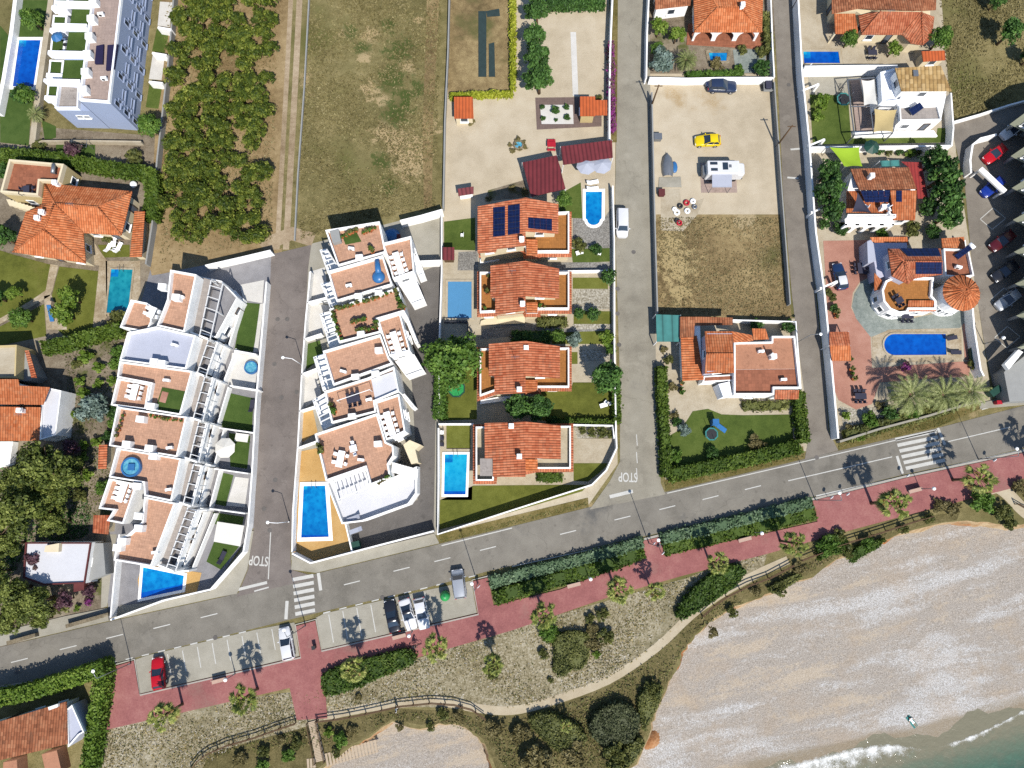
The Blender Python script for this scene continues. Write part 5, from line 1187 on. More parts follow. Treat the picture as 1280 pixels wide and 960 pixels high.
panels(r, [(1075,239,4.0),(1112,238,4.0),(1110,253,3.5),(1081,253,3.5)], 5, 2, lift=.15); panels(r, [(1120,238.5,4.),(1127,238.5,4.),(1127,252.5,3.7),(1120,252.5,3.7)], 1, 2)
chimney(r, (1086,223), 3.6, .8); chimney(r, (1100,262), 3., .9)
b = MB(); pa, pb = P(1056,274.5,2.9), P(1117,274.5,2.9); n = 4
for k in range(n):
    x0, x1 = pa.x+(pb.x-pa.x)*k/n, pa.x+(pb.x-pa.x)*(k+1)/n; w_ = x1-x0; y = pa.y-.9
    arc = [(x0+w_/2-(w_/2-.3)*math.cos(i*math.pi/10), 1.3+.95*math.sin(i*math.pi/10)) for i in range(11)]
    for (u, z), (u2, z2) in zip(arc, arc[1:]): b.face([(u,y,z),(u2,y,z2),(u2,y,2.9),(u,y,2.9)])
    for u0 in (x0, x1-.3): b.box((u0+.15, y+.12, 1.45), (.3, .25, 2.9))
b.face([(pa.x,y,2.9),(pb.x,y,2.9),(pb.x,y+1.,2.9),(pa.x,y+1.,2.9)]); b.build('arcade', M['white'], v)
shed('teal and grey panel roofed shelter behind the arcaded house', [(1100,201),(1124,200),(1125,208),(1102,208)], 'teal_metal', 2.4, 2.3, open_=True, name='shelter', cat='shelter')
# house with orange tower roof (middle right)
v = bld('white house with orange central tower roof and flat terracotta terrace', (925,455))
walls(v, [(883,416),(916,416),(917,462),(883,466)], 5.3, 0, 'white_shaded', .1, True, [2.75]); roof(v, gable((881,414),(915,414),(918,466),(881,467),(883,442),(917,442),5.2,6.), 'tile_orange', .15)
roof(v, [[(850,396,2.9),(878,396,2.9),(916,397,2.9),(916,406,2.9),(868,407,2.7),(868,421,2.7),(850,423,2.9)]], 'tile_old', .12, 'north_roof', False)
roof(v, [[(851,422.5,3.),(871,419.5,2.6),(880,474.6,2.6),(853,476,3.)]], 'tile_orange', .14, 'west_roof', False)
walls(v, [(852,398),(876,398),(879,472),(854,474)], 2.5, 0, 'white', .15, False, name='west_wall')
roof(v, [[(915,414,4.6),(940,419,3.4),(942,427,3.2),(917,428,4.2)]], 'tile_orange', .12, 'middle_roof', False); roof(v, [[(940,410.5,3.4),(957,411,3.4),(961,424,3.),(942,425,3.)]], 'tile_orange', .12, 'small_roof', False)
TT = [(916,429),(963,428),(963,421),(992,421),(999,486),(966,486),(966,494),(916,494)]
walls(v, TT, 3., 0, 'white', 0, True, [0], 'terrace_block'); slab(v, [(917,430),(964,429),(964,422),(991,422),(994,461),(917,462)], 3., 3.03, 'salmon', 'north_terrace'); slab(v, [(917,462.3),(994,461.3),(997,485),(965,485),(965,493),(917,493)], 3., 3.025, 'red_floor', 'south_terrace'); parapet(v, TT, 3., .55, .22)
p = P(964,447,3.); b = MB(); b.box((p.x,p.y,3.6),(.8,.7,1.2)); b.tube([(p.x-.5,p.y+.2,3),(p.x-.5,p.y+.2,5.)], .12, 8); b.build('chimney', M['white'], v)
roof(v, [[(969,487.5,2.7),(999,487.5,2.7),(998,499,2.3),(968,499,2.3)]], 'tile_red', .12, 'south_roof', False); walls(v, [(966,486),(998,486),(997,497),(967,497)], 2.3, 0, 'white', .1, False, name='south_porch')
slab(v, [(880,470),(918,468),(918,476),(878,478)], 0, 2.6, 'white', 'entry_block'); floor(v, [(880,470),(918,468),(918,476),(878,478)], 2.6, 'red_floor', .2, 'entry_floor')
slab(v, [(898,480),(912,477),(915,494),(904,496)], 0, 2.9, 'bluewhite', 'stair_wall')
shed('teal panel carport roof against the orange towered house', [(820,393),(851,394),(850,427),(821,427)], 'teal_metal', 2.5, 2.4, open_=True, name='carport', cat='carport')
# round tower villa
v = bld('white villa with round tower, conical tiled roof and solar panels', (1150,350), 'villa', 'house')
HR = [(1110,311,5.),(1176,310.5,5.),(1178,343,5.),(1144,348,5.),(1135,355,5.),(1115,345,5.)]; a_, c_ = (1130,326.5,6.),(1178,327,6.)
r = roof(v, [[HR[0],HR[1],c_,a_],[HR[2],HR[3],a_,c_],[HR[3],HR[4],a_],[HR[4],HR[5],a_],[HR[5],HR[0],a_]], 'tile_red')
walls(v, [(1111,313),(1175,312),(1177,342),(1143,347),(1134,353),(1116,344)], 4.95, 0, 'white_shaded', .25, True, [2.75])
panels(r, [(1124,311,5.15),(1172,311,5.1),(1176,321,5.7),(1134,321,5.7)], 6, 1, lift=.14); panels(r, [(1144,327.5,5.95),(1177,327.5,5.95),(1177,342.5,5.2),(1144,342.5,5.2)], 4, 2, lift=.14)
TB = [(1105,352),(1114,348),(1165,348),(1163,371),(1168,377),(1168,388),(1134,388),(1132,392),(1122,393),(1110,388),(1102,378),(1100,364)]
walls(v, TB, 2.9, 0, 'white', 0, True, [0], 'terrace_block', 2.2, 1.0, .8); floor(v, TB, 2.9, 'terracotta2', .3); parapet(v, TB, 2.9, .5, .3)
roof(v, [[(1136,375.5,3.4),(1168,375.5,3.4),(1170,389,3.),(1134,389,3.)]], 'tile_orange', .14, 'canopy_roof', False)
cx, cr = P(1202,366,5.), 2.7
b = MB(); b.prism([(cx.x+2.2*math.cos(k*math.pi/12), cx.y+2.2*math.sin(k*math.pi/12)) for k in range(24)], 0, 4.95); b.build('tower_wall', M['white'], v)
b = MB(); ap = Vector((cx.x, cx.y, 6.3)); ring_ = [Vector((cx.x+cr*math.cos(k*math.pi/10), cx.y+cr*math.sin(k*math.pi/10), 4.95)) for k in range(20)]
for k in range(20): b.face([ring_[k], ring_[(k+1) % 20], ap]); b.face([ring_[(k+1) % 20], ring_[k], Vector((cx.x, cx.y, 4.95))])
o = b.build('tower_roof', M['tile_orange'], v); b = MB()
for k in range(20): b.tube([ap, ring_[k]], .09, 5)
b.ball(ap, .2, 8, 5); b.build('ridge_tiles', M['tile_orange'], o)
for k in range(5):
    a0 = R(200+k*28); p, q = (cx.x+2.2*math.cos(a0-.2), cx.y+2.2*math.sin(a0-.2)), (cx.x+2.2*math.cos(a0+.2), cx.y+2.2*math.sin(a0+.2)); window(v, p, q, .5, 1.6, .7, 1.1)
ER = [(1177,312),(1208,313),(1215,346),(1200,348),(1179,346)]
walls(v, ER, 3., 0, 'white', 0, False, name='east_block'); floor(v, ER, 3., 'red_floor', .2, 'east_terrace'); parapet(v, ER, 3., .5, .2, 'white', 0, 'east_parapet')
roof(v, [[(1088,296.5,2.8),(1134,296,2.8),(1136,306,2.4),(1092,306,2.4)]], 'tile_orange', .14, 'garage_roof', False); walls(v, [(1083,301),(1092,297),(1134,297),(1135,312),(1112,314),(1112,345),(1096,350),(1092,328),(1084,330)], 2.5, 0, 'white_shaded', .1, False, name='garage_wall'); slab(v, [(1084,302),(1091,299),(1095,326),(1085,329)], 0, 2.55, 'blue_roof', 'garage_flat')
roof(v, [[(1093,341,3.),(1103,351,2.8),(1104,361,2.4),(1093,363,2.6)]], 'tile_orange', .12, 'side_roof', False)
roof(v, [[(1177,298,2.9),(1205,296,2.9),(1207,311,3.2),(1178,312,3.2)]], 'tile_orange', .12, 'north_roof', False)
p = P(1203,313,3.2); hw = empty('water_heater', (p.x,p.y,3.), 'solar water heater with white tank standing on the flat roof of the tower villa', 'water heater')
q = [P(1193,319,3.3),P(1198,324,3.3),P(1216,311,4.3),P(1211,306,4.3)]; b = MB(); b.face(ccw(q)); b.face([x_-Vector((0,0,.1)) for x_ in ccw(q)][::-1]); b.build('collector', M['solar'], hw)
b = MB(); b.tube([q[3]+Vector((.1,.2,.05)), q[2]+Vector((.2,.1,.05))], .28, 10); b.build('tank', M['plastic_white'], hw)
b = MB()
for x_ in q: b.bar((x_.x,x_.y,3.03), x_, .06)
b.build('stand', M['steel'], hw)
s = shed('orange tiled gazebo at the west edge of the pink villa court', [(1037,415),(1061,414.5),(1063,432),(1037,432)], 'tile_red', 2.3, 2.9, 'white', 'gazebo', 'gazebo', True); roof(s, [[(1037,432,2.9),(1063,432,2.9),(1064,451,2.3),(1040,451,2.3)]], 'tile_orange', .1, 'front_roof', False)
# apartment building with saw-tooth front (right edge)
v = bld('apartment building with saw tooth grey facade over the parking court', (1300,300), 'apartment_block', 'apartment block')
gp = []
for k in range(-1, 7): gp += [(1282+k*1.2, 184+39*k), (1249+k*1.2, 205+39*k)]
foot = [P(x,y,0) for x, y in gp]; foot = [Vector((p.x,p.y)) for p in foot]; far = [Vector((foot[-1].x+14, foot[-1].y-3)), Vector((foot[0].x+16, foot[0].y+4))]
b = MB(); b.prism(foot+far, 2.5, 6.4, True, True); b.build('wall', M['pale_olive'], v)
b = MB(); core_ = [f+Vector((3.2, -.4)) for f in foot]; b.prism(core_+far, 0, 2.49, False); b.build('ground_storey', M['greywall'], v)
b = MB(); b.ring(foot+far, .3, 6.4, 6.9); b.build('parapet', M['white'], v)
n = len(foot)
for i in range(0, n-1):
    p, q = foot[i], foot[i+1]
    if (q-p).length < 2: continue
    pl = ccw(foot+far); 
    nn = Vector((q.y-p.y, -(q.x-p.x)))
    if nn.dot(-(p+q)/2) < 0: p, q = q, p
    for f in (2.4,):
        window(v, p, q, .35, f+1.5, .9, 1.2, False, 'frame', 'glass'); window(v, p, q, .72, f+1.5, .6, .9, False, 'frame', 'glass')
for k in range(0, n, 2):
    p = foot[min(k+1, n-1)]; b = MB(); b.box((p.x+.7, p.y, 1.245), (.4, .4, 2.49)); b.build('pillar', M['greywall'], v)
v = bld('grey gatehouse with a white parapet at the south end of the parking court', (1270,470), 'gatehouse', 'building')
slab(v, [(1255,465),(1300,430),(1320,500),(1262,502)], 0, 2.5, 'greywall', 'wall'); slab(v, [(1256,455),(1273,437),(1279,440),(1261,462)], 2.5, 3.2, 'white', 'parapet')
v = bld('white bar roof over the bin enclosure in the parking court', (1240,226), 'canopy', 'canopy')
b = MB(); b.bar(P(1225,211,2.6), P(1256,240,2.6), .8, .3); b.build('roof', M['white'], v)
for px in ((1226,212),(1255,239)): p = P(*px,2.5); b = MB(); b.bar((p.x,p.y,0),(p.x,p.y,2.45),.25); b.build('post', M['white'], v)
# ================================================================= hedges
def hedge(label, px, w, h, mat='l_hedge', name='hedge', dens=40, size=.2, grp=None, poly=False, bump=.25, corek=.86, cat='hedge'):
    if poly: pl = [Vector(p[:2]) for p in PP(px, h)]
    else:
        L, Rr = strip(px, w, h); pl = [Vector(p) for p in Rr]+[Vector(p) for p in L[::-1]]
    pl = ccw(pl); A = np.array([[p.x, p.y] for p in pl]); mn, mx = A.min(0), A.max(0)
    area = abs(sum(pl[i].x*pl[(i+1) % len(pl)].y-pl[(i+1) % len(pl)].x*pl[i].y for i in range(len(pl))))/2
    n = int(area*dens*1.0); k = int(n*(mx-mn).prod()/max(area, .1))+10
    q = RNG.uniform(mn, mx, (k, 2)); q = q[inside(q[:, 0], q[:, 1], pl)][:n]
    # uneven top: slow waves plus leaf scatter
    wv = np.sin(q[:, 0]*1.7+q[:, 1]*.6)*np.sin(q[:, 1]*1.3-q[:, 0]*.4)*bump+RNG.normal(0, bump*.35, len(q))
    zt = h*(1-.02)+wv-.08
    top = np.column_stack([q, zt]); nt_ = np.tile([0, 0, 1.], (len(q), 1))
    side, ns = [], []
    for i in range(len(pl)):
        a, c = pl[i], pl[(i+1) % len(pl)]; d = c-a; Ln = d.length
        if Ln < .05: continue
        m = int(Ln*h*dens*.8); u = RNG.uniform(0, 1, m); z = RNG.uniform(.05, 1, m)*h
        nn = np.array([d.y, -d.x])/Ln
        pts = np.array([a.x, a.y])+u[:, None]*np.array([d.x, d.y])+nn*(RNG.normal(-.02, .14, m)-.25*(z/h)**4)[:, None]
        side.append(np.column_stack([pts, z])); ns.append(np.tile([nn[0], nn[1], .3], (m, 1)))
    P_ = np.concatenate([top]+side); N_ = np.concatenate([nt_]+ns)
    c0 = np.array([A[:, 0].mean(), A[:, 1].mean(), 0]); core = MB()
    ins = [p for p in inset(pl, .22)] if not poly else [Vector((c0[0], c0[1]))+(p-Vector((c0[0], c0[1])))*.92 for p in pl]
    core.prism([(p[0]-c0[0], p[1]-c0[1]) for p in ins], .0, h*corek)
    me = cloud_mesh(name, quads(P_-c0, N_, size), M[mat], core); o = mesh_obj(name, me); o.location = c0
    return tag(o, label, cat, grp)
hedge('dark bluish green hedge strip between the road and promenade, west of the street crossing', [(612,729),(660,716),(720,701),(770,688),(804,677)], 1.5, 1.0, 'l_hedge_blue')
hedge('bright green low hedge between promenade and bluish hedge, west part', [(618,748),(660,735),(720,718),(770,703),(804,689)], 2.0, .7, 'l_hedge')
hedge('dark bluish green hedge strip between the road and promenade, east of the street crossing', [(827,674),(880,662),(940,647),(1000,632),(1016,628)], 1.5, 1.0, 'l_hedge_blue')
hedge('bright green low hedge between promenade and bluish hedge, east part', [(830,686),(880,674),(940,660),(1000,645),(1020,640)], 2.0, .7, 'l_hedge')
hedge('oval dark green clipped shrub bed between promenade and sandy path', [(401,847),(412,838),(440,829),(475,820),(505,812),(517,816),(520,823),(514,831),(480,845),(450,858),(420,869),(404,870)], 0, 1.1, 'l_ground', 'shrub_bed', 42, .2, None, True, .2, .8)
hedge('long dark green clipped shrub bed beside the upper sandy path', [(846,770),(850,758),(866,737),(885,722),(908,708),(926,706),(933,715),(922,731),(900,746),(875,763),(856,775)], 0, 1.2, 'l_ground', 'shrub_bed', 42, .2, None, True, .2, .8)
hedge('bright leafy roadside hedge in front of the bottom left house', [(-20,877),(20,870),(60,858),(100,845),(128,836)], 2.0, 3.0, 'l_bright')
hedge('tall clipped green hedge along the side of the bottom left house', [(123,838),(122,860),(118,890),(112,920),(107,965)], 1.7, 2.6, 'l_bright')
hedge('wide clipped hedge between the apartment block and the orange villa', [(-20,190),(40,193),(80,197),(120,205),(160,211),(172,213)], 1.9, 2.2, 'l_hedge')
hedge('short thick hedge corner east of the orange villa', [(170,212),(186,216),(189,240),(186,272)], 2.2, 2.2, 'l_hedge')
hedge('long clipped hedge south of the villa lawns', [(50,434),(80,428),(110,419),(150,409)], 1.9, 2.0, 'l_hedge')
hedge('yellow green conifer hedge on the south side of the allotment', [(562,118),(600,116),(641,115)], .8, 1.2, 'l_yellow')
hedge('yellow green conifer hedge between the allotment and the petanque yard', [(641,-20),(641,40),(641,108)], .8, 1.2, 'l_yellow')
hedge('hedge along the west wall of the orange towered house garden', [(828,458),(829,500),(832,545),(834,595)], 1.4, 1.7, 'l_hedge')
hedge('hedge along the main road side of the orange towered house garden', [(838,594),(880,585),(930,575),(1002,557)], 1.9, 1.6, 'l_hedge')
hedge('hedge along the east side of the orange towered house garden', [(1000,489),(1003,520),(1007,552)], 1.6, 1.6, 'l_hedge')
hedge('dark hedge at the right end of the shaded lawn of the third red roofed house', [(770,470),(771,500),(772,528)], 1.1, 1.5, 'l_hedge')
hedge('low hedge on the south edge of the lawn by the third red roofed house', [(697,527),(730,527),(768,528)], .9, 1.1, 'l_hedge')
hedge('dark leafy hedge along the access lane west of the big garden tree', [(552,432),(551,470),(549,522)], 1.8, 1.6, 'l_green')
hedge('small clipped rounded hedge on the stone path of the corner house', [(671,591.5),(688,591),(702,592),(703,600),(688,602.5),(672,601)], 0, .9, 'l_hedge', 'shrub', 40, .2, None, True, .05)
hedge('green hedge beside the porch of the second red roofed house', [(672,402),(709,402)], 1.2, .9, 'l_bush')
hedge('dark hedge at the south of the second red roofed house', [(640,420),(688,420)], 1.6, 1.2, 'l_dark')
hedge('purple flowering bougainvillea trailing along the street wall', [(764,50),(765,80),(765,120),(766,160)], .8, 1.9, 'l_purple', 'bougainvillea', 30, .25, cat='climbing plant')
hedge('dense green hedge at the top of the petanque court', [(684,-2),(720,-3),(756,-4)], 2.2, 2.0, 'l_dark')
hedge('low hedge row behind the white wall of the three arch house', [(858,93),(890,91),(930,90)], 1., .8, 'l_green')
hedge('mixed planting strip at the foot of the terrace of the orange towered house', [(929,507),(960,507),(986,506)], 1.3, .7, 'l_bush', 'planting', 26, .25, cat='plants')
hedge('low green hedge along the eastern wall of the three arch house', [(958,14),(961,40),(963,62)], 1.3, 1.2, 'l_bush')
hedge('dark leafy hedge behind the low roadside wall of the date palm garden', [(1058,546),(1110,530),(1160,516),(1195,505)], 1.8, 1., 'l_bush')
# ================================================================= trees and shrubs
def tree_kind(name, crown_mat, R0, h0, h1, clumps, n, size, tr=.16, seed=1, flat=1., label='', trunk=True, th=None):
    root = bpy.data.objects.new(name, None); COL.objects.link(root); root['_r'] = R0
    mesh_obj('crown', crown_mesh('crown', M[crown_mat], R0, h0, h1, clumps, n, size, seed, flat), root)
    if trunk: mesh_obj('trunk', trunk_mesh('trunk', M['bark'], th or h0+.3*(h1-h0), tr, 5, R0, seed), root)
    root['_h'] = (h0+h1)/2
    return root
KINDS = {}
def tree(kind, px, r, label, grp=None, cat='tree', rz=None, hs=1.):
    """px is where the crown is seen; r its radius on the survey grid"""
    k = KINDS[kind]; rm = r*.132; sc = rm/k['_r']; zc = k['_h']*sc*hs
    p = P(px[0], px[1], zc); p.z = 0
    o = place(k, p, random.uniform(0, 6.28) if rz is None else rz, (sc, sc, sc*hs), label, cat, grp)
    for kk in ('_r', '_h'):
        if kk in o and o is not k: del o[kk]
    return o
KINDS['round'] = tree_kind('broadleaf_tree', 'l_green', 2., .9, 4.2, 26, 3600, .16, .15, 11)
KINDS['dark'] = tree_kind('evergreen_tree', 'l_dark', 2., .8, 4.4, 26, 3600, .16, .15, 12)
KINDS['bright'] = tree_kind('leafy_tree', 'l_bright', 1.8, .8, 3.8, 22, 3000, .16, .13, 13)
KINDS['pine'] = tree_kind('pine_tree', 'l_pine', 3., 2.6, 7., 30, 5200, .19, .22, 14, .8)
KINDS['olive'] = tree_kind('grey_leaved_tree', 'l_olive', 2.3, .5, 3.2, 26, 2600, .2, .15, 15)
KINDS['ficus'] = tree_kind('ficus_tree', 'l_dark', 1.6, .5, 4., 24, 2400, .18, .14, 16)
KINDS['plum'] = tree_kind('plum_tree', 'l_plum', 1.5, .9, 3.2, 16, 1000, .2, .1, 17)
def shrub_kind(name, mat, R0, h, clumps, n, size, seed):
    me = crown_mesh('shrub', M[mat], R0, .02, h, clumps, n, size, seed, .8); o = mesh_obj(name, me); o['_r'] = R0; o['_h'] = h*.5; return o
KINDS['bush'] = shrub_kind('shrub', 'l_bush', 1., 1.0, 16, 1150, .12, 21)
KINDS['bushg'] = shrub_kind('shrub', 'l_green', 1., 1.2, 14, 900, .13, 22)
KINDS['bushy'] = shrub_kind('shrub', 'l_bright', 1., 1.2, 12, 800, .13, 23)
KINDS['bushd'] = shrub_kind('shrub', 'l_dark', 1., 1.2, 16, 1050, .12, 24)
KINDS['scrub'] = shrub_kind('shrub', 'l_scrub', 1., .8, 16, 1000, .11, 25)
KINDS['topi'] = shrub_kind('topiary', 'l_dark', 1., 2.1, 40, 2200, .1, 27)
KINDS['boug'] = shrub_kind('shrub', 'l_purple', 1., 1.3, 12, 560, .16, 28)
# orange grove: jittered rows; two crown shapes, each tree its own object
KINDS['citrus'] = tree_kind('orange_tree', 'l_orange', 1.7, .3, 2.6, 26, 2300, .145, .09, 31)
KINDS['citrus2'] = tree_kind('orange_tree', 'l_orange', 1.7, .25, 2.4, 20, 2000, .15, .09, 32)
rr = random.Random(5); cnt = 0
y = -18
row = 0
while y < 296:
    xl, xr = 226-y*.06, 343-y*.055
    if y > 270: xl += (y-270)*.9
    x = xl+(row % 2)*8
    while x < xr:
        if rr.random() > .04:
            tree('citrus' if rr.random() < .55 else 'citrus2', (x+rr.uniform(-5, 5), y+rr.uniform(-5, 5)), rr.uniform(11.6, 16.2), 'dark leafy orange tree in the dense citrus grove beside the dirt track', 'orange trees of the grove', 'orange tree', None, rr.uniform(.8, 1.15)); cnt += 1
        x += 19
    y += 19.5; row += 1
T = tree
for x, y, r, lab in ((672,14,19,'northernmost of the round dark green trees lining the petanque court'),(668,46,19,'second round dark tree from the north beside the petanque court'),(671,72,20,'third round dark tree from the north beside the petanque court'),(675,98,23,'southernmost and largest round dark tree beside the petanque court')): T('dark', (x,y), r, lab, 'trees beside the petanque court')
T('round', (188,157), 16, 'bright green round tree at the south corner of the white apartment block')
T('round', (40,24), 15, 'round green tree on the lawn north of the deep blue pool')
T('bushd', (28,118), 15, 'dark green shrub mass at the south end of the deep blue pool', None, 'shrub'); T('round', (33,120), 12, 'leafy tree leaning over the lawn south of the deep blue pool')
T('bush', (168,199), 14, 'broad olive green shrub by the gravel behind the apartment block', None, 'shrub'); T('bush', (48,182), 10, 'dense shrub at the wall corner beside the long hedge', None, 'shrub'); T('plum', (90,187), 12, 'reddish leaved small tree near the clothes line frame')
T('bright', (88,372), 15, 'bright green tree on the lawn left of the teal pool, northern of two'); T('bright', (80,393), 15, 'bright green tree overhanging the blue slide on the villa lawn'); T('round', (27,397), 14, 'spreading green tree beside the flagstone path'); T('bright', (18,367), 10, 'small yellow green tree on the western villa lawn')
T('dark', (3,296), 17, 'dark tree at the left edge beside the orange roofed villa'); T('dark', (-4,372), 12, 'dark tree cut by the left edge beside the villa lawn'); T('bushd', (4,215), 12, 'dark shrub at the left edge north of the flat terrace', None, 'shrub')
T('bush', (148,400), 15, 'olive green shrub at the south end of the teal pool', None, 'shrub'); T('bush', (158,412), 11, 'leafy shrub between the teal pool and the terraced row', None, 'shrub'); T('bush', (135,334), 5, 'oval clipped shrub on the lawn beside the white garden chairs', None, 'shrub') if False else T('bush', (134,299), 7, 'oval clipped shrub in front of the orange villa porch', None, 'shrub')
T('olive', (117,512), 21, 'large silvery grey leaved tree in the garden beside the western terraces')
for x, y, r, k, lab in ((108,447,11,'bushy','lemon green shrub in the gravel garden below the long hedge'),(124,460,9,'bushy','rounded yellow green shrub with dark shadow in the gravel garden'),(97,455,8,'bush','small olive shrub at the top of the gravel garden'),(101,477,8,'bushy','yellow green shrub north of the silvery tree'),(124,479,8,'bushy','yellow shrub between the silvery tree and the white terrace'),(105,492,9,'bushy','low yellow shrub touching the silvery tree'),(141,477,8,'bushy','bright shrub against the white terrace wall'),(147,440,9,'bushg','green shrub beside the white painted roof deck'),(146,455,10,'bushg','leafy shrub under the corner of the blue painted deck'),(142,515,10,'bushd','dark green shrub at the foot of the terrace with pots'),(143,530,9,'bushg','green shrub below the terrace with pots'),(90,518,6,'bushy','small bright shrub beside the grey wall path'),(104,556,8,'bushy','yellow shrub left of the narrow red shed'),(122,553,8,'bushy','bright shrub touching the narrow red shed'),(105,572,8,'bushy','yellow green shrub under the narrow shed'),(110,594,10,'bushy','pale green shrub above the red roofed shed'),(128,610,9,'bushg','green shrub at the foot of the paddling pool terrace'),(100,620,10,'bush','olive shrub east of the big pine trees'),(135,546,8,'bushd','dark shrub between red shed and terrace wall')):
    T(k, (x,y), r, lab, None, 'shrub')
for x, y, r, lab in ((52,585,30,'broad pine crown east of the white patio at the left edge'),(75,600,24,'pine crown nearest to the small red shed'),(20,640,30,'large pine at the left edge above the white flat roof'),(68,652,19,'lighter pine crown just north of the white flat roof'),(8,680,20,'pine at the left edge beside the white roof'),(42,752,22,'tall bright pine leaning over the roadside'),(12,738,22,'pine at the left edge by the road'),(10,780,16,'low pine above the roadside stone wall'),(45,625,20,'pine crown in the middle of the dark wood'),(52,775,12,'small pine crown over the stone gateway wall'),(14,606,18,'pine at the left edge below the white patio'),(30,612,22,'pine crown between the white patio and the dark wood'),(62,622,20,'pine crown south of the broad eastern crown'),(22,760,20,'pine crown between the two roadside pines'),(-6,715,16,'pine at the far left edge south of the white roof'),(84,585,18,'pine crown under the purple leaved tree')): T('pine', (x,y), r, lab, 'pine trees of the west garden', 'pine tree', None, .9)
T('plum', (44,700), 13, 'purple brown tree over the corner of the white flat roof'); T('plum', (88,560), 12, 'dark purple leaved tree north of the pines'); T('plum', (112,738), 9, 'purple leaved small tree beside the violet bougainvillea'); T('boug', (110,751), 6, 'violet bougainvillea bush in the sandy yard beside the road', None, 'shrub'); T('bushy', (97,760), 5, 'small yellow flowering shrub in the sandy yard', None, 'shrub'); T('bush', (75,758), 13, 'olive shrub between the pine and the sandy yard', None, 'shrub'); T('plum', (80,750), 12, 'dark purple tree in the sandy yard near the road')
# middle gardens
T('round', (573,446), 29, 'large bright green garden tree west of the third red roofed house, eastern crown'); T('round', (551,448), 24, 'large bright green garden tree at the edge of the access lane'); T('round', (566,470), 19, 'bright green tree crown north of the green trampoline')
T('dark', (650,509), 19, 'dense green tree south of the third red roofed house, western crown'); T('dark', (672,510), 19, 'dense green tree south of the third red roofed house, eastern crown'); T('dark', (758,475), 23, 'large round dark green tree at the wall of the middle street')
T('topi', (761,346), 10.5, 'clipped ball tree overhanging the middle street', None, 'topiary'); T('topi', (742,393), 9, 'clipped dark ball shrub on the lawn of the second red roofed house', None, 'topiary'); T('topi', (724,392), 7.5, 'smaller clipped shrub beside the dark ball shrub', None, 'topiary')
T('bushy', (757,422), 12, 'bright yellow green shrub at the street wall of the second garden', None, 'shrub'); T('olive', (717,424), 11, 'bluish grey round shrub in the garden strip between two red roofs', None, 'shrub'); T('round', (697,420), 10, 'sparse small tree in the garden strip between two red roofs'); T('bushg', (764,436), 8, 'green shrub on top of the street wall', None, 'shrub')
T('bush', (724,307), 11, 'greyish shrub on the small lawn of the solar house', None, 'shrub'); T('bushd', (745,312), 9, 'dark shrub beside the white garden seats of the solar house', None, 'shrub'); T('round', (705,250), 11, 'dark small tree beside the turf of the rounded pool'); T('bushd', (690,527), 9, 'clipped green shrub under the third house tree', None, 'shrub'); T('bushg', (708,527), 7, 'clipped round shrub beside the lawn hedge', None, 'shrub')
for x, y, r in ((728,538,6),(740,540,7),(752,541,8),(762,543,6)): T('bush', (x,y), r, 'flowering shrub in the stone bed inside the white wall of the corner house', 'shrubs in the corner house stone bed', 'shrub')
for x, y, r, lab in ((611,248,5,'shrub at the west end of the vegetable patch'),(640,236,6,'grey shrub beside the square maroon carport'),(655,240,7,'low shrub in the vegetable patch beside the square carport')): T('scrub', (x,y), r, lab, None, 'shrub')
T('scrub', (588,152), 7, 'dry shrub at the foot of the orange shed by the brown field', None, 'shrub'); T('bush', (749,122), 5, 'small shrub behind the summer kitchen roof', None, 'shrub')
for x, y, r in ((678,134,4),(679,148,4),(694,138,7),(708,134,5),(709,147,5),(695,150,3)): T('bushd', (x,y), r, 'dark plant in the white pebble bed of the sandy yard', 'plants in the white pebble bed', 'plant')
for x, y, r in ((638,181,4),(647,174,5),(655,178,4),(641,188,5),(650,186,4),(657,184,4),(645,181,3)): T('scrub', (x,y), r, 'potted plant in the round cluster on the sandy yard', 'potted plants on the sandy yard', 'potted plant')
# three arch house garden
T('bright', (824,35), 13, 'bright green tree beside the middle street at the red outbuilding'); T('bright', (846,44), 12, 'bright green tree in front of the three arch house'); T('olive', (826,76), 19, 'grey green olive tree in the corner of the three arch house garden'); T('round', (822,62), 10, 'green tree between the bright tree and the olive in the corner garden')
T('bush', (951,66), 9, 'yellowish round shrub east of the ornamental pond', None, 'shrub'); T('bushd', (952,86), 13, 'dark green shrub by the wall of the eastern street', None, 'shrub'); T('bushg', (924,86), 7, 'green shrub on the pale court of the three arch house', None, 'shrub'); T('bush', (928,63), 8, 'low shrub row by the porch steps', None, 'shrub'); T('scrub', (897,80), 11, 'brown shrub below the ornamental pond', None, 'shrub')
# right hand gardens
T('round', (1062,49), 12, 'small green tree at the porch of the cream house'); T('bright', (1117,62), 11, 'yellow green tree on the patio of the cream house'); T('round', (1176,48), 16, 'dense green tree at the back of the cream house'); T('dark', (1263,40), 18, 'dark round tree standing alone in the brown field'); T('dark', (1246,2), 12, 'dark tree at the top edge of the brown field'); T('dark', (1290,70), 14, 'dark tree at the right edge of the brown field')
T('bushy', (1026,128), 13, 'yellow green shrub at the wall of the modern white house lawn', None, 'shrub'); T('bushy', (1022,146), 10, 'sprawling shrub against the blue shaded wall of the lawn', None, 'shrub')
for x, y, r, lab in ((1036,215,16,'northern ficus tree of the row west of the arcaded house'),(1036,238,18,'middle ficus tree of the row west of the arcaded house'),(1040,262,15,'southern ficus tree of the row west of the arcaded house'),(1170,200,17,'northern ficus tree of the belt east of the arcaded house'),(1180,220,21,'second ficus tree of the belt east of the arcaded house'),(1184,245,21,'third ficus tree of the belt beside the parking court'),(1186,268,18,'southern ficus tree of the belt beside the parking court'),(1160,258,12,'small ficus crown against the red side roof')): T('ficus', (x,y), r, lab, None, 'ficus tree')
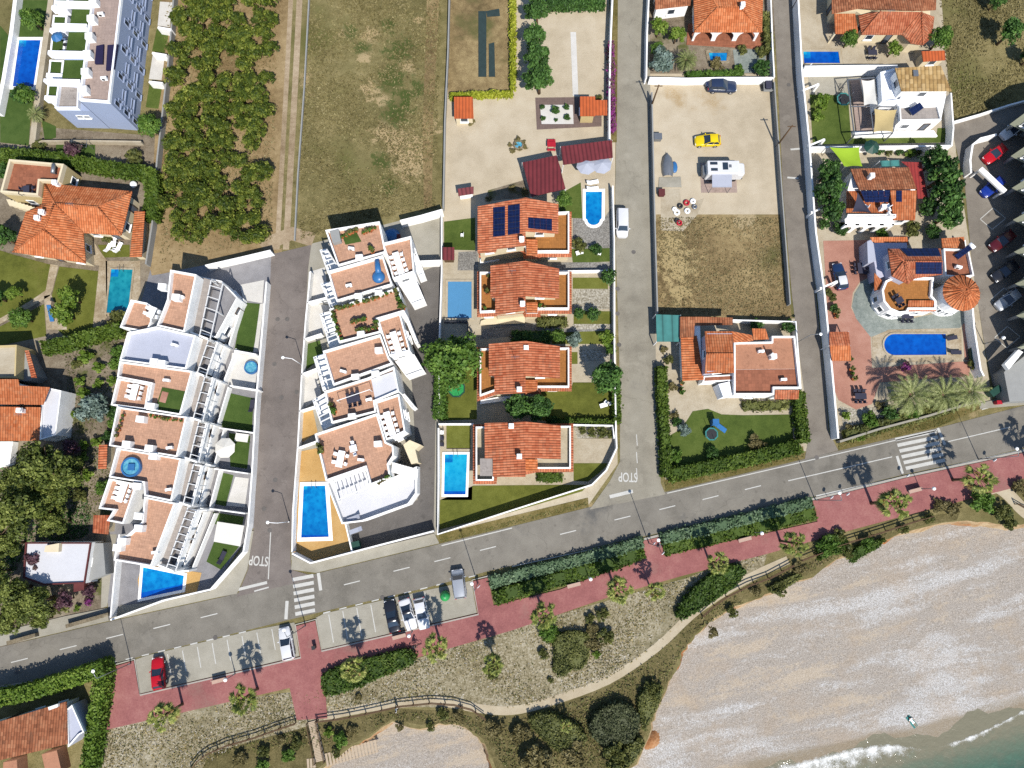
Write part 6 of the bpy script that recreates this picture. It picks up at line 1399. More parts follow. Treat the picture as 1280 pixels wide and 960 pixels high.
T('bushd', (1050,287), 11, 'dark shrub south west of the arcaded house', None, 'shrub'); T('bushg', (1103,292), 9, 'green shrub in front of the white arcade', None, 'shrub'); T('bush', (1140,287), 12, 'olive shrub south east of the arcaded house', None, 'shrub'); T('bushd', (1165,290), 12, 'dark shrub below the ficus belt', None, 'shrub'); T('bushd', (1030,281), 8, 'dark shrub at the street wall beside the arcaded house', None, 'shrub')
for x, y, r, k in ((1100,189,6,'bushd'),(1112,190,6,'bush'),(1124,190,6,'bushd'),(1137,191,8,'bushy'),(1148,190,6,'bush')): T(k, (x,y), r, 'rounded shrub in the white walled strip behind the lime sail', 'shrubs in the white walled strip', 'shrub')
for x, y, r, k, lab in ((1088,525,11,'bushg','green shrub in the stone garden near the curved white wall'),(1058,520,7,'bushy','pale shrub in the stone garden beside the street wall'),(1064,535,8,'scrub','grey shrub in the stone garden corner'),(1075,545,8,'bushy','yellow green shrub at the roadside corner of the stone garden'),(1112,516,11,'bushd','dark shrub under the western date palm'),(1140,514,11,'bushg','green shrub between two date palms'),(1100,506,7,'scrub','grey shrub beside the curved white wall'),(1036,310+55,6,'bush','shrub in the pink court beside the street wall'),(1041,372,6,'bush','low shrub strip at the edge of the pink court'),(1043,386,7,'bushd','dark plant beside the court wall'),(1062,448,5,'bushd','dark plant in front of the tiled gazebo'),(1216,455,8,'bush','olive shrub at the corner of the parking court wall')): T(k, (x,y), r, lab, None, 'shrub')
T('boug', (1133,458), 8, 'pink bougainvillea between the palm shadows and the pool', None, 'shrub')
# orange towered house garden
for x, y, r, k, lab in ((855,538,9,'olive','silvery agave like shrub on the lawn'),(846,528,7,'bushd','dark shrub beside the stone terrace'),(843,519,7,'scrub','reddish shrub row at the terrace edge'),(946,553,12,'scrub','grey shrub at the south hedge'),(890,566,9,'bushd','dark shrub growing out of the south hedge'),(840,485,8,'scrub','planted shrub beside the paved terrace'),(835,450,7,'bush','shrub beside the teal carport'),(830,438,6,'scrub','small shrub under the teal carport edge'),(845,570,9,'bushg','green shrub in the lawn corner by the street'),(985,408,10,'bushd','dark shrub inside the north wall'),(945,406,9,'bushd','dark shrub behind the terrace chimney')): T(k, (x,y), r, lab+' of the orange towered house', None, 'shrub')
# dune and scrub bushes
for x, y, r, k, lab in ((742,802,12,'scrub','grey shrub east of the dune cluster'),(758,796,11,'bush','bush at the east end of the dune cluster'),(740,788,9,'scrub','grey green shrub north east of the cluster'),(754,768,9,'bush','tall oval bush beside the promenade edge'),(738,773,7,'bush','round bush on the pebbly ground'),(685,788,11,'bushg','bright green bush under the promenade palm'),(679,817,7,'bush','small lone bush on the pale pebbly ground'),(688,850,4,'bush','tiny bush near the sandy path'),(745,818,6,'bushy','yellow green shrub on the path side of the cluster'),(615,840,10,'bush','shrub at the foot of the palm above the path'),(448,872,5,'scrub','brown shrub below the oval shrub bed')): T(k, (x,y), r, lab, None, 'shrub')
for x, y, r, k, lab in ((815,862,12,'bush','shrub below the sandy path by the cliff'),(670,955,22,'scrub','brown shrub mass at the bottom edge'),(650,920,14,'scrub','brown grey shrub on the slope of the cove'),(720,945,18,'scrub','dry brown shrub near the bottom edge'),(770,945,18,'bush','olive shrub near the bottom of the cliff'),(553,892,8,'bush','olive shrub south of the rail fence'),(538,908,6,'bush','small green shrub over the cove sand'),(500,908,6,'scrub','brown shrub on the cove rim'),(575,895,9,'scrub','brown shrub east of the cove rim'),(620,910,13,'scrub','brown scrub bush east of the cove')): T(k, (x,y), r, lab, None, 'shrub')
for x, y, r, k, lab in ((425,925,9,'bushg','green shrub beside the boardwalk railing'),(412,915,7,'bushy','bright shrub right of the boardwalk'),(440,915,8,'scrub','brown shrub in the dune east of the boardwalk'),(420,942,6,'bush','shrub above the timber ramp'),(370,930,8,'bush','shrub left of the boardwalk'),(360,945,8,'bushg','green shrub by the left ramp of the boardwalk'),(330,940,8,'bush','shrub on the western dune slope'),(300,950,10,'scrub','brown scrub shrub on the western dune slope'),(328,958,8,'bushg','green shrub at the bottom edge left of the boardwalk'),(350,925,7,'scrub','dry shrub west of the boardwalk')): T(k, (x,y), r, lab, None, 'shrub')
for x, y, r, k, lab in ((1228,628,15,'bushg','round bright green bush between the promenade and beach'),(1252,640,13,'bush','olive bush at the east end of the beach scrub'),(1262,655,9,'bush','low bush reaching onto the beach sand'),(1190,634,12,'scrub','brown bush beside the bright green bush'),(1172,632,10,'scrub','dry brown bush at the promenade edge'),(1160,648,8,'bush','low bush on the beach edge'),(1276,610,12,'scrub','grey bush by the beach access path'),(1130,662,7,'bush','low olive bush below the long rail fence'),(1085,680,9,'bushg','green bush over the beach below the fence'),(1060,690,10,'bush','olive bush at the rim of the beach'),(1035,682,13,'bushg','dark green bush where the fences meet'),(1050,670,9,'bush','olive bush at the edge of the promenade'),(975,735,10,'bush','low bush spreading onto the upper beach'),(915,764,8,'bush','low bush between path and sand'),(945,738,8,'scrub','scrubby bush along the upper path fence'),(1000,710,9,'scrub','dry bush beside the fence posts'),(890,790,8,'scrub','scrubby bush on the cliff rim')): T(k, (x,y), r, lab, None, 'shrub')
for px, h, m, lab in (([(692,806),(695,796),(706,791),(722,789),(735,792),(740,802),(737,814),(734,828),(726,838),(716,836),(708,845),(697,846),(691,836),(694,822)],1.0,'l_bush','large low dense olive green bush at the centre of the dune bed'),
    ([(661,899),(676,892),(692,893),(704,900),(722,908),(734,922),(728,938),(712,944),(694,938),(676,922),(664,910)],1.2,'l_bush','broad dense olive bush beside the young palm in the coastal scrub'),
    ([(737,908),(744,893),(758,884),(775,879),(790,884),(800,896),(800,912),(790,926),(772,934),(752,930),(740,922)],1.5,'l_bushdark','big dark dense bush in the coastal scrub'),
    ([(800,868),(814,858),(828,862),(826,878),(814,900),(806,914),(800,900),(798,884)],1.0,'l_bush','long green bush on the rim above the shingle beach'),
    ([(780,936),(800,922),(806,930),(794,952),(780,962),(766,960),(768,946)],1.0,'l_bush','green bush at the foot of the slope near the orange earth slump'),
    ([(674,793),(686,786),(698,789),(701,797),(692,805),(680,802)],.8,'l_hedge','bright green low bush spreading below a promenade palm'),
    ([(1030,672),(1048,668),(1062,676),(1058,690),(1040,694),(1026,700),(1022,688)],1.0,'l_ground','dense dark green bush where the two wooden fences meet'),
    ([(1075,682),(1095,676),(1108,674),(1100,684),(1082,694),(1066,704),(1060,696)],.9,'l_ground','dense green bush spilling over the upper beach'),
    ([(960,735),(985,722),(1000,716),(1004,722),(986,734),(966,742)],.7,'l_bush','low olive bush creeping onto the upper beach sand')):
    hedge(lab, px, 0, h, m, 'shrub', 60, .15, None, True, .22, .78, 'shrub')
# ---- masses nobody could count: dry grass tufts, dune herbs, low scrub
def scatter(name, px, n, mats, size, hz, label, cat, aspect=.4):
    poly = [Vector(p[:2]) for p in PP(px)]; A = np.array([[p.x, p.y] for p in poly]); mn, mx = A.min(0), A.max(0)
    q = RNG.uniform(mn, mx, (n*3, 2)); q = q[inside(q[:, 0], q[:, 1], poly)]
    # patchy: keep by a cheap wave field
    f = np.sin(q[:, 0]*.31+1.3*np.sin(q[:, 1]*.23))*np.sin(q[:, 1]*.37+1.1*np.sin(q[:, 0]*.19))+RNG.normal(0, .5, len(q)); q = q[f > -.25][:n]
    p = np.column_stack([q, RNG.uniform(.02, hz, len(q))]); nn = np.tile([0, 0, 1.], (len(q), 1))
    me = cloud_mesh(name, quads(p, nn, size, aspect, .8), M[mats]); o = mesh_obj(name, me); return tag(o, label, cat, kind='stuff')
DUNE = [(125,915),(340,868),(409,862),(640,785),(860,722),(900,706),(960,690),(905,742),(865,766),(820,808),(760,848),(690,873),(640,886),(545,874),(495,878),(407,894),(300,930),(235,970),(130,970)]
SCR = [(262,945),(320,925),(405,905),(495,890),(545,892),(640,900),(690,888),(760,862),(822,816),(866,776),(940,732),(1060,684),(1160,647),(1110,667),(1017,713),(947,742),(868,790),(842,834),(827,864),(811,900),(785,955),(650,990),(605,920),(548,902),(490,898),(432,930)]
scatter('dune_herbs', DUNE, 9000, 'l_scrub', .16, .12, 'low grey green herbs scattered over the pebbly dune strip', 'herbs')
scatter('dune_straw', DUNE, 7000, 'l_dry', .15, .1, 'dry straw coloured tufts over the dune strip beside the sandy path', 'dry grass')
scatter('coastal_undergrowth', SCR, 26000, 'l_bush', .15, .3, 'dark olive undergrowth covering the slope above the shingle beach', 'undergrowth')
scatter('coastal_dry_grass', SCR, 9000, 'l_straw', .18, .25, 'dry brown grass among the scrub above the shingle beach', 'dry grass')
scatter('dune_green_herbs', DUNE, 7000, 'l_bush', .13, .1, 'small olive green herbs over the dune strip by the sandy path', 'herbs')
scatter('garden_litter', [(80,440),(150,415),(142,560),(128,650),(95,640),(88,560),(84,480)], 2600, 'l_bush', .15, .12, 'low weeds over the gravel garden beside the western terraces', 'weeds')
scatter('pine_litter', [(-20,570),(90,560),(115,640),(110,670),(30,690),(-20,800)], 5000, 'l_dark', .2, .3, 'dark undergrowth beneath the pine trees at the left edge', 'undergrowth')
scatter('dune_pebbles', DUNE, 6000, 'pebble', .1, .05, 'pale pebbles scattered over the dune strip', 'pebbles', .8)
scatter('field_grass', [(390,-30),(552,-30),(545,260),(480,272),(375,300),(375,150)], 15000, 'l_scrub', .2, .16, 'dry olive brown grass of the fallow field beside the dirt track', 'grass')
scatter('field_straw', [(390,-30),(552,-30),(545,260),(480,272),(375,300),(375,150)], 6000, 'l_straw', .15, .12, 'pale straw in the fallow field beside the dirt track', 'dry grass')
scatter('lot_straw', [(822,272),(974,272),(987,398),(824,390)], 6500, 'l_straw', .16, .12, 'dry straw of the mown vacant lot by the eastern street', 'dry grass')
scatter('grove_weeds', [(208,-30),(350,-30),(340,300),(200,330)], 6000, 'l_straw', .2, .15, 'dry weeds on the bare soil under the citrus grove', 'weeds')
scatter('verge_weeds', [(549,676),(640,650),(735,626),(735,632),(640,656),(549,680)], 1500, 'l_bush', .14, .1, 'weeds of the grassy road verge by the corner house', 'weeds')
scatter('verge_weeds', [(1048,560),(1048,552),(1130,532),(1222,506),(1226,511),(1172,533)], 1800, 'l_bush', .14, .12, 'weeds of the grassy road verge under the date palms', 'weeds')
scatter('verge_weeds', [(832,612),(830,602),(900,588),(1004,560),(1006,571),(960,583)], 1500, 'l_bush', .14, .12, 'weeds of the dry road verge below the towered house', 'weeds')
scatter('field_weeds', [(1172,-20),(1300,-20),(1300,120),(1190,150)], 7000, 'l_scrub', .2, .15, 'brown weeds of the vacant field at the upper right', 'weeds')
# ================================================================= palms
def fan_palm(h=5.2, seed=1):
    rng = random.Random(seed); root = bpy.data.objects.new('fan_palm', None); COL.objects.link(root)
    b = MB(); b.tube([(0,0,-.1),(.03,.02,.5),(.05,.05,h*.5),(0,.02,h)], [.24,.19,.16,.17], 9); o = b.build('trunk', M['bark'], root)
    def fan(bm, a, el, L, spread, n, droop):
        d = Vector((math.cos(a)*math.cos(el), math.sin(a)*math.cos(el), math.sin(el))); base = Vector((0, .02, h))+d*.1; tip = base+d*L
        s = Vector((-math.sin(a), math.cos(a), 0)); up = s.cross(d)*-1
        bm.bar(base, tip, .04, .03)
        for i in range(n):
            t = (i/(n-1)-.5)*spread; dd = (d*math.cos(t)+s*math.sin(t)); ll = .85*(1-.25*abs(t)/spread)*rng.uniform(.9, 1.25)
            w_ = Vector((-dd.y, dd.x, 0)); w_ = (w_.normalized() if w_.length > .01 else s)*.1
            m = tip+dd*ll*.55; e = tip+dd*ll+Vector((0,0,-droop*ll))
            bm.face([tip-w_*.2, tip+w_*.2, m+w_, m-w_]); bm.face([m-w_, m+w_, e])
    b = MB()
    for k in range(23):
        el = 1.45-1.85*(k/23)**.85; fan(b, k*2.4+rng.uniform(-.4, .4), el, rng.uniform(.75, 1.3)*(.6 if k < 4 else 1), rng.uniform(1.5, 2.1), 9, rng.uniform(.1, .5))
    b.build('crown', M['l_palm'], root)
    b = MB()
    for k in range(9): fan(b, rng.uniform(0, 6.28), rng.uniform(-.9, -.3), rng.uniform(.6, .95), 1.8, 9, .5)
    b.build('dry_fronds', M['l_drypalm'], root)
    return root
FP = [fan_palm(5.2, 41), fan_palm(5.2, 42)]
pals = [((228,880),(207,890),1.,'fan palm at the west end of the promenade beside the red car'),((322,861),(304,870),1.,'fan palm beside the empty western parking bays'),((452,826),(440,835),.95,'fan palm growing out of the oval shrub bed'),((550,800),(545,805),.95,'fan palm beside the cyclist and the white cars'),((617,822),(615,836),.8,'leaning looking fan palm in the dune ground above the sandy path'),((677,762),(681,771),.95,'fan palm with a bright bush at its foot'),((767,731),(778,738),1.,'fan palm on the promenade edge by the dune bushes'),((813,735),(823,740),.7,'small fan palm beside the long clipped shrub bed'),((886,700),(899,706),.85,'fan palm standing at the tip of the long clipped shrub bed'),((975,676),(993,681),.95,'fan palm where the sandy path leaves the promenade'),((1089,629),(1117,624),1.15,'fan palm on the wide promenade beside the zebra crossing bench'),((1191,600),(1228,597),1.1,'tall fan palm near the beach access path'),((1286,580),(1325,577),1.1,'fan palm just beyond the right edge whose shadow falls on the road'),((706,900),(712,902),.45,'young fan palm in the coastal scrub')]
for i, (bx, cx_, s_, lab) in enumerate(pals):
    p = P(*bx, .1 if i < 13 else 0); place(FP[i % 2], p, i*1.3, s_, lab, 'palm tree', 'fan palms along the promenade')
def date_palm(h=4.2, seed=1, nf=64, L0=3.4):
    rng = random.Random(seed); root = bpy.data.objects.new('date_palm', None); COL.objects.link(root)
    b = MB(); b.tube([(0,0,-.1),(0,0,h*.5),(0,0,h)], [.5,.42,.45], 10); b.build('trunk', M['bark'], root)
    b = MB()
    for k in range(nf):
        a = k*2.39996+rng.uniform(-.15, .15); el0 = 1.25-1.5*(k/nf)**.8; L = L0*rng.uniform(.85, 1.08); n = 15
        hd = Vector((math.cos(a), math.sin(a), 0)); sd = Vector((-hd.y, hd.x, 0)); p = Vector((0,0,h))+hd*.2; el = el0; prev = p
        for i in range(n):
            el -= (.055+.05*i/n)*1.15; d = hd*math.cos(el)+Vector((0,0,math.sin(el))); q = prev+d*(L/n)
            b.face([prev-sd*.03, prev+sd*.03, q+sd*.02, q-sd*.02])
            if i > 1:
                ll = .55*math.sin(math.pi*(i+1)/(n+1.5))**.6
                for s in (-1, 1):
                    for o_ in (0, .5):
                        r0 = prev.lerp(q, o_); tip = r0+sd*s*ll*.75+d*ll*.75+Vector((0,0,.12*ll-.1))
                        b.face([r0, r0+d*.075, tip])
            prev = q
    b.build('crown', M['l_phoenix'], root); return root
DP = date_palm()
for px, s_, rz, lab in (((1118,498),.98,0,'western and largest of the three date palms beside the pool'),((1160,498),.85,1,'middle date palm beside the pool'),((1192,494),.85,2.2,'eastern date palm at the corner of the parking court')):
    place(DP, P(*px,0), rz, s_, lab, 'palm tree', 'date palms of the tower villa')
place(DP, P(853,86,0), .5, .55, 'feathery date palm in the garden of the three arch house', 'palm tree')
place(DP, P(54,150,0), .5, .42, 'small feathery palm beside the lawn of the apartment pool', 'palm tree')
for k in ('round','dark'): pass
for o in bpy.data.objects:
    for kk in ('_r', '_h'):
        if kk in o: del o[kk]
# ================================================================= cars
def paint(name, c, rough=.25, metal=.0): return plain(name, c, .05, .8, rough, .5, metal)
CARP = {'red': paint('car_red', C(196,20,34,.6)), 'white': paint('car_white', (.5,.5,.505,1)), 'black': paint('car_black', (.012,.013,.018,1)), 'yellow': paint('car_yellow', C(246,214,16,.6)), 'navy': paint('car_navy', C(52,66,96,.5)), 'silver': paint('car_silver', C(190,194,200,.6), .3, .3), 'blue': paint('car_blue', C(30,64,170,.5)), 'darkblue': paint('car_dark_blue', C(38,62,104,.5)), 'maroon': paint('car_maroon', C(96,26,36,.5))}
M['tyre'] = plain('tyre_rubber', (.012,.012,.012,1), .2, 4, .9); M['rim'] = plain('wheel_rim', (.45,.45,.47,1), .05, 3, .35, .5, .7)
M['lens'] = plain('headlamp_lens', (.7,.72,.75,1), .05, 3, .15); M['tail'] = plain('tail_lamp', (.35,.02,.02,1), .05, 3, .3)
def car(label, px, px2, color, L=4.3, W=1.7, H=1.48, style='hatch', z=.04, roofc=None, grp=None, name='car', cat='car'):
    """px: middle of the car on the ground; px2: a point towards its bonnet"""
    p, q = P(*px, z), P(*px2, z); d = (q-p); rz = math.atan2(d.y, d.x)
    root = empty(name, p, label, cat, grp, 0); co = CARP[color]; Rz = Matrix.Rotation(rz, 4, 'Z')
    def bb(b, n, m, par=root):
        b.v = [tuple(Rz @ Vector(v)) for v in b.v]; o = b.build(n, m, None, 0, origin=False); o.parent = par; return o
    hl, hw = L/2, W/2; van = style in ('van', 'suv')
    nose = .78 if not van else .92; belt = .92 if style != 'suv' else 1.05
    if style == 'van': belt = 1.05
    cab = {'hatch': (-hl*.93, hl*.36), 'estate': (-hl*.95, hl*.36), 'sedan': (-hl*.66, hl*.36), 'suv': (-hl*.95, hl*.38), 'van': (-hl*.97, hl*.62), 'small': (-hl*.9, hl*.42)}[style]
    xs = [-hl, -hl*.985, -hl*.9, -hl*.6, -hl*.2, cab[1], hl*.6, hl*.84, hl*.96, hl]
    wf = [.72, .86, .96, 1, 1, 1, .985, .93, .80, .62]
    zt = [belt-.18, belt-.04, belt, belt, belt, belt, belt-.06, belt-.14, nose-.1, nose-.25]
    b = MB(); b.smooth = True; rings = []
    for x, f, t in zip(xs, wf, zt):
        w = hw*f
        rings.append([(x,-w*.9,.22),(x,-w,.36),(x,-w*1.0,.62),(x,-w*.965,t-.05),(x,-w*.86,t),(x,-w*.4,t+.035),(x,0,t+.045),(x,w*.4,t+.035),(x,w*.86,t),(x,w*.965,t-.05),(x,w*1.0,.62),(x,w,.36),(x,w*.9,.22)])
    b.grid(rings, True, True, True)
    body = bb(b, 'body', co)
    x0, x1 = cab; rf = x1-(.95 if style != 'van' else .55); rb = x0+(.42 if style in ('hatch','small') else .75 if style == 'sedan' else .28)
    wb, wt = hw*.9, hw*.74
    def quad3(pts, n, m): b = MB(); b.face(pts); return bb(b, n, m)
    B = [(x0,-wb),(x1,-wb),(x1,wb),(x0,wb)]; Tt = [(rb,-wt),(rf,-wt),(rf,wt),(rb,wt)]
    b = MB()                                             # cabin shell with curved roof
    rr_ = []
    for u in np.linspace(0, 1, 7):
        x = rb+(rf-rb)*u; zz = H-.06*(2*u-1)**2; rr_.append([(x,-wt,zz-.05),(x,-wt*.8,zz-.005),(x,0,zz+.02),(x,wt*.8,zz-.005),(x,wt,zz-.05)])
    b.smooth = True; b.grid(rr_, False); bb(b, 'roof', CARP[roofc] if roofc else co)
    zr = H-.11; bz = belt-.02
    g = lambda a, c, n: None
    def pane(a, b_, c, d_, n, m='glass'):
        q = [Vector(v) for v in (a, b_, c, d_)]; bx = MB(); bx.face(q); nn = (q[1]-q[0]).cross(q[2]-q[0]).normalized()*.03; bx.face([v-nn for v in q][::-1]); bb(bx, n, M[m])
    pane((x1,-wb,bz),(x1,wb,bz),(rf,wt,zr),(rf,-wt,zr), 'windscreen'); pane((x0,wb,bz),(x0,-wb,bz),(rb,-wt,zr),(rb,wt,zr), 'rear_window')
    for s in (-1, 1):
        if style == 'van':
            m_ = x1-1.5; a = [(x0,s*wb,bz),(m_,s*wb,bz),(m_,s*wt,zr),(rb,s*wt,zr)]; pane(*(a if s < 0 else a[::-1]), 'side_panel') if False else None
            b = MB(); b.face(a if s < 0 else a[::-1]); bb(b, 'side_panel', co)
            a = [(m_,s*wb,bz),(x1,s*wb,bz),(rf,s*wt,zr),(m_,s*wt,zr)]
        else: a = [(x0,s*wb,bz),(x1,s*wb,bz),(rf,s*wt,zr),(rb,s*wt,zr)]
        pane(*(a if s < 0 else a[::-1]), 'side_window')
        b = MB()
        for (u, v, w_) in (((x1,s*wb,bz),(rf,s*wt,zr), .09), ((x0,s*wb,bz),(rb,s*wt,zr), .12), (((x0+x1)/2-.1,s*(wb+.01),bz),((rf+rb)/2-.1,s*(wt+.01),zr), .09)): b.bar(u, v, w_, .07)
        b.bar((rf,s*wt,zr+.02),(rb,s*wt,zr+.02), .08, .07); bb(b, 'pillar', co)
        b = MB(); b.box((x1-.35, s*(hw+.1), belt+.05), (.14, .22, .15)); bb(b, 'mirror', co)
        for xx in (hl*.62, -hl*.6):
            b = MB(); c = (xx, s*(hw-.1), .32); b.tube([(xx, s*(hw-.2), .32), (xx, s*(hw+.015), .32)], .32, 16); wh = bb(b, 'wheel', M['tyre'])
            b = MB(); b.tube([(xx, s*(hw+.0), .32), (xx, s*(hw+.025), .32)], .2, 12); bb(b, 'rim', M['rim'], wh)
        b = MB(); b.box((hl*.93, s*hw*.62, nose-.16), (.2, .34, .13)); bb(b, 'headlight', M['lens'])
        b = MB(); b.box((-hl*.985, s*hw*.72, belt-.14), (.1, .3, .16)); bb(b, 'tail_light', M['tail'])
    return root
car('red hatchback parked alone in the western parking bays', (201,840), (199,815), 'red', 4.2)
car('white estate car parked at the east end of the western bays', (360,803), (356,780), 'white', 4.4, style='estate')
car('black saloon parked in the northern bays, left of two white cars', (491,769), (486,745), 'black', 4.4, style='sedan')
car('white car with large dark glass roof parked between the black and a white car', (511,767), (519,795), 'white', 4.3, style='sedan', roofc='black')
car('white hatchback parked nearest to the palm shadow in the northern bays', (528,766), (533,792), 'white', 4.3)
car('white delivery van with dark windscreen parked at the roadside by the green bin', (574,729), (571,706), 'silver', 4.0, 1.85, 1.85, 'van', cat='van', name='van')
car('white van parked against the garden wall of the middle street', (777,281), (777,300), 'white', 4.6, 1.85, 1.8, 'van', cat='van', name='van')
car('yellow hatchback standing on the sandy parking lot', (883,178.5), (860,179), 'yellow', 4.0, 1.75, 1.5)
car('dark blue sport utility vehicle parked under the white wall of the sandy lot', (901,111), (930,112), 'navy', 4.6, 1.9, 1.7, 'suv')
car('blue and white car parked on the pink villa court', (1047,347), (1042,325), 'darkblue', 4.2, roofc='white')
car('dark car with maroon interior tones parked under the saw tooth building, northern', (1249,303), (1234,314), 'maroon', 4.3)
car('black car with pale blue reflection parked under the saw tooth building', (1252,341), (1236,352), 'black', 4.4)
car('bright blue car parked beneath the white bar roof', (1237,236), (1222,248), 'blue', 4.1)
car('red car half hidden in the shade behind the curved planter wall', (1240,195), (1225,206), 'red', 4.0)
car('silver car parked at the south end of the saw tooth building', (1256,376), (1240,388), 'silver', 4.2)
car('white car parked in the shade north of the curved planter', (1262,165), (1247,176), 'white', 4.2)
# motorhome
def rbox(b, x0, x1, hw, z0, z1, r=.18, taper=0):
    rings = []
    for z, k in ((z0, .94), (z0+.25, 1), (z1-.25, 1), (z1-.06, .95), (z1, .86)):
        pts = []
        for sx, sy in ((1,1),(-1,1),(-1,-1),(1,-1)):
            for a in range(4):
                an = math.atan2(sy, sx)-math.pi/4+a*math.pi/6
                X = (x1-r if sx > 0 else x0+r)+r*math.cos(an); Y = sy*(hw-r)+r*math.sin(an); c = (x0+x1)/2
                pts.append((c+(X-c)*(k if k < .9 else 1-(1-k)*.3), Y*k, z))
        rings.append(pts)
    b.grid(rings, True, True, True)
root = empty('motorhome', P(900,219,.02), 'white motorhome with roof hatches and a grey awning over its side mat', 'motorhome')
b = MB(); rbox(b, -2.7, 2.2, 1.1, .5, 2.75); b.build('body', CARP['white'], None, 0, False).parent = root
b = MB(); rbox(b, 1.9, 3.15, 1.02, .4, 2.1, .35); b.build('cab', CARP['white'], None, 0, False).parent = root
for n, c, s, m in (('roof_hatch',(-1.75,.55,2.79),(1.1,.42,.08),'glass'),('roof_hatch',(-1.7,-.45,2.79),(1.0,.42,.08),'glass'),('roof_solar_panel',(0,.1,2.8),(.8,1.15,.06),'glass'),('roof_vent',(.75,.1,2.8),(.35,.45,.1),'steel'),('windscreen',(2.75,0,1.75),(.5,1.7,.5),'glass'),('bumper',(3.05,0,.55),(.3,1.8,.3),'plastic_black'),('bicycle_rack',(-2.95,0,1.2),(.4,1.6,.9),'steel')):
    b = MB(); b.box(c, s); b.build(n, M[m], None, 0, False).parent = root
for x in (-1.5, 1.9):
    for s in (-1, 1):
        b = MB(); b.tube([(x,s*.85,.36),(x,s*1.08,.36)], .36, 14); b.build('wheel', M['tyre'], None, 0, False).parent = root
b = MB(); b.face([(-2.,-1.1,2.5),(1.0,-1.1,2.5),(1.0,-3.0,2.2),(-2.,-3.0,2.2)][::-1]); b.face([(-2.,-1.1,2.46),(1.0,-1.1,2.46),(1.0,-3.0,2.16),(-2.,-3.0,2.16)]); b.bar((-2.,-3.,2.18),(1.,-3.,2.18),.09); b.build('awning', M['grey_cloth'], None, 0, False).parent = root
for x in (-1.95, .95): b = MB(); b.bar((x,-2.95,0),(x,-2.95,2.15),.06); b.build('awning_leg', M['steel'], None, 0, False).parent = root
b = MB(); b.box((0,0,.012),(5.6,5.0,.02)); o = b.build('awning_mat', M['mauve_floor']); o.location = P(898,222,.02); tag(o, 'large mauve ground mat lying under the motorhome awning', 'mat')
# quad, trailer
root = empty('garden_trailer', P(887,107,.02), 'small dark blue covered trailer beside the dark blue vehicle', 'trailer')
b = MB(); rbox(b, -.85, .85, .6, .35, .95, .2); b.build('body', CARP['darkblue'], None, 0, False).parent = root
b = MB(); b.box((0,0,1.0),(1.2,.8,.1)); b.build('cover', M['navy_cloth'], None, 0, False).parent = root
for s in (-1,1): b = MB(); b.tube([(0,s*.62,.28),(0,s*.78,.28)], .28, 12); b.build('wheel', M['tyre'], None, 0, False).parent = root
b = MB(); b.bar((.8,0,.4),(1.5,0,.4),.08); b.build('drawbar', M['steel'], None, 0, False).parent = root
root = empty('utility_trailer', P(958,109,.02), 'grey flat utility trailer with dark cargo at the corner of the sandy lot', 'trailer')
b = MB(); b.box((0,0,.55),(1.5,2.2,.12)); b.ring([(-.75,-1.1),(.75,-1.1),(.75,1.1),(-.75,1.1)], .06, .6, .95); b.build('bed', M['greywall'], None, 0, False).parent = root
b = MB(); rbox(b, -.5, .5, .8, .62, 1.1, .15); b.build('cargo', M['dark_cloth'], None, 0, False).parent = root
for s in (-1,1): b = MB(); b.tube([(s*.78,0,.3),(s*.95,0,.3)], .3, 12); b.build('wheel', M['tyre'], None, 0, False).parent = root
# ================================================================= street furniture
def lamp(label, px, h, arm=None, globe=False, grp=None, mat='steel'):
    p = P(*px, .1 if globe else .05); root = empty('street_lamp', p, label, 'street lamp', grp); z = p.z
    b = MB(); b.tube([(p.x,p.y,z),(p.x,p.y,z+.8)], .09, 8); b.tube([(p.x,p.y,z+.7),(p.x,p.y,h-.1)], [.065,.04], 8); b.build('post', M[mat], root)
    if globe:
        b = MB(); b.ball((p.x,p.y,h), .26, 14, 9); b.build('globe', M['lampwhite'], root)
    elif arm:
        e = Vector((p.x+arm[0], p.y+arm[1], h+.2)); b = MB(); b.tube([(p.x,p.y,h-.15),(p.x+arm[0]*.5,p.y+arm[1]*.5,h+.12), e], .045, 6); b.build('arm', M[mat], root)
        d = Vector(arm+(0,)).normalized(); b = MB(); b.ball((e.x,e.y,h+.2), .24, 10, 6, .45); b.build('lamp_head', M['lampwhite'], root)
    return root
for px, lab in (((164,829),'tall street lamp at the west end of the promenade'),((382,782),'tall street lamp beside the western zebra crossing'),((597,729),'tall street lamp next to the white roadside van'),((811,679),'tall street lamp where the promenade meets the middle street'),((1019,625),'tall street lamp at the corner of the eastern hedge strip'),((1223,574),'tall street lamp east of the eastern zebra crossing')):
    lamp(lab, px, 8.2, (-.35,.95), False, 'tall lamps along the main road', 'steel')
for px, lab in (((294,842),'globe lamp beside the promenade bench near the empty bays'),((515.5,789),'globe lamp beside the bench in front of the white cars'),((735,720.5),'globe lamp beside the bench below the western hedge strip'),((942,665),'globe lamp beside the bench below the eastern hedge strip'),((1150,611),'globe lamp beside the bench at the eastern zebra crossing')):
    lamp(lab, px, 3.4, None, True, 'white globe lamps of the promenade')
for px, lab in (((379,457),'street lamp over the west street beside the green patio'),((362,652),'street lamp over the west street beside the large pool deck')): lamp(lab, px, 5.4, (-1.2,.1), False, 'lamps of the west street', 'plastic_white')
lamp('slim white lamp on the parking court edge', (1230,430), 4.2, None, True); 
lamp('lamp post at the wall between the eastern street and the orange towered house', (996,428), 5.2, (1.2,0), False)
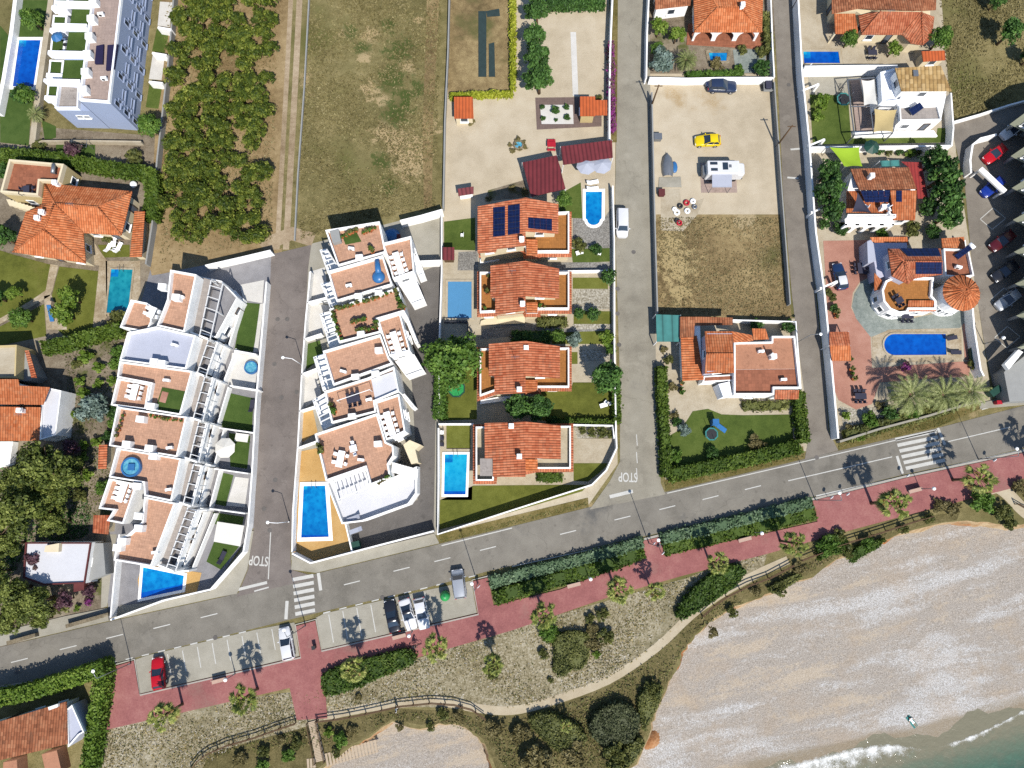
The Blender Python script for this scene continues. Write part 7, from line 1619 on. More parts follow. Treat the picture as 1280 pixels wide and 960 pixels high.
def bench(label, px, rz):
    p = P(*px, .12); root = empty('bench', p, label, 'bench', 'pale benches of the promenade'); Rz = Matrix.Rotation(rz, 4, 'Z')
    def bb(bx, n, m): bx.v = [tuple(Rz @ Vector(v)) for v in bx.v]; o = bx.build(n, m, None, 0, False); o.parent = root
    b = MB(); b.box((0,0,.42),(1.9,.5,.1)); bb(b, 'seat', M['bench']); b = MB(); b.box((0,.26,.66),(1.9,.07,.36)); bb(b, 'backrest', M['bench'])
    for s in (-1,1): b = MB(); b.box((s*.75,0,.18),(.14,.42,.36)); bb(b, 'leg', M['concrete'])
for px, lab in (((275,850),'pale bench facing the empty western parking bays'),((499.5,795),'pale bench in front of the parked white cars'),((717,731),'pale bench under the western hedge strip'),((930,674),'pale bench under the eastern hedge strip'),((1142,613),'pale bench south of the eastern zebra crossing')): bench(lab, px, R(14))
def sign_post(label, px, col='plastic_white', h=2.2):
    p = P(*px, .1); root = empty('sign_post', p, label, 'road sign'); b = MB(); b.tube([(p.x,p.y,.05),(p.x,p.y,h)], .035, 6); b.build('post', M['steel'], root)
    b = MB(); b.tube([(p.x-.02,p.y-.05,h),(p.x+.02,p.y-.09,h)], .3, 14); b.build('plate', M[col], root)
for px, lab in (((599,731),'small road sign beside the roadside van'),((815,678),'white sign post at the promenade gap'),((826,690),'second white sign post on the promenade gap'),((1034,621),'low sign post at the promenade end of the hedge strip'),((1054,617),'sign post on the promenade edge west of the palm'),((1128,594),'sign post at the west side of the eastern crossing'),((1274,567),'sign post at the right edge of the promenade'),((1235,575),'sign post beside the eastern tall lamp')): sign_post(lab, px, 'plastic_white', 1.5)
# litter bin, recycling bell, containers
root = empty('recycling_container', P(557,744,.04), 'green bell shaped recycling container at the end of the parking bays', 'container')
b = MB(); b.smooth = True; b.grid([[(r*math.cos(k*math.pi/8), r*math.sin(k*math.pi/8), z) for k in range(16)] for r, z in ((.62,0),(.7,.2),(.72,.9),(.62,1.4),(.35,1.7),(.12,1.78))], True, True, True); b.build('body', M['plastic_green'], None, 0, False).parent = root
b = MB(); b.tube([(0,0,1.75),(0,0,1.95)], .06, 6); b.build('lifting_ring', M['steel'], None, 0, False).parent = root
def bin_(label, px, mat, s=(1.2,.9,1.1), rz=0, name='waste_container', cat='container'):
    p = P(*px, .05); root = empty(name, p, label, cat, None, rz); b = MB(); rbox(b, -s[0]/2, s[0]/2, s[1]/2, .1, s[2], .1); b.build('body', M[mat], None, 0, False).parent = root
    b = MB(); b.box((0,0,s[2]+.03),(s[0]+.06,s[1]+.06,.07)); b.build('lid', M[mat], None, 0, False).parent = root
bin_('red post box like cabinet at the entrance of the parking court', (1244,504), 'plastic_red', (.7,.5,.9), 0, 'cabinet', 'cabinet')
bin_('dark litter box on the promenade below the zebra crossing', (394,808), 'plastic_black', (.45,.45,.9), .2, 'litter_bin', 'litter bin')
bin_('grey waste container in the corner of the garage court', (446,681), 'plastic_dkgreen', (1.3,1.0,1.2), .25)
bin_('pale cabinet against the street wall of the sandy lot', (821,174), 'steel', (1.2,1.0,.9), 0, 'cabinet', 'cabinet')
bin_('dark green container hidden by the date palm at the court entrance', (1238,490), 'plastic_dkgreen', (1.8,.9,1.2), .6)
bin_('green garden box by the pool of the tower villa', (1213,443), 'plastic_dkgreen', (.8,1.7,.7), 0, 'garden_box', 'box')
# ---------------------------------------------------------------- garden furniture
def on(root, b, n, m): o = b.build(n, M[m] if isinstance(m, str) else m, None, 0, False); o.parent = root; return o
def proto(name): o = bpy.data.objects.new(name, None); COL.objects.link(o); return o
def mk_table(name, w, d, top, legm):
    r = proto(name); b = MB(); b.box((0,0,.72),(w,d,.05)); on(r, b, 'tabletop', top)
    for sx in (-1,1):
        for sy in (-1,1): b = MB(); b.bar((sx*(w/2-.08),sy*(d/2-.08),0),(sx*(w/2-.08),sy*(d/2-.08),.7),.06); on(r, b, 'leg', legm)
    return r
def mk_chair(name, seatm, legm):
    r = proto(name); b = MB(); b.box((0,0,.44),(.46,.46,.05)); on(r, b, 'seat', seatm); b = MB(); b.box((0,-.23,.68),(.46,.05,.46)); on(r, b, 'backrest', seatm)
    for sx in (-1,1):
        for sy in (-1,1): b = MB(); b.bar((sx*.19,sy*.19,0),(sx*.19,sy*.19,.42),.04); on(r, b, 'leg', legm)
    return r
def mk_lounger(name, m, fm):
    r = proto(name); b = MB(); b.box((.2,0,.34),(1.3,.62,.07)); on(r, b, 'mattress', m); b = MB(); b.bar((-.45,0,.36),(-1.,0,.72),.62,.07); on(r, b, 'backrest', m)
    for sx in (-.4,.75):
        for sy in (-1,1): b = MB(); b.bar((sx,sy*.26,0),(sx,sy*.26,.31),.05); on(r, b, 'leg', fm)
    return r
def mk_parasol(name, m, rad=1.5, h=2.4, n=8):
    r = proto(name); b = MB(); b.tube([(0,0,0),(0,0,h)], .035, 6); on(r, b, 'pole', 'steel'); b = MB(); b.disc((0,0,0), .28, 14, .08); on(r, b, 'base', 'plastic_black')
    b = MB(); ap = Vector((0,0,h+.05))
    pts = [Vector((rad*math.cos(k*2*math.pi/n), rad*math.sin(k*2*math.pi/n), h-.5)) for k in range(n)]
    for k in range(n): b.face([pts[k], pts[(k+1) % n], ap]); b.face([pts[(k+1) % n]-Vector((0,0,.03)), pts[k]-Vector((0,0,.03)), ap-Vector((0,0,.03))])
    on(r, b, 'canopy', m)
    b = MB()
    for k in range(n): b.bar(ap-Vector((0,0,.06)), pts[k]-Vector((0,0,.05)), .025)
    on(r, b, 'rib', 'steel'); return r
PT = {'tw': mk_table('garden_table', 1.6, .9, 'plastic_white', 'plastic_white'), 'td': mk_table('garden_table', 1.4, .9, 'dark_cloth', 'darkmetal'), 'cw': mk_chair('garden_chair', 'plastic_white', 'plastic_white'), 'cd': mk_chair('garden_chair', 'dark_cloth', 'darkmetal'), 'lw': mk_lounger('sun_lounger', 'plastic_white', 'plastic_white'), 'lg': mk_lounger('sun_lounger', 'grey_cloth', 'steel'), 'ld': mk_lounger('sun_lounger', 'dark_cloth', 'darkmetal'),
      'pw': mk_parasol('parasol', 'white_cloth', 1.5), 'pg': mk_parasol('parasol', 'grey_cloth', 1.35), 'pd': mk_parasol('parasol', 'plastic_dkgreen', 1.1), 'pb': mk_parasol('parasol', 'plastic_blue', .9)}
def put(k, px, z, rz, label, cat, grp=None, sc=1):
    p = P(px[0], px[1], z+.012); return place(PT[k], p, rz, sc, label, cat, grp)
def dining(px, z, rz, t, c, n, where, ts=1.):
    p = P(px[0], px[1], z+.03); col = 'white' if t == 'tw' else 'dark'
    place(PT[t], p, rz, (ts, 1, 1), '%s dining table %s' % (col, where), 'table'); L = 1.6*ts
    for i in range(n//2):
        for s in (-1, 1):
            x = (-L/2+L*(i+.5)/(n//2)); q = Matrix.Rotation(rz, 4, 'Z') @ Vector((x, s*.78, 0))
            place(PT[c], p+q, rz+(math.pi if s > 0 else 0)+random.uniform(-.2,.2), 1, '%s chair at the %s table %s' % ('white' if c == 'cw' else 'dark', col, where), 'chair', 'chairs '+where)
dining((171,491), ZT-.35, R(80), 'tw', 'cw', 6, 'on the west wing of the terrace with green turf', 1.4)
dining((156,615), ZT-.35, R(75), 'tw', 'cw', 8, 'on the west wing beside the paddling pool terrace', 1.7)
dining((193,392), ZT, R(70), 'tw', 'cw', 4, 'between the two decks of the northernmost western house', 1.)
dining((499,331), ZT-.3, R(-72), 'tw', 'cw', 8, 'on the wing behind the blue pool toy', 2.1)
dining((496,430), ZT-.3, R(-72), 'tw', 'cw', 8, 'on the wing beside the planted terrace', 2.1)
dining((488,530), ZT-.3, R(-72), 'tw', 'cw', 8, 'on the wing beside the white deck patch', 2.1)
dining((443,500), ZT, R(15), 'td', 'cd', 6, 'on the roof with the white string line', 1.3)
dining((427,574), ZT, R(80), 'tw', 'cw', 4, 'on the large southern roof terrace', 1.4)
dining((1131,396), .05, 0, 'td', 'cd', 6, 'under the tiled canopy of the tower villa', 1.3)
dining((1121,377), 2.9, .5, 'td', 'cd', 4, 'on the ochre terrace of the tower villa', .8)
dining((1073,496), .04, R(0), 'td', 'cd', 6, 'in the bay of the curved white wall', 1.2)
dining((1073,337), .04, R(90), 'td', 'cd', 6, 'beside the parked car on the pink court', 1.2)
dining((1112,390), .04, 0, 'td', 'cd', 2, 'on the slate below the curved tower wall', .6) if False else None
dining((37,240), 3.6, R(95), 'td', 'cd', 4, 'on the flat terrace of the orange villa', 1.)
dining((443,561), ZT, R(15), 'tw', 'cw', 2, 'by the vent block of the southern roof terrace', .6)
dining((1088,69), .05, R(0), 'td', 'cd', 4, 'on the patio of the cream house', 1.)
for px, k, rz, lab in (((138,309),'lw',1.2,'white sun lounger on the small lawn, left of the pair'),((150,310),'lw',1.2,'white sun lounger on the small lawn, right of the pair')): put(k, px, .04, rz, lab, 'sun lounger')
dining((145,307), .04, 0, 'tw', 'cw', 2, 'between the two loungers of the orange villa', .45)
for px, rz, lab in (((1188,423),.2,'dark sun lounger by the round ended pool, upper'),((1193,441),0,'grey sun lounger by the round ended pool, lower')): put('ld', px, .05, rz, lab, 'sun lounger')
for px, lab in (((757,503),'white garden chair on the shaded lawn of the third red roof, west'),((762,505),'white garden chair on the shaded lawn of the third red roof, east'),((749,318),'white garden chair on the turf strip by the street wall'),((578,295),'white chair on the lawn beside the solar roof house')): put('cw', px, .04, random.uniform(0,6), lab, 'chair')
put('tw', (754,507), .04, .3, 'white table on the shaded lawn of the third red roof', 'table', None, .7); put('tw', (724,317), .04, .3, 'white table under the greyish shrub', 'table', None, .7)
put('lw', (741,237), .05, .1, 'white sun lounger at the head of the rounded pool', 'sun lounger'); put('lw', (741,229), .05, .2, 'pale sun lounger on the turf above the rounded pool', 'sun lounger')
for px, lab in (((731,215),'pale grey parasol on the turf, western of the pair'),((750,214),'pale grey parasol on the turf, eastern of the pair')): put('pg', px, .04, .2, lab, 'parasol', None, 1.15)
put('pw', (288,561), .04, .4, 'large white parasol over the small garden of the terrace with pots', 'parasol', None, 1.); put('pd', (1081,192), .04, 0, 'round dark green parasol beside the lime sail', 'parasol', None, 1.1); put('pb', (81,56), 2.5, 0, 'small turquoise parasol on a lower terrace of the apartment block', 'parasol', None, 1.)
for px, lab in (((1080,260),'white chair under the dark triangular sail'),((1108,259),'white chair by the parapet of the arcaded house, northern'),((1109,264),'white chair by the parapet of the arcaded house, middle'),((1109,269),'white chair by the parapet of the arcaded house, southern')): put('cw', px, 3.05, random.uniform(0,6), lab, 'chair', None, 1.2)
for px, lab in (((553,541),'white chair by the pool wall of the corner house'),((553,548),'dark chair by the pool wall of the corner house, upper'),((553,556),'dark chair by the pool wall of the corner house, lower')): put('cw' if 'white' in lab else 'cd', px, .05, 1.5, lab, 'chair', None, 1.2)
for x, y, lab in ((445,663,'left'),(442,648,'upper'),(433,652,'right')): put('lg', (x,y), 2.72, R(200), 'pale lounger on the white deck of the southern annex, %s' % lab, 'sun lounger') if lab != 'right' else None
put('lg', (258,611), .05, .3, 'grey lounger beside the western garden steps', 'sun lounger') if False else None
put('ld', (279,696), .05, 1.2, 'grey lounger on the southern turf garden', 'sun lounger'); put('ld', (316,507), .05, 1.5, 'dark lounger at the edge of the third small turf garden', 'sun lounger')
b = MB(); pts = PP([(271.5,652),(305,657),(300,683),(267,677)], 2.5); b.face(ccw(pts)); b.face([p-Vector((0,0,.08)) for p in ccw(pts)][::-1])
aw = empty('awning', P(286,668,0), 'large white awning stretched over the southern terrace garden', 'awning'); b.build('cloth', M['white_cloth'], aw)
for p in pts: b = MB(); b.bar((p.x,p.y,0),(p.x,p.y,2.4),.07); b.build('post', M['steel'], aw)
b = MB(); pts = PP([(295,541),(311,543),(309,553),(293,551)], 1.2); b.face(ccw(pts)); b.face([p-Vector((0,0,.05)) for p in ccw(pts)][::-1])
aw = empty('awning', P(302,547,0), 'small white canopy beside the large white parasol', 'awning'); b.build('cloth', M['white_cloth'], aw)
for p in pts: b = MB(); b.bar((p.x,p.y,0),(p.x,p.y,1.15),.05); b.build('post', M['steel'], aw)
# pool toys, tubs, trampolines
def tub(label, px, z, r, h, rim, water, name='paddling_pool', cat='paddling pool', n=20, rz=0, sq=1.):
    p = P(px[0], px[1], z); root = empty(name, p+Vector((0,0,.015)), label, cat); pl = [(r*math.cos(k*2*math.pi/n), r*sq*math.sin(k*2*math.pi/n)) for k in range(n)]
    b = MB(); b.ring(pl, r*.16, 0, h); on(root, b, 'rim', rim); b = MB(); b.face([(x*.85,y*.85,h*.75) for x, y in pl]); on(root, b, 'water', water); return root
t1 = tub('round blue paddling pool with printed sides on a terracotta roof deck', (166,584), ZT, 1.35, .55, 'plastic_blue', 'hottub'); b = MB(); b.box((.1,0,.5),(.9,.9,.25)); on(t1, b, 'float', 'plastic_blue')
tub('blue inflatable tub on the white garden patio', (315,460), .04, 1.0, .5, 'plastic_blue', 'hottub', rz=.2)
root = empty('pool_toy', P(474,338,ZT+.015), 'long blue covered inflatable with slide lying on a roof deck', 'inflatable')
b = MB(); b.smooth = True; b.ball((-.05,-1.0,0), .95, 14, 6, .7, True); on(root, b, 'bowl', 'plastic_blue'); b = MB(); b.smooth = True
b.tube([(0,-.6,.35),(-.15,.4,.4),(-.3,1.5,.35)], [.45,.42,.36], 10); on(root, b, 'slide', 'plastic_blue')
def trampoline(label, px, r, mat, n=8, h=.75, net='plastic_dkgreen'):
    p = P(*px, .03); root = empty('trampoline', p, label, 'trampoline'); pl = [(r*math.cos((k+.5)*2*math.pi/n), r*math.sin((k+.5)*2*math.pi/n)) for k in range(n)]
    b = MB(); b.face([(x*.93,y*.93,h) for x, y in pl]); on(root, b, 'mat', mat); b = MB(); b.ring(pl, .18, h-.05, h+.06); on(root, b, 'edge_pad', net)
    for x, y in pl[::2]: b = MB(); b.tube([(x*.97,y*.97,0),(x*.97,y*.97,h+1.3)], .03, 6); on(root, b, 'leg', 'steel')
trampoline('green octagonal trampoline in the shade of the bright garden tree', (571,487), 1.35, 'plastic_green'); trampoline('teal trampoline on the lawn beside the modern white house', (1052,127), 1.15, 'plastic_black', 8, .7, 'teal_cloth')
trampoline('dark trampoline half in shade on the lawn of the orange towered house', (888,543), 1.0, 'plastic_black', 8, .6, 'teal_cloth')
root = empty('playhouse', P(899,534,.03), 'pale blue play slide tower on the lawn beside the dark trampoline', 'playhouse'); b = MB(); b.bar((-.9,.5,1.0),(.9,-.6,.1),.7,.08); on(root, b, 'slide', 'plastic_blue'); b = MB(); b.box((-.9,.6,.6),(.8,.8,1.2)); on(root, b, 'tower', 'plastic_blue'); b = MB(); b.face([(-1.35,.15,1.6),(-.45,.15,1.6),(-.45,1.05,1.6),(-1.35,1.05,1.6)]); b.face([(-1.35,.15,1.56),(-1.35,1.05,1.56),(-.45,1.05,1.56),(-.45,.15,1.56)]); on(root, b, 'canopy', 'plastic_blue')
root = empty('slide', P(66,395,.03), 'blue children slide on grey paving under the bright tree', 'slide'); b = MB(); b.bar((0,1.4,1.2),(.1,-.9,.15),.6,.08); on(root, b, 'chute', 'plastic_blue'); b = MB(); b.box((0,1.7,.6),(.7,.6,1.2)); on(root, b, 'tower', 'palewood')
root = empty('sun_tent', P(490,296,.03), 'blue domed tent beside the northern house of the eastern row', 'tent'); b = MB(); b.smooth = True; b.ball((0,0,0), 1.35, 14, 6, .8, True); on(root, b, 'dome', 'plastic_blue'); b = MB(); b.box((1.1,-.3,.4),(.5,.9,.8)); on(root, b, 'porch', 'maroon_wood')
# potted plants lining the terraces
def mk_pot(name, mat, seed):
    r = proto(name); b = MB(); b.grid([[(q*math.cos(k*math.pi/5), q*math.sin(k*math.pi/5), z) for k in range(10)] for q, z in ((.16,0),(.24,.38))], True, True, True); on(r, b, 'pot', 'tile_orange')
    me = crown_mesh('foliage', M[mat], .42, .35, 1.05, 6, 130, .12, seed, .9); mesh_obj('foliage', me, r); return r
PT['p1'] = mk_pot('potted_plant', 'l_bush', 51); PT['p2'] = mk_pot('potted_plant', 'l_green', 52)
def pots(line, n, z, where, sc=1., jit=1.5):
    for i in range(n):
        t_ = i/max(n-1, 1); f = t_*(len(line)-1); k = min(int(f), len(line)-2); u = f-k
        x, y = [line[k][j]+(line[k+1][j]-line[k][j])*u+random.uniform(-jit,jit)*.5 for j in (0,1)]
        place(PT[random.choice(('p1','p2'))], P(x,y,z+.015), random.uniform(0,6), sc*random.uniform(.7,1.25), 'leafy potted plant standing '+where, 'potted plant', 'potted plants '+where)
pots([(418,388),(440,383),(470,374),(494,364)], 15, ZT, 'along the north edge of the planted terrace', 1.1)
pots([(417,392),(421,405),(428,425)], 9, ZT, 'along the west edge of the planted terrace', 1.15)
pots([(446,414),(460,413),(472,410),(471,404)], 11, ZT, 'along the south edge of the planted terrace', 1.1)
pots([(441,404),(458,399)], 7, ZT, 'in the island of the planted terrace', 1.2)
pots([(495,365),(502,380),(504,388)], 7, ZT, 'at the east end of the planted terrace', 1.3)
pots([(455,292),(470,287)], 6, ZT, 'in the north corner of the first roof terrace', 1.)
pots([(464,312),(467,316)], 3, ZT, 'by the vent block of the first roof terrace', 1.4)
pots([(429,297),(446,290)], 5, ZT, 'on the turf corner of the first roof terrace', 1.)
pots([(192,520),(209,524),(227,527)], 9, ZT, 'under the north parapet of the plain western deck', .8)
pots([(156,520),(148,545)], 5, ZT, 'along the west parapet of the plain western deck', .8)
pots([(416,507),(419,516)], 4, ZT, 'at the corner of the roof with the white string line', 1.2)
pots([(474,604),(488,596)], 6, ZT-.4 if False else ZT, 'at the south edge of the large southern terrace', .9)
pots([(400,556),(404,566)], 4, ZT, 'in the north west corner of the large southern terrace', 1.3)
pots([(1042,384),(1044,398)], 4, .04, 'on the pink court by the street wall', 1.2)
pots([(1062,462),(1066,474)], 3, .04, 'on the pink court below the gazebo', 1.2)
pots([(853,470),(850,490)], 5, .04, 'on the paved yard of the orange towered house', 1.2)
pots([(610,348),(606,386)], 3, 2.9, 'on the west terrace of the second red roofed house', 1.3)
pots([(676,384),(680,386)], 2, 2.9, 'on the east terrace of the second red roofed house', 1.2)
pots([(96,404),(99,406)], 1, .04, 'by the villa path', 1.2) if False else None
# turf corner and rug on roofs
b = MB(); pts = PP([(427,293),(444,287),(452,302),(432,306)], ZT); b.prism([(p.x,p.y) for p in pts], ZT+.02, ZT+.05); o = b.build('turf_mat', M['turf']); tag(o, 'green turf mat in the corner of a terracotta roof terrace', 'mat')
b = MB(); pts = PP([(203,484),(236,490),(228,517),(194,511)], ZT); b.prism([(p.x,p.y) for p in pts], ZT+.02, ZT+.05); o = b.build('turf_mat', M['turf']); tag(o, 'large green turf mat on the roof deck with the red rug', 'mat')
b = MB(); pts = PP([(203,489),(211,491),(207,504),(199,502)], ZT); b.prism([(p.x,p.y) for p in pts], ZT+.055, ZT+.075); o = b.build('rug', M['pink_paving']); tag(o, 'pinkish rug lying on the green turf roof mat', 'rug')
b = MB(); pts = PP([(414,292),(425,289),(428,304),(418,307)], ZT); b.prism([(p.x,p.y) for p in pts], ZT+.015, ZT+.9); o = b.build('storage_box', M['greywall']); tag(o, 'grey storage box beside the turf mat of the first roof terrace', 'box')
# air conditioning units and aerials on the flat roofs
def ac_unit(px, z, rz, lab, grp='air conditioning units on the roofs'):
    root = empty('air_conditioner', P(px[0], px[1], z+.015), lab, 'air conditioner', grp, rz); b = MB(); b.box((0,0,.35),(.85,.36,.6)); on(root, b, 'housing', 'plastic_white'); b = MB(); b.tube([(-.1,-.19,.36),(-.1,-.2,.36)], .23, 14); on(root, b, 'fan_grille', 'plastic_black')
for px, z, lab in (((228,372),ZT,'air conditioner on the long deck of the northernmost western house'),((220,432),ZT,'air conditioner on the pale blue roof deck'),((210,476),ZT,'air conditioner at the north parapet above the turf mat'),((214,560),ZT,'air conditioner near the south parapet of the plain western deck'),((213,612),ZT,'air conditioner by the yellow pots near the paddling pool deck'),((196,690),ZT,'air conditioner on the deck nearest the southern pool'),((440,312),ZT,'air conditioner on the first eastern roof terrace'),((437,358),ZT,'air conditioner on the roof deck with the blue inflatable'),((430,465),ZT,'air conditioner on the wide bare eastern deck'),((462,500),ZT,'air conditioner beside the dark dining set'),((452,575),ZT,'air conditioner on the large southern roof terrace'),((978,475),3.05,'air conditioner on the weathered front of the flat terrace'),((950,440),3.05,'air conditioner beside the chimney of the flat terrace'),((1196,335),3.05,'air conditioner on the terrace behind the round tower'),((132,100),7.42,'air conditioner near the south end of the apartment roof'),((128,20),7.42,'air conditioner near the solar sheets of the apartment roof')): ac_unit(px, z, random.uniform(-.3,.3), lab)
def aerial(px, z, lab):
    p = P(px[0], px[1], z); root = empty('aerial', p, lab, 'aerial'); b = MB(); b.tube([(0,0,0),(0,0,2.2)], .025, 5); on(root, b, 'mast', 'steel'); b = MB(); b.bar((-.6,0,2.1),(.6,0,2.15),.03); [b.bar((x,-.25,2.12),(x,.25,2.12),.02) for x in (-.5,-.3,-.1,.1,.3,.5)]; on(root, b, 'antenna', 'steel')
for px, z, lab in (((640,344),5.9,'television aerial on the ridge of the second red roof'),((644,450),5.9,'television aerial on the third red roof'),((98,262),4.6,'television aerial on the orange hipped roof'),((1105,25),3.9,'television aerial on the hipped roof of the cream house'),((36,520),3.7,'television aerial beside the chimney of the left edge house')): aerial(px, z, lab)
# rubble, boats and clutter on the sandy lot
root = empty('boat', P(834,207,.02), 'upturned grey boat with tarpaulins on the sandy lot', 'boat'); b = MB(); b.smooth = True
b.grid([[(w*math.cos(a), y, .75*h*max(0,math.sin(a))) for a in [k*math.pi/8 for k in range(9)]] for y, w, h in ((-1.9,.75,.85),(-1.2,.95,1),(0,1.,1.05),(1.2,.75,.95),(1.9,.15,.5))], False); on(root, b, 'hull', 'steel'); b = MB(); b.bar((0,-1.9,.66),(0,1.9,.5),.08,.1); on(root, b, 'keel', 'steel')
b = MB(); b.smooth = True; b.ball((0,0,0), .9, 12, 5, .5, True); o = b.build('tarpaulin', M['plastic_blue']); o.location = P(843,209,.02); o.scale = (.55,1.1,.7); tag(o, 'pale blue tarpaulin heap beside the upturned boat', 'tarpaulin')
b = MB(); b.prism(PP([(824,222),(851,221),(852,234),(823,234)],.1), .02, .12); o = b.build('concrete_slab', M['concrete']); tag(o, 'pale concrete slab south of the upturned boat', 'slab')
sheet('rubble_patch', [(826,236),(850,236),(852,262),(868,252),(880,248),(872,268),(854,289),(826,288)], .025, M['beige_paving'])
for i, (x, y, r, m) in enumerate(((850,258,.5,'plastic_black'),(858,254,.6,'plastic_red'),(866,252,.5,'plastic_white'),(846,266,.6,'plastic_white'),(859,264,.55,'plastic_white'),(849,279,.55,'plastic_red'),(846,276,.45,'plastic_black'),(868,259,.45,'steel'),(843,262,.4,'plastic_white'))):
    b = MB(); b.smooth = True; b.tube([(r*.6*math.cos(k*math.pi/6), r*.6*math.sin(k*math.pi/6), .16+.0*k) for k in range(13)], .16, 8, False); o = b.build('old_tyre', M[m]); o.location = P(x,y,.03); cn = {'plastic_black':'black','plastic_red':'dark red','plastic_white':'white painted','steel':'grey'}[m]
    tag(o, '%s old tyre lying in the rubble corner of the sandy lot' % cn, 'tyre', 'old tyres in the rubble corner')
bin_('small maroon box in the corner above the rubble patch', (826,243), 'maroon_wood', (.9,1.,.8), 0, 'storage_box', 'box')
# allotment cover, table sets of the yard
b = MB(); b.prism(PP([(598,14),(608,14),(608,96),(598,96)],.05), .02, .1); b.prism(PP([(608,14),(624,11),(625,20),(609,21)],.05), .02, .1); b.prism(PP([(611,55),(618,53),(619,96),(611,96)],.05), .02, .1); o = b.build('crop_cover', M['crop']); tag(o, 'dark green black crop cover sheet on the dry allotment', 'cover')
root = empty('picnic_set', P(689,183,.02), 'red plastic table and bench set on the sandy yard', 'picnic table'); b = MB(); b.box((0,0,.72),(1.3,.9,.06)); on(root, b, 'tabletop', 'plastic_red')
for s in (-1,1): b = MB(); b.box((0,s*.8,.42),(1.3,.32,.05)); on(root, b, 'seat', 'plastic_red'); b = MB(); b.bar((s*.5,-.85,.0),(s*.5,.85,.68),.07); on(root, b, 'leg', 'plastic_red')
root = empty('round_pond', P(648,182,.02), 'pale round stone ring among the potted plants of the sandy yard', 'planter'); b = MB(); b.ring([(.8*math.cos(k*math.pi/9), .8*math.sin(k*math.pi/9)) for k in range(18)], .2, 0, .35); on(root, b, 'rim', 'stonewall'); b = MB(); b.disc((0,0,.2), .62); on(root, b, 'water', 'hottub')
b = MB(); b.smooth = True; b.ball((0,0,.45), .55, 14, 8, .85); o = b.build('water_tank', M['plastic_white']); o.location = P(169,232,.02); tag(o, 'round white water tank in the hedge corner of the orange villa', 'tank')
root = empty('solar_boiler', P(71,214,3.62), 'silver solar boiler cylinder on the flat terrace of the orange villa', 'water heater'); b = MB(); b.tube([(0,.7,.8),(0,-.7,.8)], .3, 10); on(root, b, 'tank', 'steel')
for s in (-.5,.5): b = MB(); b.bar((0,s,0),(0,s,.55),.3,.06); on(root, b, 'stand', 'darkmetal')
root = empty('clothes_line', P(108,187,.02), 'metal clothes line frame on the grass beside the apartment block', 'clothes line'); 
for s in (-1,1): b = MB(); b.bar((s*1.2,0,0),(s*1.2,0,1.9),.06); b.bar((s*1.2,-.7,1.9),(s*1.2,.7,1.9),.05); on(root, b, 'post', 'steel')
b = MB(); [b.bar((-1.2,y_,1.92),(1.2,y_,1.92),.02) for y_ in (-.6,-.2,.2,.6)]; on(root, b, 'line', 'steel')
root = empty('gate', P(1010,87,.02), 'white metal gate standing open into the eastern street', 'gate')
b = MB(); b.bar((0,0,.2),(-1.6,-1.4,.2),.06); b.bar((0,0,1.6),(-1.6,-1.4,1.6),.06); [b.bar((-1.6*k/8,-1.4*k/8,.2),(-1.6*k/8,-1.4*k/8,1.6),.05) for k in range(9)]; on(root, b, 'leaf', 'plastic_white')
for px, lab in (((1018,268),'at the garden of the arcaded house'),((1014,186),'at the corner of the lime sail house'),((1007,118),'at the drive of the modern white house'),((1029,361),'at the pink villa court')):
    p = P(*px, 0); root = empty('gate', p, 'white sliding gate '+lab, 'gate'); b = MB(); b.bar((p.x-1.3,p.y-.5,1.8),(p.x+1.3,p.y+.6,1.8),.25,.12); b.build('top_bar', M['white'], root)
    for s in (-1,1): b = MB(); b.box((p.x+s*1.2,p.y+s*.5,.95),(.35,.35,1.9)); b.build('pillar', M['white'], root)
root = empty('satellite_dish', P(1093,340,0) , 'dummy', 'dish') if False else None
# string line poles on the roof
root = empty('string_line', P(440,497,ZT), 'white clothes string between two poles across a roof terrace', 'clothes line'); a, c = P(421,501,ZT+1.9), P(462,487,ZT+1.9)
b = MB(); b.bar(a, c, .07); b.build('line', M['plastic_white'], root)
for q in (a, c): b = MB(); b.bar((q.x,q.y,ZT+.015),(q.x,q.y,ZT+1.9),.06); b.build('post', M['plastic_white'], root)
# utility poles / wires on the eastern street
for px, lab in (((970,184),'wooden utility pole leaning over the edge of the sandy lot'),((991,10),'utility pole at the top of the eastern street'),((813,136),'utility pole by the middle street at the sandy lot')):
    p = P(*px, 0); root = empty('utility_pole', p, lab, 'utility pole'); b = MB(); b.tube([(p.x,p.y,-.2),(p.x,p.y,6.4)], [.15,.1], 8); b.build('pole', M['wood'], root); b = MB(); b.bar((p.x-.6,p.y,6.1),(p.x+.6,p.y,6.1),.1); b.build('crossarm', M['wood'], root)
# boules court centre strip pots and bicycle on the drive
def bicycle(label, px, rz, z=.03):
    p = P(*px, z); root = empty('bicycle', p, label, 'bicycle', None, rz)
    for x in (-.52,.52):
        b = MB(); b.smooth = True; b.tube([(x+.33*math.cos(k*math.pi/8), 0, .34+.33*math.sin(k*math.pi/8)) for k in range(17)], .03, 6, False); on(root, b, 'wheel', 'tyre')
    b = MB(); A_, B_, C2, D2 = (-.52,0,.34),(-.12,0,.34),(-.25,0,.85),(.36,0,.82)
    for u, v_ in ((A_,B_),(B_,C2),(C2,A_),(C2,D2),(B_,D2),(D2,(.52,0,.34)),(D2,(.33,0,.98))): b.bar(u, v_, .04)
    on(root, b, 'frame', 'darkmetal'); b = MB(); b.bar((.3,-.28,1.),(.3,.28,1.),.035); on(root, b, 'handlebar', 'darkmetal'); b = MB(); b.box((-.27,0,.9),(.26,.14,.06)); on(root, b, 'saddle', 'plastic_black'); return root
bicycle('dark bicycle parked on the concrete drive of the modern white house', (1051,112), 1.2)
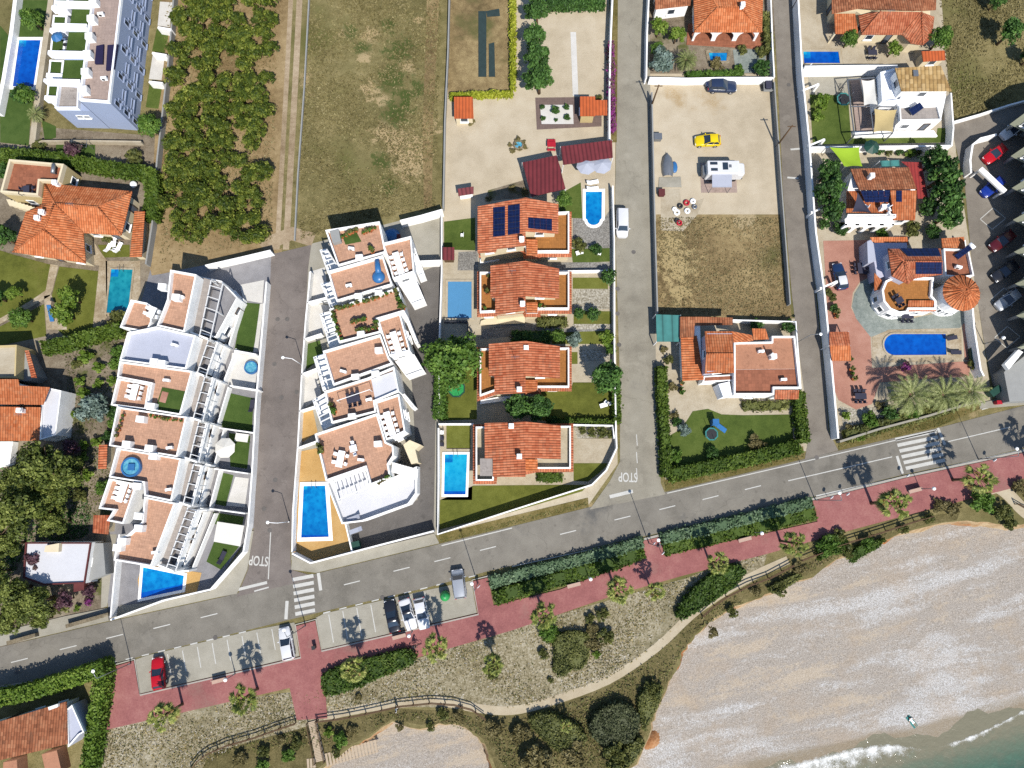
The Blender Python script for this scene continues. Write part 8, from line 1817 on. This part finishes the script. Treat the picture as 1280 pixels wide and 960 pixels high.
# ================================================================= people
def person(label, px, z, rz, joints, edges, radii, parts):
    root_me = bpy.data.meshes.new('person'); names = list(joints); root_me.from_pydata([joints[n] for n in names], [(names.index(a), names.index(c)) for a, c in edges], [])
    o = bpy.data.objects.new('person_tmp', root_me); COL.objects.link(o); sk = o.modifiers.new('s', 'SKIN'); sk.use_smooth_shade = True; ss = o.modifiers.new('d', 'SUBSURF'); ss.levels = 2; ss.render_levels = 2
    for i, n in enumerate(names): r = radii[n]; root_me.skin_vertices[0].data[i].radius = (r, r) if not isinstance(r, tuple) else r; root_me.skin_vertices[0].data[i].use_root = n == 'pelvis'
    dg = bpy.context.evaluated_depsgraph_get(); me = bpy.data.meshes.new_from_object(o.evaluated_get(dg)); bpy.data.objects.remove(o)
    me.materials.clear()
    for m in parts['mats']: me.materials.append(m)
    for p in me.polygons: p.material_index = parts['pick'](p.center); p.use_smooth = True
    r = mesh_obj('person', me); r.location = P(*px, z); r.rotation_euler = (0,0,rz); tag(r, label, 'person')
    b = MB(); b.ball(Vector(joints['head'])+Vector((0,0,.035))+Vector(parts.get('ho', (0,-.02,.02))), .118, 12, 8); h = b.build('hair', parts['hair'], None, 0, False); h.parent = r
    return r
skin = plain('skin', C(206,160,128), .05, 3, .6); M['jeans'] = plain('dark_trousers', C(56,62,78), .1, 4, .9); hair = plain('dark_hair', (.02,.014,.01,1), .2, 6, .7)
RAD = dict(pelvis=(.15,.12), chest=(.17,.12), neck=.06, head=(.1,.11), lsh=.07, rsh=.07, lel=.045, rel=.045, lha=.04, rha=.04, lhip=.09, rhip=.09, lkn=.062, rkn=.062, lan=.042, ran=.042, lto=.04, rto=.04)
ED = [('pelvis','chest'),('chest','neck'),('neck','head'),('chest','lsh'),('lsh','lel'),('lel','lha'),('chest','rsh'),('rsh','rel'),('rel','rha'),('pelvis','lhip'),('lhip','lkn'),('lkn','lan'),('lan','lto'),('pelvis','rhip'),('rhip','rkn'),('rkn','ran'),('ran','rto')]
walk = dict(pelvis=(0,0,.93), chest=(0,.03,1.3), neck=(0,.03,1.48), head=(0,.06,1.64), lsh=(-.19,.03,1.4), lel=(-.24,.1,1.14), lha=(-.23,.26,.95), rsh=(.19,.03,1.4), rel=(.24,-.06,1.14), rha=(.24,.06,.9), lhip=(-.1,0,.86), lkn=(-.1,-.02,.48), lan=(-.1,-.25,.12), lto=(-.1,-.12,.05), rhip=(.1,0,.86), rkn=(.1,.16,.48), ran=(.1,.2,.09), rto=(.1,.34,.04))
person('person in a white top and dark trousers walking on the sandy path', (496.5,885), .03, R(-80), walk, ED, RAD, dict(mats=[skin, M['plastic_white'], M['jeans']], pick=lambda c: 1 if 1. < c.z < 1.46 and abs(c.x) < .27 else 2 if c.z <= 1. and c.z > .1 and abs(c.x) < .2 else 0, hair=hair))
bicycle('dark bicycle ridden along the promenade beside a palm', (520,806), R(15), .13)
ride = dict(pelvis=(0,-.27,.98), chest=(0,.0,1.32), neck=(0,.1,1.46), head=(0,.17,1.6), lsh=(-.18,.04,1.4), lel=(-.24,.18,1.18), lha=(-.25,.3,1.03), rsh=(.18,.04,1.4), rel=(.24,.18,1.18), rha=(.25,.3,1.03), lhip=(-.1,-.24,.94), lkn=(-.11,.1,.72), lan=(-.12,-.1,.34), lto=(-.12,.04,.28), rhip=(.1,-.24,.94), rkn=(.11,.12,.86), ran=(.12,.0,.5), rto=(.12,.14,.46))
person('cyclist in dark clothes riding the bicycle on the red promenade', (520,806), .13, R(15-90), ride, ED, RAD, dict(mats=[skin, M['jeans'], M['plastic_black']], pick=lambda c: 1 if c.z > .98 and c.z < 1.45 and abs(c.x) < .22 else 2 if c.z <= .98 and abs(c.x) < .17 else 0, hair=hair))
bz_ = beach_z(P(1140,902,-2.6))+.05
root = empty('beach_towel', P(1139.5,902,bz_), 'teal towel spread on the shingle beach', 'towel', None, R(-52)); b = MB()
b.grid([[(-.9+.18*i, -.36+.072*j, .06+.012*math.sin(i*1.3+j)) for j in range(11)] for i in range(11)], False); on(root, b, 'cloth', 'teal_cloth')
lie = {k: (v[0], v[2]-.9, .2+v[1]*.25) for k, v in walk.items()}; lie['rel'] = (.38,.3,.2); lie['rha'] = (.42,.1,.18); lie['lel'] = (-.38,.3,.2); lie['lha'] = (-.42,.1,.18)
person('bather in white lying on a teal towel on the shingle', (1140,902), bz_, R(38), lie, ED, RAD, dict(mats=[skin, M['plastic_white']], pick=lambda c: 1 if -.2 < c.y < .55 and abs(c.x) < .28 else 0, hair=hair, ho=(0,.03,-.02)))
for o in list(bpy.data.objects):
    if o.parent is None and o.type in ('EMPTY', 'MESH') and 'label' not in o and 'kind' not in o:
        for ch in list(o.children): bpy.data.objects.remove(ch)
        print('REMOVED', o.name); bpy.data.objects.remove(o)
# ================================================================= camera, light
cam = bpy.data.cameras.new('camera'); cam.sensor_width = 36; cam.lens = 36*F/1280; cam.clip_end = 2000
co = bpy.data.objects.new('camera', cam); COL.objects.link(co); co.location = (0, 0, HC); co.rotation_euler = (TILT, 0, 0); SC.camera = co
# sun: a lamp post 8.6 m tall at (597,729) throws its shadow to (584,675)
sh = P(584,675)-P(597,729); sh = Vector((sh.x-.5, sh.y, 0)); EL = R(51)
az = sh.normalized()                                    # shadow direction on the ground
to_sun = Vector((-az.x*math.cos(EL), -az.y*math.cos(EL), math.sin(EL)))
sl = bpy.data.lights.new('sun', 'SUN'); sl.energy = 4.3; sl.angle = R(.5); sl.color = (1, .955, .88)
so = bpy.data.objects.new('sun', sl); COL.objects.link(so); so.rotation_euler = to_sun.to_track_quat('Z', 'Y').to_euler()
w = bpy.data.worlds.new('World'); SC.world = w; w.use_nodes = True; nt = w.node_tree
sk = nt.nodes.new('ShaderNodeTexSky'); sk.sky_type = 'NISHITA'; sk.sun_disc = False
sk.sun_elevation = EL; sk.sun_rotation = math.atan2(to_sun.x, to_sun.y)
sk.ozone_density = 4.; sk.dust_density = .4; sk.air_density = 1.1
bg = nt.nodes['Background']; bg.inputs[1].default_value = .1; nt.links.new(sk.outputs[0], bg.inputs[0])
SC.view_settings.view_transform = 'Standard'; SC.view_settings.look = 'None'; SC.view_settings.exposure = .69; SC.view_settings.gamma = 1
SC.view_settings.use_curve_mapping = False
SC.cycles.max_bounces = 5; SC.cycles.diffuse_bounces = 3; SC.cycles.glossy_bounces = 2; SC.cycles.transmission_bounces = 3; SC.cycles.transparent_max_bounces = 6
SC.cycles.use_denoising = False
for o in list(bpy.data.objects):
    if '_used' in o: del o['_used']
